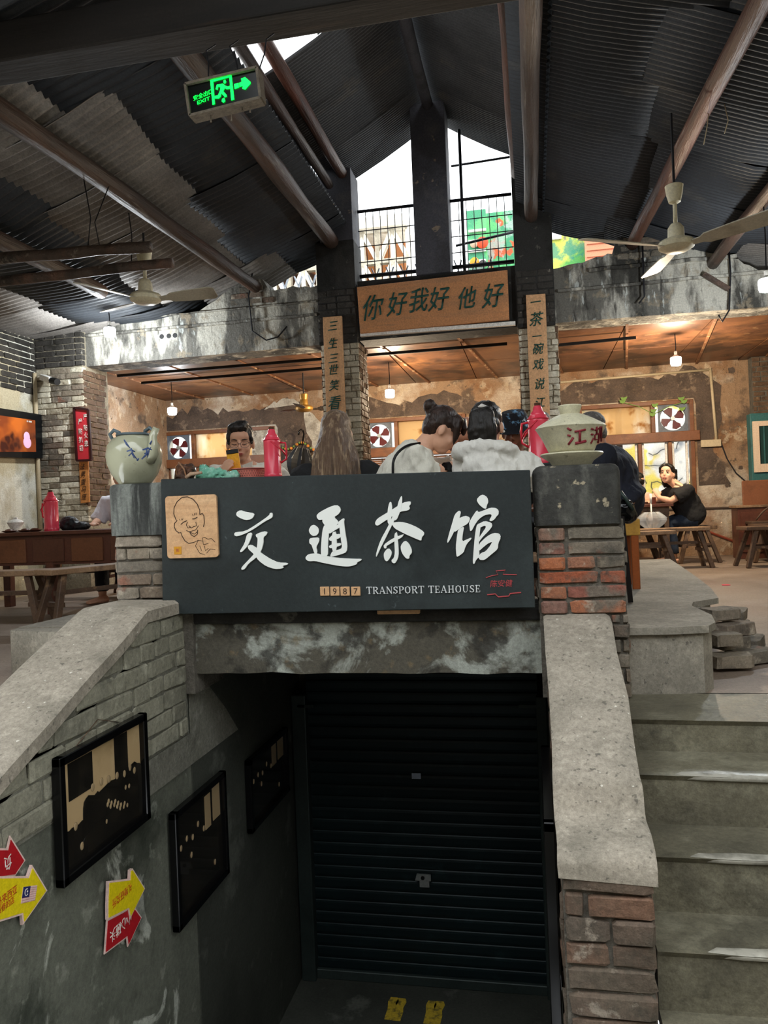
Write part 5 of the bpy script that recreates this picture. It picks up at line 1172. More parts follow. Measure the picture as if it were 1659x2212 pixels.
# television on the left wall
XT = X_WL+.06
def quadX(name, parent, quad, X, th, mat):
    P = [aX(x, y, X) for x, y in quad]; m = MB(); m.add(P+[p-V((th, 0, 0)) for p in P], [(0,1,2,3), (7,6,5,4), (0,4,5,1), (1,5,6,2), (2,6,7,3), (3,7,4,0)]); return obj(name, m, mat, parent)
tv = thing('television', 'flat black television showing an orange picture on the left wall', 'television', (XT, 7.0, 1.4))
quadX('casing', tv, [(-60, 985), (92, 990), (92, 896), (-60, 872)], XT, .05, m_tvframe)
m_screen = M('lit_orange_screen', '#7a3a1c', .25, layers=[('#b85f22', 2.2, .45, .62, dict(detail=3)), ('#3b1c14', 2.9, .55, .65, dict(detail=3)), ('#e08a4a', 4, .62, .68, dict(detail=2, amt=.6))], emit=.1)
scn = quadX('screen', tv, [(-52, 976), (78, 976), (76, 908), (-52, 890)], XT+.004, .004, m_screen)
m_screenobj = M('lit_pink_screen_object', '#d9a9c4', .4, emit=.15)
for px_, py_, rz_, ry_ in ((58, 944, .055, .05), (59, 956, .06, .065)):
    c = aX(px_, py_, XT+.006); m = MB(); m.ball(c, (.004, ry_, rz_), 14); obj('screen_teapot', m, m_screenobj, scn, smooth=True)
m = MB(); c = aX(66, 911, XT+.006); m.box((c.x-.004, c.y-.03, c.z-.008), (c.x, c.y+.02, c.z+.008)); m.ball((c.x-.002, c.y-.05, c.z), (.002, .01, .01), 8); obj('screen_mark', m, m_whitetxt, scn)
# ------------------------------------------------------------------ exit sign
YE = 3.36
ex = thing('exit_sign', 'glowing green running man exit sign hanging from the tie beam', 'exit sign', (-1.4, YE, 2.68))
Q = [aY(x, y, YE) for x, y in ((412, 252), (564, 213), (556, 148), (402, 184))]
th = V((.0, .05, 0)); m = MB(); m.add(Q+[p+th for p in Q], [(0,1,2,3), (7,6,5,4), (0,4,5,1), (1,5,6,2), (2,6,7,3), (3,7,4,0)]); obj('housing', m, m_exitface, ex)
for a, c in zip(Q, Q[1:]+Q[:1]): m = MB(); m.bar(a+V((0, .02, 0)), c+V((0, .02, 0)), .012, .07, up=(0,1,0)); obj('frame', m, m_exitframe, ex)
KE = 220/1659
def ep(P, nm='pictogram', th=.003):
    pts = [aY(380+a*KE, 140+b*KE, YE-.002) for a, b in P]; m = MB(); m.prism([(p.x, p.z) for p in pts], (1,0,0), (0,0,1), (0, YE-.002, 0), (0, -th, 0)); obj(nm, m, m_green_lit, ex)
ep([(560,240),(605,228),(635,640),(600,655)], 'door_frame'); ep([(610,232),(880,160),(885,200),(615,275)], 'door_frame'); ep([(870,160),(905,158),(950,565),(905,580)], 'door_frame')
ep([(780,260),(805,245),(820,280),(800,310),(780,295)], 'running_figure')
ep([(650,400),(670,330),(770,310),(800,340),(850,360),(880,350),(885,390),(830,400),(800,380),(770,430),(825,490),(830,520),(800,530),(740,465),(730,520),(700,550),(615,550),(615,520),(690,500),(720,430),(730,370),(690,355),(680,410)], 'running_figure')
ep([(755,560),(790,540),(805,590),(775,620),(750,600)], 'running_figure')
ep([(950,320),(1020,300),(1030,370),(960,395)], 'arrow'); ep([(1035,300),(1075,280),(1065,230),(1130,205),(1215,280),(1215,310),(1130,405),(1085,390),(1095,345),(1040,360)], 'arrow')
text('exit_text', '安全出口', aY(380+440*KE, 140+485*KE, YE-.004), (1,0,.22), (0,0,1), .024, m_green_lit, ex, extrude=0)
text('exit_text', 'EXIT', aY(380+450*KE, 140+580*KE, YE-.004), (1,0,.22), (0,0,1), .016, m_green_lit, ex, extrude=0, sx=1.4)
for (a, c) in (((450, 172), (445, 110)), ((515, 158), (496, 100)), ((560, 150), (575, 85))):
    P0 = aY(*a, YE+.02); P1 = aY(*c, YE+.02); m = MB(); m.tube([P0, P0.lerp(P1, .5)+V((.008, 0, 0)), P1, V((P1.x, 3.5, P1.z+.1))], .0035, 5); obj('hanging_wire', m, m_wire, ex)
for px_, py_, L in ((500, 262, .03), (455, 255, .05), (540, 245, .025), (523, 240, .03)):
    p = aY(px_, py_-14, YE+.02); m = MB(); m.tube([p, p-V((0, 0, L*.6)), p-V((0, 0, L))], [.002, .003, .005], 5); obj('dust_thread', m, m_exitframe, ex)
# ------------------------------------------------------------------ framed old photographs on the stair wall
m_photo = M('sepia_photo_wall', '#b59b73', .25, layers=[('#8a744f', 4, .48, .68, dict(amt=.7)), ('#cdb58c', 7, .56, .7, dict(amt=.5))], coat=.5)
m_photodark = M('sepia_photo_shadow', '#1a1815', .25, layers=[('#2f2a22', 12, .5, .7, dict(amt=.8))], coat=.5)
m_photomid = M('sepia_photo_face', '#a08a68', .3, coat=.5)
def photo(label, y0, y1, z0, z1, seed, dark=False, X=XL, side=1):
    t = thing('framed_photograph', label, 'picture frame', (X, (y0+y1)/2, z0), 'old photographs on the stair wall')
    w_ = .028; s = side
    for a, c in (((y0, z0), (y1, z0+w_)), ((y0, z1-w_), (y1, z1)), ((y0, z0), (y0+w_, z1)), ((y1-w_, z0), (y1, z1))):
        m = MB(); m.box((X+.001, a[0], a[1]), (X+.032*s, c[0], c[1])) if s > 0 else m.box((X+.032*s, a[0], a[1]), (X-.001, c[0], c[1])); obj('frame', m, m_blackgloss, t, bevel=.003)
    m = MB(); m.box((min(X, X+.012*s), y0+w_, z0+w_), (max(X, X+.012*s), y1-w_, z1-w_)); pr = obj('print', m, m_photodark if dark else m_photo, t)
    if s < 0: return t
    xx = X+.0135; W = y1-y0-2*w_; H = z1-z0-2*w_; by, bz_ = y0+w_, z0+w_
    def patch(u0, v0, u1, v1, mat, dx=0): m = MB(); m.box((X+.0115, by+u0*W, bz_+v0*H), (xx+dx, by+u1*W, bz_+v1*H)); obj('print_shape', m, mat, pr)
    if not dark:
        patch(.08, .62, .36, .97, m_photodark); patch(.64, .45, .82, .99, m_photodark); patch(0, 0, 1, .16, m_photodark)
        for u, v, ru, rv, sd in ((.14, .22, .13, .16, 1), (.34, .30, .12, .26, 2), (.5, .28, .15, .27, 3), (.68, .34, .16, .24, 4), (.86, .34, .15, .26, 5), (.62, .14, .4, .12, 6)):
            m = MB(); m.prism([(by+max(0, min(1, a))*W, bz_+max(0, min(1, c))*H) for a, c in ragged((u, v), ru, rv, 22, sd, .25)], (0,1,0), (0,0,1), (X+.0115, 0, 0), (.0022+.0002*sd, 0, 0)); obj('print_shape', m, m_photodark, pr)
        pts = [(.14, .36), (.35, .62), (.46, .62), (.55, .60), (.66, .58), (.76, .55), (.84, .58), (.9, .52), (.2, .14)]+[(.5+.33*((k*.37) % 1), .20+.22*((k*.61) % 1)) for k in range(16)]
    else:
        patch(.62, .6, .75, .95, m_photomid); patch(.8, .62, .97, .98, m_photomid)
        pts = [(.1, .66), (.22, .7), (.34, .66), (.46, .74), (.58, .64), (.3, .5), (.8, .18)]
    for k, (u, v) in enumerate(pts):
        m = MB(); rr_ = .013 if k < 9 else .009; m.ball((X+.0142, by+u*W, bz_+v*H), (.0015, rr_*.8, rr_), 10); obj('print_figure', m, m_photomid, pr, smooth=True)
    return t
photo('large framed sepia group photograph nearest on the left stair wall', 2.05, 2.578, -.36, .026, 1)
photo('second framed dark photograph further down the left stair wall', 2.762, 3.265, -.88, -.417, 2, True)
photo('third framed dark photograph deepest in the left of the passage', 3.56, 4.15, -.83, -.47, 3, True)
photo('black picture frame seen edge-on on the right wall of the passage', 2.15, 2.85, -.86, -.15, 4, True, X=.024, side=-1)
cord('thin string holding the large framed photograph', [V((XL+.006, 2.16, .02)), V((XL+.006, 2.30, .075)), V((XL+.006, 2.43, .03))], .0015, m_oldwood, 'picture_string', None)
# ------------------------------------------------------------------ arrow signs on the left stair wall
def arrow(label, P, mat, edge, lift, group='arrow signs on the stair wall'):
    pts = [aX(x, y, XL+.002) for x, y in P]; c = sum(pts, V((0,0,0)))/len(pts)
    t = thing('arrow_sign', label, 'arrow sign', (XL, c.y, min(p.z for p in pts)), group)
    m = MB(); m.prism([(p.y, p.z) for p in pts], (0,1,0), (0,0,1), (XL+.001, 0, 0), (lift+.003, 0, 0)); obj('panel', m, edge, t)
    # inset coloured face
    area = sum(pts[i].y*pts[(i+1) % len(pts)].z-pts[(i+1) % len(pts)].y*pts[i].z for i in range(len(pts)))
    ins = []
    n = len(pts)
    for i in range(n):
        a, b_, d = pts[i-1], pts[i], pts[(i+1) % n]
        e1 = (b_-a).normalized(); e2 = (d-b_).normalized()
        n1 = V((0, -e1.z, e1.y)); n2 = V((0, -e2.z, e2.y)); nn = (n1+n2); nn = nn/max(.25, nn.length_squared)*2*.5*2 if nn.length > .2 else n1
        k = .0055*(1 if area > 0 else -1); ins.append(b_+nn.normalized()*k/max(.4, nn.normalized().dot(n1)))
    m = MB(); m.prism([(p.y, p.z) for p in ins], (0,1,0), (0,0,1), (XL+.002, 0, 0), (lift+.004, 0, 0)); obj('face', m, mat, t)
    t['x'] = XL+lift+.0062; return t
def awrite(t, s, px, py, h, mat, flip=False, sx=.8):
    X = t['x']; d = -1 if flip else 1
    text('lettering', s, aX(px, py, X), (0, d, 0), (0, 0, d), h, mat, t, extrude=.0006, sx=sx, bold=.006)
KA = 105/1161; KB = 110/1106
t = arrow('red arrow sign partly behind the yellow one at lower left', [(215+a*KA, 1870+b*KA) for a, b in ((100,2120),(160,1290),(620,1050),(640,820),(840,1020),(990,1230),(660,1940),(630,1720))], m_redsign, m_pink, .001)
awrite(t, '小心碰头', 262, 2002, .042, m_whitetxt, True)
t = arrow('small yellow arrow sign above the red one on the stair wall', [(215+a*KA, 1870+b*KA) for a, b in ((140,1290),(140,960),(160,370),(670,310),(680,100),(740,60),(1040,540),(680,1270),(640,1040))], m_yellow, m_pink, .006)
awrite(t, '礼物研究所', 264, 1934, .030, m_orangetxt, True)
t = arrow('red arrow sign cut off at the left edge of the view', [(-60, 1832), (14, 1832), (20, 1805), (53, 1858), (30, 1893), (-60, 1905)], m_redsign, m_pink, .001)
awrite(t, '负', 17, 1864, .04, m_whitetxt, True)
t = arrow('large yellow arrow sign with a small flag at the left edge', [(-70, 1985), (-70, 1893), (56, 1892), (64, 1868), (97, 1923), (44, 1998), (42, 1976), (-10, 1992)], m_yellow, m_pink, .006)
awrite(t, '马来西亚', 15, 1935, .024, m_orangetxt); awrite(t, '装修的店', 12, 1956, .021, m_orangetxt)
Fq = [aX(x, y, t['x']) for x, y in ((45, 1952), (75, 1945), (80, 1912), (50, 1916))]
m = MB(); m.prism([(p.y, p.z) for p in Fq], (0,1,0), (0,0,1), (t['x']-.001, 0, 0), (.002, 0, 0)); fg = obj('flag', m, m_pink, t)
Fq2 = [Fq[3].lerp(Fq[0], .68), Fq[3].lerp(Fq[0], .68)+(Fq[2]-Fq[3])*.5, Fq[3]+(Fq[2]-Fq[3])*.5, Fq[3]]
m = MB(); m.prism([(p.y, p.z) for p in Fq2], (0,1,0), (0,0,1), (t['x']+.0005, 0, 0), (.0012, 0, 0)); obj('canton', m, m_navy, fg)
for k in range(7):
    a = Fq[0].lerp(Fq[3], (2*k+.5)/14); c = Fq[1].lerp(Fq[2], (2*k+.5)/14)
    if k >= 3: a = a.lerp(c, .5)
    a.x = c.x = t['x']+.0012; m = MB(); m.bar(a, c, .0006, .0012, up=(1,0,0)); obj('stripe', m, m_sealred, fg)
cc = (Fq2[0]+Fq2[2])/2; m = MB()
arc = [V((t['x']+.002, cc.y+.007*math.cos(a), cc.z+.009*math.sin(a))) for a in [math.radians(50+260*k/10) for k in range(11)]]; m.tube(arc, .0012, 5); m.ball((t['x']+.002, cc.y+.004, cc.z), (.001, .003, .003), 6); obj('emblem', m, m_whitetxt, fg)
# ------------------------------------------------------------------ ceiling fans
def ceiling_fan(label, c, angs, R, rod, tilt=0, mats=(m_cream, m_blade), hung_z=None):
    x, y, z = c; t = thing('ceiling_fan', label, 'ceiling fan', (x, y, z), 'three-blade ceiling fans')
    m = MB(); m.lathe([(.02, -.045), (.07, -.04), (.105, -.02), (.11, .005), (.10, .02), (.07, .03), (.05, .04), (.047, .10), (.03, .125), (.012, .13)], c, 28); obj('motor', m, mats[0], t, smooth='auto')
    m = MB(); m.tube([(x, y, z+.12), (x, y, z+rod)], .0125, 10); obj('rod', m, mats[0], t, smooth=True)
    m = MB(); m.lathe([(.014, rod-.06), (.035, rod-.05), (.048, rod), (.055, rod+.05), (.045, rod+.055)], c, 20); obj('canopy', m, mats[0], t, smooth='auto')
    if hung_z:
        m = MB(); m.tube([(x, y, z+rod+.04), (x, y, hung_z)], .008, 6); obj('hook', m, m_wire, t)
    for a in angs:
        a = math.radians(a); d = V((math.cos(a), math.sin(a), 0)); s_ = V((-math.sin(a), math.cos(a), 0)); tw = V((0, 0, -.034))
        m = MB(); vs = []
        prof = [(.09, .022), (.16, .028), (.19, .05), (R*.6, .062), (R*.95, .068), (R, .05)]
        for (r, w_) in prof:
            p = V(c)+d*r+V((0, 0, -.02+.02*(r/R)))
            vs += [p-s_*w_-tw*(w_/.06)*.5, p+s_*w_+tw*(w_/.06)*.5, p+s_*w_+tw*(w_/.06)*.5+V((0,0,.006)), p-s_*w_-tw*(w_/.06)*.5+V((0,0,.006))]
        fs = [(4*k+q, 4*k+(q+1) % 4, 4*k+4+(q+1) % 4, 4*k+4+q) for k in range(len(prof)-1) for q in range(4)]+[(3,2,1,0), tuple(range(4*len(prof)-4, 4*len(prof)))]
        m.add(vs, fs); obj('blade', m, mats[1], t)
    return t
c = aY(315, 643, 4.94); ceiling_fan('cream ceiling fan hanging from the poles at the left', c, (5, 152, 240), .5, .27, hung_z=c.z+.45)
c = aY(1461, 528, 5.0); ceiling_fan('cream ceiling fan hanging under the right roof', c, (-36, 205, 96), .64, .31, hung_z=3.1)
c = aY(657, 882, 9.0); ceiling_fan('small tarnished yellow ceiling fan in the rear room beside the left column', c, (160, 20, 275), .34, .12, mats=(M('tarnished_brass', '#8f6a2c', .4, metal=.4), m_pole), hung_z=2.45)
# ------------------------------------------------------------------ lamps
def pendant(label, c, warm, top, power):
    x, y, z = c; t = thing('pendant_lamp', label, 'lamp', (x, y, z-.05), 'bare LED pendant bulbs')
    m = MB(); m.lathe([(.03, -.05), (.048, -.045), (.056, -.02), (.056, .03), (.05, .04)], c, 20); obj('bulb', m, m_bulbglass_y if warm else m_bulbglass_w, t, smooth='auto')
    m = MB(); m.lathe([(.045, .04), (.03, .055), (.016, .065), (.016, .10), (.01, .105)], c, 16); obj('socket', m, m_bulbcap, t, smooth='auto')
    m = MB(); m.tube([(x, y, z+.1), (x+.004, y, (z+top)/2), (x, y, top)], .005, 6); obj('flex', m, m_wire, t)
    L = bpy.data.lights.new('bulb_light', 'POINT'); L.energy = power; L.color = (1, .80, .56) if warm else (.90, .96, 1.0); L.shadow_soft_size = .06
    lo = bpy.data.objects.new('bulb_light', L); COL.objects.link(lo); lo.parent = t; lo.location = (0, 0, -.04)
    return t
pendant('cool white bulb hanging in front of the left gable beam', aY(237, 717, 6.9), False, 2.78, 20)
pendant('cool white bulb in the rear room above the clay pot', aY(372, 888, 8.9), False, Z_CEIL, 13)
pendant('warm bulb in the rear room between the two columns', aY(842, 850, 8.8), True, Z_CEIL, 38)
pendant('warm bulb in the rear room right of the right column', aY(1460, 780, 8.5), True, Z_CEIL, 38)
pendant('cool white bulb at the right edge under the right roof', aY(1656, 615, 6.0), False, 2.9, 20)
# ------------------------------------------------------------------ pot and gaiwan on the pillars
c = V((aY(292, 1036, 3.10).x, 3.10, .884))
pot = thing('clay_teapot', 'big grey-green glazed clay teapot on the left pillar', 'teapot', c)
m = MB(); m.lathe([(.066, 0), (.072, .008), (.098, .045), (.115, .09), (.120, .13), (.113, .17), (.093, .198), (.072, .208), (.069, .217), (.06, .217), (.058, .2)], c, 36); obj('body', m, m_glazepot, pot, smooth=True)
m = MB(); m.lathe([(.062, .209), (.074, .212), (.073, .222), (.062, .222)], c, 30); obj('rim', m, m_potrim, pot, smooth=True)
for s_, a0 in ((-1, 0), (1, 0)):
    P = [c+V((s_*.092, -.01, .195)), c+V((s_*.105, -.012, .225)), c+V((s_*.085, -.012, .242)), c+V((s_*.062, -.01, .23)), c+V((s_*.058, -.008, .212))]
    m = MB(); m.tube(P, .0085, 8); obj('lug', m, m_potrim, pot, smooth=True)
P = [c+V((.095, -.045, .10)), c+V((.118, -.055, .125)), c+V((.122, -.058, .165)), c+V((.118, -.05, .20)), c+V((.135, -.048, .236))]
m = MB(); m.tube(P, [.026, .024, .020, .018, .015], 12); obj('spout', m, m_glazepot, pot, smooth=True)
def on_pot(px, py):  # point on the glazed belly
    d = ray(px, py); best = None
    for k in range(260):
        p = EYE+d*(2.6+k*.002); z = p.z-c.z
        prof = [(.066, 0), (.072, .008), (.098, .045), (.115, .09), (.120, .13), (.113, .17), (.093, .198), (.072, .208)]
        r = 0
        for (r0, z0_), (r1, z1_) in zip(prof, prof[1:]):
            if z0_ <= z <= z1_: r = r0+(r1-r0)*(z-z0_)/(z1_-z0_)
        if math.hypot(p.x-c.x, p.y-c.y) <= r: return p - d.normalized()*.0015
    return EYE+d*3.0
for seg in ([(268, 950), (274, 960), (281, 968)], [(274, 975), (284, 972), (292, 976)], [(278, 985), (285, 978), (290, 990)], [(283, 968), (287, 982), (296, 992)], [(308, 972), (320, 968), (328, 972)], [(312, 980), (322, 976), (318, 988)], [(306, 992), (316, 982), (326, 966)], [(328, 952), (324, 960)], [(316, 970), (318, 984)], [(300, 990), (296, 995)]):
    m = MB(); m.tube([on_pot(*q) for q in seg], [.0028, .0046, .0018][:len(seg)], 6); obj('painted_character', m, m_potblue, pot, smooth=True)
c = V((aY(1235, 995, 3.08).x, 3.08, .868))
gw = thing('giant_gaiwan', 'oversized cream lidded tea bowl with red characters on the right pillar', 'tea bowl', c)
m = MB(); m.lathe([(.068, 0), (.074, .004), (.084, .02), (.117, .042), (.121, .047), (.117, .052), (.07, .055)], c, 36); obj('saucer', m, m_gaiwan, gw, smooth='auto')
m = MB(); m.lathe([(.076, .052), (.088, .06), (.108, .105), (.130, .142), (.136, .15), (.13, .155)], c, 36); bowl = obj('bowl', m, m_gaiwan, gw, smooth='auto')
m = MB(); m.lathe([(.135, .150), (.126, .16), (.09, .181), (.055, .198), (.04, .203)], c, 36); obj('lid', m, m_gaiwan, gw, smooth='auto')
m = MB(); m.lathe([(.034, .2), (.037, .206), (.046, .234), (.043, .238), (.033, .234)], c, 24); obj('knob', m, m_gaiwan, gw, smooth='auto')
def on_bowl(px, py):
    d = ray(px, py)
    for k in range(400):
        p = EYE+d*(2.6+k*.0012); z = p.z-c.z
        prof = [(.076, .052), (.088, .06), (.108, .105), (.130, .142), (.136, .15)]; r = 0
        for (r0, z0_), (r1, z1_) in zip(prof, prof[1:]):
            if z0_ <= z <= z1_: r = r0+(r1-r0)*(z-z0_)/(z1_-z0_)
        if math.hypot(p.x-c.x, p.y-c.y) <= r: return p-d.normalized()*.001
    return EYE+d*2.95
KG = 400/1659
def bowl_strokes(L):
    m = MB()
    for a in L: m.tube([on_bowl(1000+x*KG, 840+y*KG) for x, y in a[0]], a[1], 6)
    obj('painted_character', m, m_darkred, bowl, smooth=True)
bowl_strokes([([(935,350),(955,365),(972,370)], .0042), ([(935,415),(955,420),(965,425)], .0042), ([(945,500),(970,465),(990,435)], .0045), ([(1000,385),(1050,375),(1100,365)], .0045), ([(1048,380),(1048,430),(1045,485)], .005), ([(1005,490),(1055,480),(1102,468)], .006)])
bowl_strokes([([(1150,355),(1170,365)], .004), ([(1148,405),(1165,410)], .004), ([(1145,490),(1170,440)], .004), ([(1180,370),(1215,355)], .004), ([(1198,340),(1198,400)], .004), ([(1182,410),(1215,400),(1212,450),(1182,455),(1182,410)], .004), ([(1225,340),(1222,420),(1210,485)], .004), ([(1228,345),(1242,340),(1238,470)], .004), ([(1226,400),(1240,395)], .003)])
# ------------------------------------------------------------------ thermos flasks
def thermos(label, c, H, hand_ang=0, group='red plastic thermos flasks'):
    t = thing('thermos_flask', label, 'thermos', c, group); k = H/.36
    prof = [(.062, 0), (.064, .01), (.064, .03), (.060, .035), (.060, .25), (.061, .262), (.058, .268), (.05, .288), (.044, .292), (.042, .302), (.03, .315), (.026, .335), (.02, .345), (.0, .345)]
    m = MB(); m.lathe([(r*k, z*k) for r, z in prof], c, 28); obj('body', m, m_thermos, t, smooth='auto')
    m = MB(); m.lathe([(.017*k, .343*k), (.02*k, .36*k), (.014*k, .362*k)], c, 12); obj('stopper', m, m_cork, t, smooth='auto')
    a = math.radians(hand_ang); d = V((math.cos(a), math.sin(a), 0))
    P = [V(c)+d*.058*k+V((0,0,.25*k)), V(c)+d*.095*k+V((0,0,.245*k)), V(c)+d*.102*k+V((0,0,.20*k)), V(c)+d*.098*k+V((0,0,.13*k)), V(c)+d*.06*k+V((0,0,.105*k))]
    m = MB(); m.tube(P, .0075*k, 8); obj('handle', m, m_thermosdk, t, smooth=True)
    m = MB(); s_ = V((-d.y, d.x, 0)); m.tube([V(c)+s_*.062*k+V((0,0,.255*k)), V(c)+s_*.045*k+d*.075*k+V((0,0,.19*k)), V(c)+d*.10*k+V((0,0,.15*k)), V(c)-s_*.045*k+d*.075*k+V((0,0,.19*k)), V(c)-s_*.062*k+V((0,0,.255*k))], .005*k, 6); obj('bail', m, m_thermosdk, t, smooth=True)
    m = MB(); m.lathe([(.0605*k, .262*k), (.065*k, .266*k), (.0605*k, .272*k)], c, 28); obj('collar', m, m_thermosdk, t, smooth='auto')
    return t
# ------------------------------------------------------------------ tables
def legs(parent, pts, w_, mat, z0, z1, splay=0, cen=None):
    for (x, y) in pts:
        m = MB(); q = V((x, y, z0))
        if splay and cen is not None: dq = V((x-cen[0], y-cen[1], 0)); q = q+V((math.copysign(splay, dq.x) if abs(dq.x) > .01 else 0, math.copysign(splay, dq.y) if abs(dq.y) > .01 else 0, 0))
        m.bar(q, (x, y, z1), w_, w_, up=(0,1,0)); obj('leg', m, mat, parent, bevel=.004)
# central table on the platform
ZP = .13; ZT = .945
x0, x1, y0, y1 = -2.12, .2, 4.13, 4.66
tb = thing('tea_table', 'long dark wooden table behind the sign with the flasks on it', 'table', ((x0+x1)/2, (y0+y1)/2, ZP))
m = MB(); m.box((x0, y0, ZT-.035), (x1, y1, ZT)); obj('tabletop', m, m_darktable, tb, bevel=.006)
m = MB(); m.box((x0+.05, y0+.05, ZT-.12), (x1-.05, y1-.05, ZT-.036)); obj('apron', m, m_tablewood, tb)
legs(tb, [(x0+.08, y0+.08), (x1-.08, y0+.08), (x0+.08, y1-.08), (x1-.08, y1-.08)], .055, m_tablewood, ZP, ZT-.036)
thermos('red thermos on the central table beside the man with a yellow phone', (aY(590, 1025, 4.28).x, 4.28, ZT), .295, 12)
thermos('red thermos on the central table half hidden by the giant tea bowl', (aY(1166, 1005, 4.25).x, 4.25, ZT), .33, 175)
# things on the central table
c = V((aY(538, 1025, 4.42).x, 4.42, ZT)); bk = thing('plastic_basket', 'salmon pink perforated plastic basket in front of the man', 'basket', c)
m_basket = M('salmon_plastic', '#e58a7c', .4)
m = MB(); n = 30; m.lathe([(.085, 0), (.10, .062), (.112, .066), (.112, .07), (.098, .068), (.082, .004)], c, n); obj('bowl', m, m_basket, bk, smooth='auto')
for k in range(36):
    a = 2*math.pi*k/36
    for j in range(3):
        r = .0885+.0145*(.015+j*.017)/.062*1.0; z = .014+j*.016; m2 = None
holes = MB()
for k in range(40):
    for j in range(4):
        a = 2*math.pi*(k+.5*(j % 2))/40; z = .012+j*.013; r = .085+.015*z/.062+.0005
        p = V((c.x+r*math.cos(a), c.y+r*math.sin(a), c.z+z)); holes.bar(p-V((0,0,.003)), p+V((0,0,.003)), .004, .002, up=(math.cos(a), math.sin(a), 0))
obj('perforation', holes, M('basket_hole', '#7a4038', .7), bk, kind='stuff')
c = V((aY(458, 1030, 4.27).x, 4.27, ZT))
m = MB(); m.ball(c+V((0, 0, .03)), (.10, .07, .045), 20); m.ball(c+V((.08, .02, .025)), (.08, .06, .03), 16); m.ball(c+V((-.05, .03, .045)), (.05, .05, .04), 16)
me = remesh(m, .008, 2, .022, 26); tag(obj('plastic_bag', me, M('mint_green_plastic', '#7fc9ae', .3, layers=[('#b5e3d2', 14, .5, .65, dict(amt=.8))], bump=[(22, .6, dict(d=.02))]), smooth=True), 'crumpled mint green plastic bag at the left end of the table', 'bag')
c = aY(462, 1010, 4.36); pk = MB(); pk.prism([(-.055, .035), (.06, -.045), (.045, -.06), (-.04, -.05), (-.065, .0)], (.95, .1, .2), (-.1, .15, .95), c, (0, .02, 0))
pko = tag(obj('snack_packet', pk, M('snack_packet_foil', '#b9b0a6', .3, layers=[('#a8384a', 16, .5, .53, dict(detail=1)), ('#3a5a2c', 20, .58, .6, dict(detail=1)), ('#e6c83a', 24, .62, .64, dict(detail=1))]), bevel=.003), 'printed foil snack packet leaning on the mint green bag', 'packet')
# brown and black handbag at the left end
c = V((aY(400, 1042, 4.22).x, 4.22, ZT+.0))
hb = thing('handbag', 'dark brown gathered handbag at the left end of the central table', 'bag', c)
m = MB(); m.ball(c+V((0, 0, .04)), (.06, .045, .06), 18); m.ball(c+V((-.02, .0, .07)), (.03, .035, .035), 14); m.ball(c+V((.035, 0, .055)), (.03, .035, .05), 14)
obj('pouch', remesh(m, .006, 2, .012, 40), M('brown_leather', '#4b352a', .45, layers=[('#8d6148', 12, .5, .65, dict(amt=.7)), ('#2a1d17', 9, .55, .7, dict(amt=.6))], bump=[(60, .5)]), hb, smooth=True)
m = MB(); m.tube([c+V((-.03, -.04, .03)), c+V((-.035, -.045, .085)), c+V((-.01, -.05, .11)), c+V((.02, -.05, .07)), c+V((.03, -.045, .02))], .005, 6); obj('strap', m, M('tan_leather_strap', '#a87c5c', .5), hb, smooth=True)
m = MB(); m.tube([c+V((.03, -.05, .02)), c+V((.06, -.05, .04)), c+V((.13, -.05, .045))], [.012, .012, .008], 8); obj('pale_handle', m, M('cream_leather', '#c9a98e', .5), hb, smooth=True)
# small tea bowls and dish on the table
def gaiwan_cup(label, c, k=1.0):
    t = thing('tea_cup', label, 'tea cup', c, 'small porcelain tea cups')
    m = MB(); m.lathe([(.045*k, 0), (.06*k, .008*k), (.062*k, .012*k), (.03*k, .012*k)], c, 18); obj('saucer', m, m_white, t, smooth='auto')
    m = MB(); m.lathe([(.022*k, .012*k), (.03*k, .02*k), (.05*k, .06*k), (.053*k, .065*k)], c, 18); obj('bowl', m, m_white, t, smooth='auto')
    m = MB(); m.lathe([(.05*k, .064*k), (.04*k, .078*k), (.015*k, .086*k), (.014*k, .096*k), (.012*k, .098*k)], c, 18); obj('lid', m, m_white, t, smooth='auto')
    return t
# ------------------------------------------------------------------ left hall table and benches
ZL = .672
xa, xb, ya, yb_ = -4.75, -2.98, 5.55, 6.25
lt = thing('side_table', 'red brown panelled table at left below the television', 'table', ((xa+xb)/2, (ya+yb_)/2, 0))
m = MB(); m.box((xa, ya, ZL-.03), (xb, yb_, ZL)); obj('tabletop', m, m_tablewood, lt, bevel=.005)
m = MB(); m.box((xa+.04, ya+.04, ZL-.27), (xb-.04, yb_-.04, ZL-.031)); obj('apron', m, m_tablewood, lt)
for k in range(5):
    xx = xa+.06+k*.345; m = MB(); m.box((xx, ya+.028, ZL-.25), (xx+.28, ya+.045, ZL-.06)); pn = obj('drawer_front', m, M('panel_wood_%d' % k, ['#6b432f', '#7a4d33', '#5f3a2b', '#74482f', '#633d2c'][k], .4, layers=[('#432619', 5, .5, .7, dict(amt=.6))]), lt, bevel=.004)
legs(lt, [(xa+.07, ya+.07), (xb-.07, ya+.07), (xa+.07, yb_-.07), (xb-.07, yb_-.07), (-3.86, ya+.07)], .07, m_tablewood, 0, ZL-.03)
thermos('red thermos on the left table beside the black bag', (aY(112, 1146, 5.85).x, 5.85, ZL), .345, 170)
gaiwan_cup('white lidded tea cup on the left table', (aY(34, 1140, 5.8).x, 5.8, ZL), 1.3)
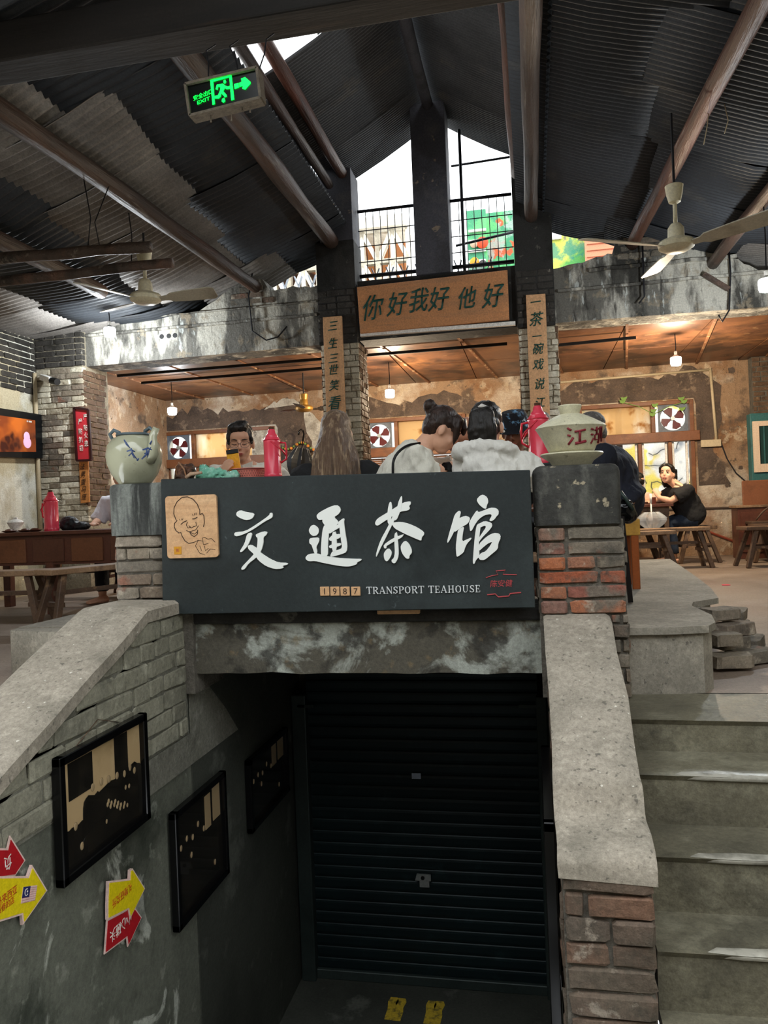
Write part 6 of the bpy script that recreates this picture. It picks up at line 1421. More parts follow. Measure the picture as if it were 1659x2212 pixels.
for k, px_ in enumerate((20, 55, 75)):
    c = V((aY(px_, 1145, 5.7).x, 5.7, ZL)); m = MB(); m.lathe([(.03, 0), (.045, .006), (.06, .016), (.057, .018)], c, 16); m.ball(c+V((0, 0, .018)), (.035, .035, .014), 10); tag(obj('snack_dish', m, m_tablewood, smooth='auto'), ['leftmost low brown snack dish on the left table', 'middle low brown snack dish on the left table', 'brown snack dish nearest the red thermos on the left table'][k], 'dish', 'brown snack dishes')
c = V((aY(150, 1140, 5.95).x, 5.95, ZL)); m = MB(); m.ball(c+V((0, 0, .05)), (.09, .07, .07), 18); m.ball(c+V((.11, .0, .03)), (.08, .06, .04), 16); hb2 = tag(obj('bag', remesh(m, .008, 3, .012, 20), M('black_nylon', '#17191d', .5, bump=[(20, .4)]), smooth=True), 'black bag slumped behind the red thermos on the left table', 'bag')
def bench(label, cx, cy, L, W, H, rz, z0=0, mat=m_oldwood, top=m_benchtop, name='wooden_bench', cat='bench', group='old wooden benches', splay=.05, rungs=True):
    t = thing(name, label, cat, (0,0,0), group)
    m = MB(); m.box((-L/2, -W/2, H-.038), (L/2, W/2, H)); obj('seat', m, top, t, bevel=.006)
    for sx in (-1, 1):
        for sy in (-1, 1):
            m = MB(); m.bar((sx*(L/2-.05+splay), sy*(W/2-.01+splay*.6), 0), (sx*(L/2-.11), sy*(W/2-.04), H-.038), .042, .042, up=(0,1,0)); obj('leg', m, mat, t, bevel=.004)
        m = MB(); m.bar((sx*(L/2-.08), -W/2+.0, H*.45), (sx*(L/2-.08), W/2-.0, H*.45), .025, .03); obj('stretcher', m, mat, t)
    if rungs:
        m = MB(); m.bar((-L/2+.08, 0, H*.62), (L/2-.08, 0, H*.62), .025, .03); obj('stretcher', m, mat, t)
    t.location = (cx, cy, z0); t.rotation_euler = (0, 0, rz); return t
a = aZ(205, 1235, .40)
bench('long bench along the front of the left table', -3.95, 4.72, 1.3, .2, .42, .06)
bench('bench end nearest the left parapet with a pale worn top', -2.98, 4.95, .95, .2, .43, 1.15)
bench('low bench cut by the left edge of the view', -4.05, 4.2, 1.0, .22, .34, -.1)
bench('bench in shade behind the left table', -3.9, 6.75, 1.6, .24, .42, .02)
bench('reddish bench beyond the left table near the far column', -3.6, 7.1, 1.3, .24, .42, .0, mat=m_tablewood, top=m_tablewood)
# right side furniture
def stool(label, cx, cy, S_, H, rz, z0=0, group='square wooden stools'):
    t = bench(label, cx, cy, S_, S_*.75, H, rz, z0, name='wooden_stool', cat='stool', group=group, splay=.06, rungs=False, top=m_oldwood)
    for sy in (-1, 1):
        m = MB(); m.bar((-S_/2+.05, sy*(S_*.36), H*.5), (S_/2-.05, sy*(S_*.36), H*.5), .022, .026); o = obj('stretcher', m, m_oldwood); o.parent = t
    return t
p = aZ(1490, 1216, 0)
stool('stool under the woman in the black top', 1.80, 9.35, .42, .42, .1)
bench('long bench beside the small table in front of the woman in black', 1.3, 8.6, 1.0, .24, .43, .12)
bench('low pale bench in front of the umbrella', 1.0, 8.15, .75, .22, .42, .1, top=m_benchtop)
p = aZ(1610, 1235, 0); stool('stool at far right standing on the open floor', 2.28, 8.55, .36, .42, .15)
stool('second stool at far right tucked behind the first', 2.55, 9.2, .36, .42, .0)
stool('third stool at the right edge in front of the cabinet', 2.75, 8.4, .36, .42, .3)
# bentwood chair at right edge
ch = thing('wooden_chair', 'dark wooden chair with curved back at the right edge', 'chair', (2.62, 9.55, 0))
m = MB(); m.box((2.42, 9.35, .41), (2.85, 9.75, .445)); obj('seat', m, m_oldwood, ch, bevel=.008)
legs(ch, [(2.45, 9.38), (2.82, 9.38), (2.45, 9.72), (2.82, 9.72)], .035, m_oldwood, 0, .41)
m = MB(); m.box((2.43, 9.73, .62), (2.84, 9.755, .92)); obj('backrest', m, M('worn_chair_back', '#7a4d33', .45, layers=[('#3d2418', 5, .5, .7, dict(amt=.7))]), ch, bevel=.01)
for xx in (2.45, 2.82): m = MB(); m.bar((xx, 9.74, .43), (xx, 9.76, .9), .03, .03, up=(0,1,0)); obj('back_post', m, m_oldwood, ch)
m = MB(); m.tube([(2.47+.33*k/10, 9.36, .46+.14*math.sin(math.pi*k/10)) for k in range(11)], .01, 6); obj('bent_hoop', m, m_oldwood, ch, smooth=True)
st_ = thing('side_cupboard', 'brown wooden cupboard against the wall at far right', 'cupboard', (2.55, Y_BACK-.22, 0))
m = MB(); m.box((2.35, Y_BACK-.75, 0), (3.15, Y_BACK-.45, .6)); obj('body', m, m_tablewood, st_, bevel=.006)
m = MB(); m.box((2.33, Y_BACK-.77, .6), (3.17, Y_BACK-.43, .63)); obj('top', m, m_benchtop, st_, bevel=.004)
for k in range(2): m = MB(); m.box((2.38+.38*k, Y_BACK-.765, .08), (2.73+.38*k, Y_BACK-.745, .55)); obj('door', m, m_tablewood, st_, bevel=.004)
# small table with clear umbrella
rt = thing('small_table', 'small dark square table in front of the woman in black', 'table', (1.15, 9.2, 0))
m = MB(); m.box((.78, 8.95, .655), (1.52, 9.55, .69)); obj('tabletop', m, m_tablewood, rt, bevel=.005)
m = MB(); m.box((.82, 8.99, .57), (1.48, 9.51, .654)); obj('apron', m, m_oldwood, rt)
legs(rt, [(.85, 9.02), (1.45, 9.02), (.85, 9.48), (1.45, 9.48)], .05, m_oldwood, 0, .655)
m = MB(); c = V((1.32, 9.05, .69)); m.lathe([(.0, 0), (.032, 0), (.034, .075), (.03, .075), (.028, .01)], c, 14); tag(obj('drinking_cup', m, M('reddish_brown_cup', '#5b2c22', .3), smooth='auto'), 'small red brown cup on the small table', 'cup')
m = MB(); c = V((1.0, 9.05, .69)); m.box((c.x-.09, c.y-.05, .69), (c.x+.07, c.y+.06, .71)); tag(obj('folded_cloth', remesh(m, .008, 2, .008, 30), M('grey_cloth', '#8a938f', .9), smooth=True), 'folded grey cloth on the edge of the small table', 'cloth')
def umbrella(label, top, bottom, R, mat, hmat, hook=True, n=8, alpha=None):
    top = V(top); bottom = V(bottom); t = thing('umbrella', label, 'umbrella', bottom, 'hanging umbrellas'); d = (bottom-top).normalized()
    sx = d.orthogonal().normalized(); sy = d.cross(sx)
    m = MB(); vs = []; k_ = 10; fs = []
    for i in range(k_+1):
        tt = i/k_; p = top.lerp(bottom, tt)
        rr = R*(math.sin(math.pi*min(1, .12+tt*.9))*.8*(1-tt*.35)+.05)
        for j in range(2*n):
            a = math.pi*j/n; r_ = rr*(1 if j % 2 else .62); vs.append(p+sx*r_*math.cos(a)+sy*r_*math.sin(a))
    for i in range(k_):
        for j in range(2*n): fs.append((i*2*n+j, i*2*n+(j+1) % (2*n), (i+1)*2*n+(j+1) % (2*n), (i+1)*2*n+j))
    m.add(vs, fs); obj('canopy', m, mat, t)
    m = MB(); m.tube([top-d*.12, bottom], .008, 8); obj('shaft', m, hmat, t, smooth=True)
    P = [top-d*.10, top-d*.2]
    if hook: P += [top-d*.24+sx*.02, top-d*.25+sx*.05, top-d*.22+sx*.075, top-d*.17+sx*.08]
    m = MB(); m.tube(P, .013, 8); obj('handle', m, hmat, t, smooth=True)
    for j in range(n):
        a = math.pi*(2*j+1)/n; m = MB(); r0 = R*.38; r1 = R*.5
        m.tube([top+sx*r0*math.cos(a)+sy*r0*math.sin(a), top.lerp(bottom, .3)+sx*R*.75*math.cos(a)+sy*R*.75*math.sin(a)], .003, 5); obj('rib', m, m_steelplate, t)
    return t
m_clear = M('clear_vinyl', '#c9cfd3', .15, alpha=.45)
umbrella('transparent umbrella with white handle hooked on the small table', aY(1407, 1106, 8.86), aY(1409, 1150, 8.86), .22, m_clear, m_white, hook=False)
umbrella('black umbrella hanging on the rear wall right of the red thermos', aY(652, 968, 10.2), aY(640, 1052, 10.2), .24, M('black_umbrella_cloth', '#15171a', .6), m_blackgloss)
# flower garland on the wall by the umbrella
ga = thing('flower_garland', 'string of small orange flowers and leaves on the rear wall by the umbrella', 'garland', aY(645, 962, 10.36))
pts = [aY(612+k*6, 962+6*math.sin(k*.7)+(k-6)**2*.15, 10.37) for k in range(13)]
m = MB(); m.tube(pts, .006, 5); obj('string', m, M('vine_green', '#4d6b33', .8), ga)
m_or = M('orange_petal', '#d98a3a', .7); m_lf = M('leaf_green', '#6f8f45', .7)
for k, p in enumerate(pts):
    m = MB(); m.ball(p-V((0, .02, 0)), .022 if k % 2 else .016, 8); obj('flower' if k % 2 else 'leaf', m, m_or if k % 2 else m_lf, ga, smooth=True)
# ivy tendrils on right window
iv = thing('ivy_sprig', 'small green ivy sprigs over the right window', 'plant', aY(1410, 890, 10.3))
for k, (px_, py_) in enumerate([(1345, 872), (1348, 866), (1412, 892), (1410, 900), (1472, 866), (1478, 872), (1474, 888), (1415, 880)]):
    p = aY(px_, py_, 10.33); m = MB(); m.prism([(0, 0), (.03, .02), (.045, .055), (.0, .045), (-.04, .05), (-.03, .015)], (1,0,0), (0,.2,1), p, (0, .003, 0)); obj('leaf', m, m_lf, iv)
m = MB(); m.tube([aY(1340, 868, 10.35), aY(1380, 878, 10.35), aY(1412, 895, 10.35), aY(1445, 878, 10.35), aY(1480, 868, 10.35)], .005, 5); obj('stem', m, m_lf, iv)
# guqin-like stand behind right pillar: orange board with dark leg
bl_ = thing('folding_stool', 'orange brown wooden stool with black strap beside the right pillar', 'stool', (.46, 4.4, .25))
a = aY(1368, 1205, 4.4); x_ = a.x
m = MB(); m.box((x_-.16, 4.30, .54), (x_+.03, 4.62, .63)); obj('seat', m, M('yellow_brown_lacquer', '#b58a3c', .4, layers=[('#7a5320', 6, .5, .7, dict(amt=.6))]), bl_, bevel=.006)
m_or2 = M('orange_lacquer_leg', '#8d4a22', .35)
for dx in (-.14, .0):
    for dy in (4.32, 4.58): m = MB(); m.bar((x_+dx, dy, .25), (x_+dx, dy, .54), .04, .04, up=(0,1,0)); obj('leg', m, m_or2, bl_, bevel=.004)
st2 = thing('instrument_case', 'slim black case leaning beside the right pillar', 'case', (.44, 3.95, .25))
P0 = aY(1362, 1306, 3.7); P1 = aY(1347, 1140, 3.7); m = MB(); m.bar((P0.x, 3.7, .256), (P1.x, 3.76, P1.z+.05), .022, .03, up=(0,1,0)); obj('pole', m, m_blackgloss, st2)
m = MB(); a = aY(1350, 1100, 3.8); m.ball((a.x, 3.85, a.z+.0), (.05, .07, .05), 14); m.ball((a.x+.02, 3.85, a.z-.03), (.04, .06, .04), 14); obj('bag_body', remesh(m, .007, 3, .008, 25), m_blackgloss, st2, smooth=True)
m = MB(); m.tube([aY(1340, 1062, 3.78), aY(1352, 1078, 3.78), aY(1368, 1102, 3.78)], .009, 8); obj('strap', m, M('dark_green_leather', '#26332f', .4), st2, smooth=True)
# benches for the group on the platform
bench('bench under the seated customers nearest the sign', -.58, 3.82, 1.5, .24, .36, .0, z0=ZP, group='platform benches')
bench('bench under the bald customer on the far side of the central table', -.45, 5.02, .5, .24, .36, .0, z0=ZP, group='platform benches')
bench('bench under the customer in the bucket hat', -.1, 5.38, .5, .24, .36, .0, z0=ZP, group='platform benches')
bench('bench under the grey haired customer', .1, 5.76, .5, .24, .36, .0, z0=ZP, group='platform benches')
bench('short bench under the man in glasses', -1.9, 4.9, .7, .24, .36, .0, z0=ZP, group='platform benches')
m = MB(); c = aZ(1568, 1264, .0); m.prism(ragged((c.x, c.y), .03, .04, 14, 3, .3), (1,0,0), (0,1,0), (0,0,.0), (0,0,.004)); tag(obj('floor_scrap', m, m_thermos), 'small red paper scrap on the right floor', 'scrap')
# security camera on the far left column
sc_ = thing('security_camera', 'small white and black camera on the far left column', 'camera', aY(105, 822, 7.3))
a = aY(92, 815, 7.36); c = aY(112, 822, 7.25); m = MB(); m.bar(a, c, .07, .06); obj('housing', m, m_white, sc_, bevel=.006)
d = aY(124, 825, 7.2); m = MB(); m.tube([c, d], .035, 12); obj('lens', m, m_black, sc_, smooth='auto')
# ------------------------------------------------------------------ people
def skin(name, c): return M(name, c, .5, layers=[('#b5705c', 24, .55, .75, dict(amt=.25))], spec=.4, grain=.02)
m_skinA = skin('fair_skin', '#d9a88c'); m_skinB = skin('tan_skin', '#b98266'); m_skinC = skin('deep_tan_skin', '#8a5a44')
m_hairblack = M('black_hair', '#15120f', .38, layers=[('#2e2620', 30, .5, .7, dict(stretch=(1,1,.1), amt=.6))], bump=[(120, .6, dict(stretch=(1,1,.06)))])
m_hairbrown = M('dark_brown_hair', '#2a1d17', .38, layers=[('#4d352a', 30, .5, .7, dict(stretch=(1,1,.1), amt=.6))], bump=[(120, .6, dict(stretch=(1,1,.06)))])
m_hairblond = M('ash_brown_long_hair', '#5a4636', .42, layers=[('#a08a6e', 60, .5, .66, dict(stretch=(1,1,.05), amt=.8)), ('#2e211a', 34, .55, .68, dict(stretch=(1,1,.05), amt=.75))], bump=[(200, .8, dict(stretch=(1,1,.03)))], grain=.02, k=1.25)
m_hairgrey = M('grey_cropped_hair', '#5b5855', .6, layers=[('#8f8b86', 60, .5, .65, dict(amt=.6))], bump=[(120, .6)])
def cloth(name, c, c2=None, r=.85): return M(name, c, r, layers=[(c2, 5, .5, .72, dict(amt=.5))] if c2 else (), bump=[(11, .5, dict(d=.03, stretch=(1,1,.6))), (300, .1)], grain=.04)
m_shirtwhite = cloth('cream_white_cotton', '#dedccf', '#c3c1b2'); m_hoodie = cloth('thin_white_hoodie_fabric', '#e2e1da', '#c9c8bf'); m_teeblack = cloth('black_cotton', '#17181a'); m_navyj = cloth('navy_jacket_cloth', '#1a1d28', '#252a3c'); m_pinkshirt = cloth('pale_pink_cotton', '#e0b8a4'); m_trouser = cloth('dark_trouser_cloth', '#23252b'); m_jean = cloth('dark_denim', '#1f2a3a'); m_navyT = cloth('navy_cotton', '#2a3450'); m_greyshirt = cloth('mauve_grey_cotton', '#8f838a'); m_paleshirt = cloth('pale_lilac_cotton', '#d6d4dc')
m_eye = M('dark_eye', '#15100d', .15); m_lip = M('lip', '#a8584e', .4); m_brow = M('brow', '#2a1f19', .7); m_eyewhite = M('eye_white', '#9a8f86', .3)
def frame(fwd, up=(0,0,1)):
    f = V(fwd).normalized(); r = f.cross(V(up)).normalized(); u = r.cross(f).normalized()
    return r, f, u
def hand(mb, wrist, d, n, side, s=1.0, curl=.6, spread=.12):
    """palm from wrist along d, palm normal n, five unequal bent fingers"""
    d = V(d).normalized(); n = (V(n)-d*V(n).dot(d)).normalized(); a = d.cross(n)*side   # a: towards the thumb side
    w_ = V(wrist); palm = w_+d*.085*s
    mb.tube([w_, w_+d*.03*s, w_+d*.06*s, palm], [(.028*s, .02*s), (.034*s, .017*s), (.040*s, .016*s), (.040*s, .012*s)], 10, xdir=a)
    for i, L in enumerate((.070, .080, .074, .058)):
        off = a*((.029-.0195*i)*s); b = palm+off-d*.008*s; dd = (d+a*spread*(.5-i/3)).normalized()
        p1 = b+dd*(L*.45*s); d2 = (dd*math.cos(curl)+n*math.sin(curl)).normalized(); p2 = p1+d2*(L*.32*s); d3 = (dd*math.cos(curl*1.9)+n*math.sin(curl*1.9)).normalized(); p3 = p2+d3*(L*.26*s)
        mb.tube([b, p1, p2, p3], [.0105*s, .0095*s, .009*s, .0065*s], 8)
    tb_ = w_+d*.035*s+a*.026*s; t1 = tb_+(d*.6+a*.8+n*.25).normalized()*.036*s; t2 = t1+(d*.8+a*.25+n*.5).normalized()*.03*s
    mb.tube([w_+d*.02*s+a*.015*s, tb_, t1, t2], [.014*s, .0135*s, .011*s, .008*s], 8)
def person(label, pel, neck, head, face, shr, arms, knees, feet, skinm, top, topmat, botmat, hair=None, hairmat=m_hairblack, hs=1.0, sleeve=.55, shw=.175, girth=1.0, face_detail=True, vox=.0085, extra=None, fold=.006, eyes='open', head_up=(0,0,1), toppad=.014, csm=3):
    pel = V(pel); neck = V(neck); head = V(head); shr = V(shr).normalized()
    t = thing('person', label, 'person', (pel.x, pel.y, min(f[2] for f in feet)-.0))
    sp = (neck-pel); fw = V((0,0,1)).cross(shr).normalized()
    if fw.dot(V(face)) < -.9: pass
    body = MB(); cl = MB()
    def spine(tt): return pel+sp*tt + (-fw)*(.03*math.sin(math.pi*tt))
    rings = [(-.10, .10, .085), (-.02, .165, .125), (.12, .165, .12), (.32, .14, .10), (.55, .155, .115), (.75, .172, .112), (.88, .155, .09), (.96, .085, .07), (1.02, .058, .056)]
    body.tube([spine(a) for a, _, _ in rings], [(rx*girth*shw/.175, ry*girth) for _, rx, ry in rings], 20, xdir=shr)
    pd = toppad
    rr = rings[1:8]
    cl.tube([spine(a) for a, _, _ in rr]+[spine(1.0)], [((rx*girth*shw/.175+pd), (ry*girth+pd)) for _, rx, ry in rr]+[(.070, .066)], 24, xdir=shr)
    # arms
    for s_, (el, wr, cfg) in zip((-1, 1), arms):
        sh = spine(.86)+shr*(s_*shw); el = V(el); wr = V(wr)
        body.tube([spine(.84)+shr*(s_*shw*.55), sh, sh.lerp(el, .35), el, el.lerp(wr, .3), wr], [.055, .052*girth, .045*girth, .037, .038, .025], 12)
        if cfg: hand(body, wr, cfg[0], cfg[1], cfg[2], cfg[3] if len(cfg) > 3 else 1.0, cfg[4] if len(cfg) > 4 else .6)
        q = sleeve
        if q <= .5: pts = [spine(.86)+shr*(s_*shw*.5), sh+V((0,0,.004)), sh.lerp(el, q*1.0), sh.lerp(el, q*2)]; rs_ = [.07, .064*girth+pd*.4, .058*girth+pd, .060*girth+pd*1.3]
        else: k = (q-.5)*2; pts = [spine(.86)+shr*(s_*shw*.5), sh+V((0,0,.004)), sh.lerp(el, .5), el, el.lerp(wr, k*.5), el.lerp(wr, k)]; rs_ = [.07, .064*girth+pd*.4, .056*girth+pd, .05+pd, .047+pd, .042+pd]
        cl.tube(pts, rs_, 14)
    # legs
    lg = MB()
    for s_, kn, ft in zip((-1, 1), knees, feet):
        hp = pel+shr*(s_*.085); kn = V(kn); ft = V(ft); fd = (kn-hp); fd.z = 0; fd = fd.normalized() if fd.length > .01 else fw
        an = ft+V((0,0,.08))
        body.tube([hp, hp.lerp(kn, .5), kn, kn.lerp(an, .4), an], [.085, .07, .052, .05, .036], 12)
        body.tube([an-fd*.05-V((0,0,.045)), an+fd*.06-V((0,0,.05)), an+fd*.15-V((0,0,.06))], [(.034, .03), (.04, .028), (.035, .018)], 10, xdir=shr)
        lg.tube([hp, hp.lerp(kn, .5), kn, kn.lerp(an, .4), an+V((0,0,.03))], [.105, .088, .07, .066, .058], 14)
    lg.tube([spine(-.10), spine(-.02), spine(.12)], [(.13*girth, .115), (.178*girth, .138), (.172*girth, .128)], 18, xdir=shr)
    # head
    r, f, u = frame(face, head_up); R = Matrix((r, f, u)).transposed(); s = hs
    def hp_(x, y, z): return head+(r*x+f*y+u*z)*s
    def hb_(c, rad): body.ball(hp_(*c), tuple(q*s for q in rad), 16, rot=R)
    hb_((0, -.012, .025), (.074, .094, .092)); hb_((0, .022, -.035), (.062, .066, .072)); hb_((0, .045, -.082), (.034, .036, .03)); hb_((0, .052, .045), (.056, .034, .042))
    hb_((.033, .06, -.028), (.026, .022, .026)); hb_((-.033, .06, -.028), (.026, .022, .026))
    hb_((0, .092, -.022), (.0125, .016, .012)); body.tube([hp_(0, .083, .018), hp_(0, .092, -.004), hp_(0, .099, -.02)], [.008*s, .010*s, .011*s], 8)
    hb_((0, .082, -.055), (.024, .012, .011))
    for q in (-1, 1): hb_((.077*q, -.008, -.012), (.011, .02, .032))
    body.tube([neck-(neck-pel).normalized()*.04, neck.lerp(hp_(0, -.03, -.06), .5), hp_(0, -.028, -.045)], [.060, .050, .049*s], 14)
    if extra: extra(body, cl, lg, hp_, s, R)
    o = obj('body', remesh(body, vox, 3), skinm, t, smooth=True)
    obj('trousers', remesh(lg, .012, 3, .004, 18), botmat, t, smooth=True)
    obj(top, remesh(cl, .0105, csm, fold, 15), topmat, t, smooth=True)
    if face_detail:
        for q in (-1, 1):
            if eyes == 'down':
                m = MB(); m.tube([hp_(.016*q, .084, .002), hp_(.031*q, .0865, -.001), hp_(.046*q, .078, .003)], [.0016*s, .0026*s, .0016*s], 6); obj('eyelid', m, m_brow, t, smooth=True)
                m = MB(); m.tube([hp_(.014*q, .0865, .026), hp_(.03*q, .0865, .031), hp_(.048*q, .074, .026)], [.0028*s, .004*s, .002*s], 6); obj('eyebrow', m, m_brow, t, smooth=True); continue
            m = MB(); m.ball(hp_(.031*q, .0775, .006), (.013*s, .006*s, .0058*s), 10, rot=R); obj('eye', m, m_eyewhite, t, smooth=True)
            m = MB(); m.ball(hp_(.031*q, .0825, .007), (.0058*s, .004*s, .0052*s), 8, rot=R); obj('iris', m, m_eye, t, smooth=True)
            m = MB(); m.tube([hp_(.014*q, .0865, .026), hp_(.03*q, .0865, .031), hp_(.048*q, .074, .026)], [.0028*s, .004*s, .002*s], 6); obj('eyebrow', m, m_brow, t, smooth=True)
            m = MB(); m.tube([hp_(.017*q, .083, .013), hp_(.031*q, .0855, .0165), hp_(.046*q, .077, .012)], [.0018*s]*3, 6); obj('eyelid', m, m_brow, t, smooth=True)
        m = MB(); m.tube([hp_(-.021, .088, -.056), hp_(-.008, .0945, -.053), hp_(.008, .0945, -.053), hp_(.021, .088, -.056)], [.002*s, .0045*s, .0045*s, .002*s], 6); m.tube([hp_(-.016, .089, -.061), hp_(0, .094, -.063), hp_(.016, .089, -.061)], [.002*s, .005*s, .002*s], 6); obj('mouth', m, m_lip, t, smooth=True)
    if hair:
        h = MB(); amt = hair(h, hp_, s, R) or .004
        hm = obj('hair', remesh(h, .0075, 2, amt, 45), hairmat, t, smooth=True)
    return t, hp_
def cap(h, hp_, s, R, back=.0, low=-.02, front=.055):
    """hair shell over the skull: crown, sides, nape, leaving the face free"""
    h.ball(hp_(0, -.022, .04), (.083*s, .094*s, .088*s), 18, rot=R); h.ball(hp_(0, -.055, -.0), (.076*s, .055*s, .075*s), 16, rot=R)
    h.ball(hp_(0, front-.02, .088), (.062*s, .036*s, .028*s), 14, rot=R)
# --- man with glasses
def hair_short(h, hp_, s, R):
    h.ball(hp_(0, -.022, .048), (.081*s, .096*s, .088*s), 18, rot=R); h.ball(hp_(0, -.06, .0), (.076*s, .05*s, .07*s), 16, rot=R); h.ball(hp_(.01, .042, .098), (.062*s, .042*s, .036*s), 14, rot=R); h.ball(hp_(-.02, .03, .115), (.04*s, .04*s, .028*s), 12, rot=R)
    for q in (-1, 1): h.ball(hp_(.070*q, .012, .03), (.012*s, .034*s, .04*s), 12, rot=R)
    return .004
hd = aY(519, 957, 4.72); nk = hd+V((.0, .045, -.128))
ph_c = aY(505, 996, 4.46)
wrm = aY(472, 1033, 4.41)
def coll(body, cl, lg, hp_, s, R):
    pass
man, hpm = person('man in glasses and cream shirt looking down at a yellow phone', (hd.x-.02, 4.86, .56), nk, hd, (.30, -.93, -.20), (-.95, -.28, 0),
   [((hd.x+.30, 4.66, .93), (hd.x+.16, 4.46, .985), ((-.3, -.4, .1), (0, 0, -1), 1, .95)), ((hd.x-.24, 4.62, .92), wrm, ((.28, -.1, .95), (.9, -.25, -.25), -1, .95, .75))][::-1] if False else
   [((hd.x+.27, 4.70, .94), (hd.x+.20, 4.52, .975), ((-.6, -.3, .0), (0, 0, -1), -1, .95)), ((hd.x-.25, 4.62, .94), wrm, ((.62, -.03, .78), (.5, .85, -.15), 1, .95, .45))],
   [(hd.x-.1, 4.5, .52), (hd.x+.12, 4.48, .52)], [(hd.x-.1, 4.45, .14), (hd.x+.12, 4.43, .14)], skin('light_tan_skin', '#cfa084'), 'shirt', m_shirtwhite, m_trouser, hair_short, m_hairblack, 1.06, sleeve=.45, shw=.19, girth=1.08, vox=.0068, eyes='down')
# spectacles: part of the man's dress
gl = MB()
for q in (-1, 1):
    gl.tube([hpm(.032*q+.026*math.cos(a), .096, .002+.021*math.sin(a)) for a in [2*math.pi*k/18 for k in range(19)]], .0011, 5, cap=False)
    gl.tube([hpm(.058*q, .092, .008), hpm(.078*q, .04, .012), hpm(.08*q, -.01, .006)], .0015, 5)
gl.tube([hpm(-.007, .098, .006), hpm(.007, .098, .006)], .0016, 5); obj('spectacles', gl, m_steel, man, smooth=True)
cl_ = MB()
for q in (-1, 1): cl_.prism([(0, 0), (.07*q, .025), (.06*q, -.03), (.02*q, -.075)], (.95, .28, 0), (0, -.35, .93), nk+V((.02, -.075, -.02)), (0, -.008, 0))
obj('collar', cl_, m_shirtwhite, man)
ph = thing('smartphone', 'yellow cased smartphone held up by the man in glasses', 'phone', ph_c); fr_, ff_, fu_ = frame((.35, -.93, .05)); fu_ = (fu_+fr_*.12).normalized(); fr_ = ff_.cross(fu_).normalized()
def pbx(nm, x0, x1, z0, z1, y0, y1, mat):
    m = MB(); vs = [ph_c+fr_*x+ff_*y+fu_*z for z in (z0, z1) for (x, y) in ((x0, y0), (x1, y0), (x1, y1), (x0, y1))]
    m.add(vs, [(0,1,2,3), (7,6,5,4), (0,4,5,1), (1,5,6,2), (2,6,7,3), (3,7,4,0)]); me = m.mesh(nm); b_ = bmesh.new(); b_.from_mesh(me); bmesh.ops.recalc_face_normals(b_, faces=b_.faces[:]); b_.to_mesh(me); b_.free(); obj(nm, me, mat, ph, bevel=.003)
pbx('case', -.037, .037, -.078, .045, -.006, .006, M('yellow_phone_case', '#e8a81c', .4)); pbx('camera_bar', -.037, .037, .045, .072, -.006, .007, m_black)
# --- woman with long light hair seen from behind
hd = aY(727, 938, 3.98); nk = hd+V((0, .0, -.155))
def hair_long(h, hp_, s, R):
    cap(h, hp_, s, R)
    for k in range(17):
        a = math.pi*(1.02+.96*(k/16)) ; x = .078*math.cos(a); y = -.03+.085*math.sin(a)
        j = random.uniform(-.012, .012); L = random.uniform(-.02, .02)
        h.tube([hp_(x*.75, y*.9, .05), hp_(x*1.0, y-.01, -.05), hp_(x*1.35+j, y*.9-.02, -.15), hp_(x*1.5+j, y*.75-.035, -.25+L), hp_(x*1.42+j, y*.7-.035, -.33+L)], [.014*s, .02*s, .021*s, .017*s, .005*s], 7)
    h.ball(hp_(0, -.10, -.19), (.09*s, .035*s, .12*s), 14, rot=R); h.ball(hp_(0, -.085, -.09), (.085*s, .045*s, .12*s), 14, rot=R)
    return .003
bw, _ = person('woman with long light brown hair and black top seen from behind', (hd.x+.02, 3.86, .56), nk, hd, (-.12, .97, -.12), (.98, .12, 0),
   [((hd.x-.24, 3.98, .90), (hd.x-.20, 4.14, .955), ((.3, .9, 0), (0, 0, -1), 1, .9)), ((hd.x+.22, 4.0, .88), (hd.x+.16, 4.14, .95), ((-.3, .9, 0), (0, 0, -1), -1, .9))],
   [(hd.x-.1, 4.24, .56), (hd.x+.1, 4.24, .56)], [(hd.x-.1, 4.2, .14), (hd.x+.1, 4.2, .14)], m_skinA, 'tshirt', m_teeblack, m_jean, hair_long, m_hairblond, 1.0, sleeve=.32, shw=.165, girth=.92, face_detail=False)
# --- woman with a bun bending over
hd = aY(955, 930, 3.99); nk = aY(912, 966, 3.98)
def hair_bun(h, hp_, s, R):
    cap(h, hp_, s, R); h.ball(hp_(0, -.125, .075), (.036*s, .034*s, .036*s), 12, rot=R); h.ball(hp_(0, -.105, .055), (.03*s, .03*s, .03*s), 12, rot=R)
    for q in (-1, 1): h.tube([hp_(.06*q, .04, .09), hp_(.075*q, .055, .04), hp_(.068*q, .075, -.01), hp_(.055*q, .085, -.045)], [.026*s, .02*s, .014*s, .004*s], 8)
    h.tube([hp_(0, .06, .105), hp_(.02, .095, .06), hp_(.025, .105, .03)], [.026*s, .02*s, .008*s], 8)
    return .003
wr_ = aY(966, 1012, 3.93); el_ = aY(918, 1022, 3.86)
bn, hpb = person('woman with a dark hair bun in a white top bending over the table', (nk.x-.24, 3.90, .58), nk, hd, (.80, .22, -.56), (.25, -.96, 0),
   [((nk.x+.04, 4.16, .93), (nk.x+.24, 4.20, .965), ((.8, .3, 0), (0, 0, -1), 1, .9)), (el_, wr_, ((.80, .25, .50), (.3, .5, -.8), -1, .92, 1.2))],
   [(nk.x-.02, 4.06, .56), (nk.x+.02, 3.84, .56)], [(nk.x+.0, 4.06, .14), (nk.x+.04, 3.82, .14)], m_skinA, 'top', m_shirtwhite, m_jean, hair_bun, m_hairbrown, 1.0, sleeve=.74, shw=.165, girth=.95, vox=.007, toppad=.022, fold=.012)
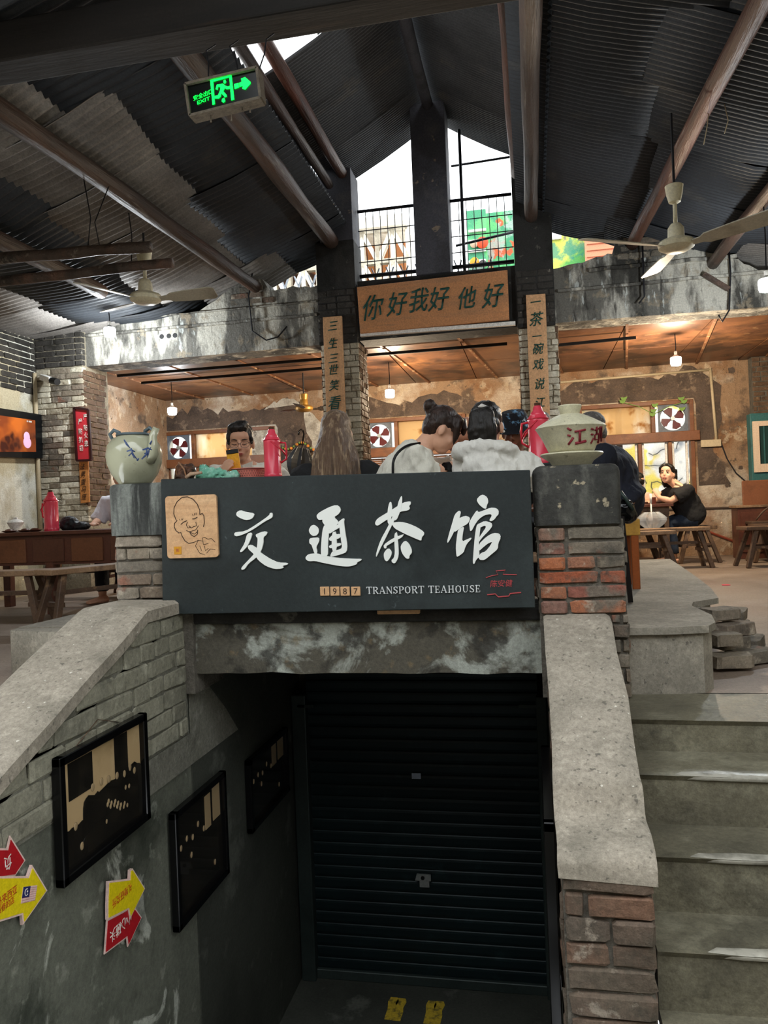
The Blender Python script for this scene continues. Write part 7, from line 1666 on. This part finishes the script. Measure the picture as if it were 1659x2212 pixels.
m = MB(); d_ = (wr_-el_).normalized(); m.tube([wr_-d_*.014, wr_+d_*.014], [.034, .034], 14, cap=False); wt = obj('watch_strap', m, m_black, bn, smooth=True)
m = MB(); p_ = wr_+V((-.008, -.033, .006)); m.box(p_-V((.016, .006, .017)), p_+V((.016, .004, .017))); obj('watch_face', m, m_blackgloss, bn, bevel=.003)
m = MB(); m.tube(smooth_path([nk+V((.0, -.075, .015)), nk+V((-.06, -.17, .0)), nk+V((-.115, -.225, -.06)), nk+V((-.12, -.23, -.14)), nk+V((-.12, -.21, -.25))]), .007, 6); obj('bag_strap', m, m_black, bn, smooth=True)
# --- woman with ponytail in white hoodie, from behind
hd = aY(1051, 922, 3.97); nk = hd+V((.028, -.01, -.15))
def hair_pony(h, hp_, s, R):
    cap(h, hp_, s, R); h.ball(hp_(0, -.02, .0), (.078*s, .07*s, .07*s), 14, rot=R)
    for k in range(9):
        x = .045*(k/4-1); h.tube([hp_(x*.35, -.105, .065), hp_(x*.8, -.135, .03), hp_(x*1.15, -.135, -.05), hp_(x*1.2, -.125, -.125)], [.02*s, .026*s, .024*s, .012*s], 8)
    return .004
def hood(body, cl, lg, hp_, s, R):
    c0 = hp_(0, -.075, -.135)
    pts = [c0+V((.135*math.cos(a), .055*math.sin(a)*.9, -.02+.035*math.sin(a)*-1)) for a in [math.pi*(.95+1.1*k/14) for k in range(15)]]
    cl.tube(pts, [.03]+[.04]*13+[.03], 10); cl.ball(c0+V((0, -.05, -.08)), (.115, .045, .075), 16); cl.ball(c0+V((0, -.06, -.15)), (.06, .03, .05), 14)
hw, hph = person('woman with a black ponytail in a thin white hooded jacket seen from behind', (hd.x+.0, 3.84, .56), nk, hd, (.10, .97, -.15), (.99, -.1, 0),
   [((hd.x-.125, 3.95, .86), (hd.x-.09, 4.16, .95), ((.3, .9, 0), (0, 0, -1), 1, .9)), ((hd.x+.25, 3.92, .84), (hd.x+.18, 4.16, .95), ((-.3, .9, 0), (0, 0, -1), -1, .9))],
   [(hd.x-.1, 4.24, .56), (hd.x+.1, 4.24, .56)], [(hd.x-.1, 4.2, .14), (hd.x+.1, 4.2, .14)], m_skinA, 'hooded_jacket', m_hoodie, m_jean, hair_pony, m_hairblack, 1.02, sleeve=.95, shw=.165, girth=.98, face_detail=False, extra=hood, toppad=.02, fold=.014)
m = MB(); m.tube([hph(-.018, -.118, .068), hph(0, -.128, .074), hph(.018, -.118, .068)], [.008, .011, .008], 8); obj('hair_tie', m, m_white, hw, smooth=True)
m = MB(); m.ball(hph(.085, 0, -.03), .007, 8); obj('earphone', m, m_white, hw, smooth=True)
# --- bald person with navy sleeves on the far side
hd = aY(1012, 943, 4.88); nk = hd+V((0, .03, -.16))
person('bald person in navy behind the bending woman', (hd.x, 5.0, .56), nk, hd, (-.30, -.62, -.72), (-.98, .1, 0),
   [((hd.x+.25, 4.86, .9), (hd.x+.16, 4.62, .975), ((-.5, -.7, 0), (0, 0, -1), -1, .95)), ((hd.x-.22, 4.8, .9), (hd.x-.08, 4.56, .975), ((.5, -.7, 0), (0, 0, -1), 1, .95))],
   [(hd.x-.1, 4.68, .5), (hd.x+.1, 4.68, .5)], [(hd.x-.1, 4.66, .14), (hd.x+.1, 4.66, .14)], m_skinB, 'tshirt', m_navyT, m_trouser, None, hs=1.05, sleeve=.5, vox=.010)
# --- person in bucket hat
hd = aY(1112, 934, 5.25); nk = hd+V((0, .03, -.16))
def hair_hat(h, hp_, s, R): h.ball(hp_(0, -.045, -.01), (.074*s, .055*s, .07*s), 14, rot=R); return .003
bh, hpx = person('person in a dark patterned bucket hat on the far side of the table', (hd.x, 5.36, .57), nk, hd, (-.15, -.95, -.3), (-.99, .1, 0),
   [((hd.x+.22, 5.18, .82), (hd.x+.10, 4.98, .70), ((-.6, -.5, 0), (0, 0, -1), -1, .95)), ((hd.x-.22, 5.18, .82), (hd.x-.10, 4.98, .70), ((.6, -.5, 0), (0, 0, -1), 1, .95))],
   [(hd.x-.1, 4.98, .56), (hd.x+.1, 4.98, .56)], [(hd.x-.1, 4.98, .14), (hd.x+.1, 4.98, .14)], m_skinC, 'shirt', m_teeblack, m_trouser, hair_hat, m_hairblack, 1.05, sleeve=.6, vox=.010)
m = MB(); n = 24; vs = []
for (rx, ry, z) in ((.125, .135, .015), (.122, .132, .02), (.092, .104, .055), (.086, .098, .11), (.07, .08, .135), (.01, .01, .14)):
    for k in range(n): a = 2*math.pi*k/n; vs.append(hpx(rx*math.cos(a), -.005+ry*math.sin(a), z))
m.add(vs, [(i*n+k, i*n+(k+1) % n, (i+1)*n+(k+1) % n, (i+1)*n+k) for i in range(5) for k in range(n)]); obj('bucket_hat', m, M('navy_tie_dye_cloth', '#15171f', .85, layers=[('#6f9fc4', 16, .56, .62, dict(detail=6, amt=.9)), ('#c9dce8', 22, .64, .68, dict(detail=5, amt=.7))]), bh, smooth='auto')
# --- grey-haired person
hd = aY(1163, 925, 5.62); nk = hd+V((.02, .03, -.15))
def hair_crop(h, hp_, s, R): h.ball(hp_(0, -.02, .05), (.077*s, .092*s, .072*s), 16, rot=R); h.ball(hp_(0, -.055, .0), (.074*s, .046*s, .06*s), 14, rot=R); return .002
person('grey haired person behind the thermos beside the right column', (hd.x+.05, 5.74, .58), nk, hd, (-.75, -.62, -.15), (-.8, .5, 0),
   [((hd.x-.12, 5.62, .84), (hd.x-.08, 5.42, .72), ((-.3, -.6, 0), (0, 0, -1), -1, .95)), ((hd.x+.24, 5.5, .84), (hd.x+.16, 5.36, .72), ((-.4, -.6, 0), (0, 0, -1), 1, .95))],
   [(hd.x-.04, 5.38, .56), (hd.x+.14, 5.36, .56)], [(hd.x-.04, 5.38, .14), (hd.x+.14, 5.36, .14)], m_skinB, 'shirt', m_greyshirt, m_trouser, hair_crop, m_hairgrey, 1.0, sleeve=.6, vox=.010)
# --- man in navy jacket at the right end, leaning to the table
hd = aY(1272, 938, 4.45); nk = aY(1300, 968, 4.45)+V((-.02, 0, -.02)); pl = V((aY(1342, 1112, 4.45).x, 4.45, .70))
def puff(body, cl, lg, hp_, s, R): cl.ball(pl.lerp(nk, .66)+V((.02, 0, .0)), (.125, .18, .14), 18); cl.ball(pl.lerp(nk, .5)+V((.03, 0, .0)), (.13, .17, .17), 18); cl.ball(pl.lerp(nk, .8)+V((.0, 0, .0)), (.11, .18, .10), 18); cl.ball(pl+V((.0, 0, .03)), (.13, .17, .13), 18)
person('man in a navy jacket hunched beside the right pillar', pl, nk, hd, (-.93, .1, -.3), (.1, -.99, 0),
   [((.26, 4.72, .86), (.08, 4.60, .975), ((-.9, -.2, 0), (0, 0, -1), 1, .95)), ((.22, 4.22, .88), (.06, 4.30, .975), ((-.9, .2, 0), (0, 0, -1), -1, .95))],
   [(.30, 4.55, .66), (.30, 4.35, .66)], [(.36, 4.58, .26), (.36, 4.33, .26)], m_skinB, 'jacket', m_navyj, m_trouser, hair_crop, m_hairgrey, 1.0, sleeve=.95, shw=.19, girth=1.1, vox=.010, toppad=.025, extra=puff, fold=.008, csm=16)
# --- woman in black on the stool
hd = aY(1441, 1024, 9.25); nk = aY(1468, 1050, 9.28); pl = V((aY(1496, 1128, 9.3).x, 9.3, .50))
def hair_med(h, hp_, s, R):
    cap(h, hp_, s, R)
    for k in range(11):
        a = math.pi*(1.18+.64*k/10); x = .078*math.cos(a); y = -.03+.085*math.sin(a)
        h.tube([hp_(x, y, .06), hp_(x*1.05, y-.005, -.05), hp_(x*.9, y*.9-.02, -.14)], [.028*s, .026*s, .008*s], 7)
    for q in (-1, 1): h.tube([hp_(.015*q, .06, .108), hp_(.06*q, .045, .07), hp_(.076*q, .0, .02)], [.016*s, .018*s, .018*s], 8)
    return .005
def squash(body, cl, lg, hp_, s, R):
    cl.ball(pl+V((-.0, 0, .07)), (.15, .19, .16), 18); cl.ball(pl.lerp(nk, .4)+V((.015, 0, 0)), (.14, .18, .17), 18); cl.ball(pl.lerp(nk, .7)+V((.01, 0, 0)), (.125, .175, .14), 18)
wbk, _ = person('woman in black with a beige collar on a stool by the right window', pl, nk, hd, (-.42, -.88, .12), (.35, -.93, 0),
   [((1.50, 9.55, .74), (1.38, 9.42, .72), ((-.9, -.1, 0), (0, 0, -1), 1, .95)), ((1.52, 9.12, .715), (1.40, 9.16, .76), ((-.3, .3, .9), (0, .5, 0), -1, .9))],
   [(1.50, 9.45, .46), (1.52, 9.25, .46)], [(1.52, 9.45, 0), (1.55, 9.22, 0)], m_skinA, 'blouse', m_teeblack, m_jean, hair_med, m_hairblack, 1.0, sleeve=.34, shw=.175, girth=1.05, vox=.010, extra=squash, toppad=.02, csm=10)
m = MB(); m.ball(nk+V((.05, -.0, -.035)), (.15, .15, .034), 20, rot=Euler((0, .62, 0)).to_matrix()); m.ball(nk+V((.0, -.03, -.01)), (.075, .085, .03), 16); obj('sailor_collar', m, M('beige_collar_cloth', '#cfb596', .8), wbk, smooth=True)
# --- person in pink
hd = aY(1374, 1042, 9.75); nk = hd+V((.03, .02, -.15)); 
person('person in a pale pink shirt beyond the small table', (hd.x+.05, 9.88, .5), nk, hd, (-.3, .2, -.1), (.5, -.85, 0),
   [((hd.x-.05, 9.98, .75), (hd.x-.15, 9.7, .72), ((-.5, -.5, 0), (0, 0, -1), 1, .9)), ((hd.x+.16, 9.68, .74), (hd.x+.0, 9.5, .72), ((-.8, -.3, 0), (0, 0, -1), -1, .9))],
   [(hd.x-.2, 9.8, .48), (hd.x-.18, 9.7, .48)], [(hd.x-.2, 9.75, 0), (hd.x-.18, 9.65, 0)], m_skinA, 'shirt', m_pinkshirt, m_trouser, hair_crop, m_hairblack, 1.0, sleeve=.4, vox=.011)
stool('stool under the person in pink', hd.x+.05, 9.9, .36, .4, 0)
# --- person in pale shirt at left, mostly hidden by the left pillar
a = aY(236, 1100, 6.5); 
person('person in a pale lilac shirt half hidden behind the left pillar', (a.x+.12, 6.62, .50), (a.x+.12, 6.55, .98), (a.x+.13, 6.52, 1.14), (.2, -.95, -.2), (-.98, -.1, 0),
   [((a.x+.36, 6.5, .74), (a.x+.26, 6.26, .72), ((-.4, -.8, 0), (0, 0, -1), -1, .9)), ((a.x-.12, 6.5, .74), (a.x-.02, 6.27, .72), ((.4, -.8, 0), (0, 0, -1), 1, .9))],
   [(a.x+.02, 6.3, .46), (a.x+.22, 6.3, .46)], [(a.x+.02, 6.3, 0), (a.x+.22, 6.3, 0)], m_skinA, 'shirt', m_paleshirt, m_trouser, hair_crop, m_hairblack, 1.0, sleeve=.5, vox=.011)
bpy.data.scenes.remove(TS)
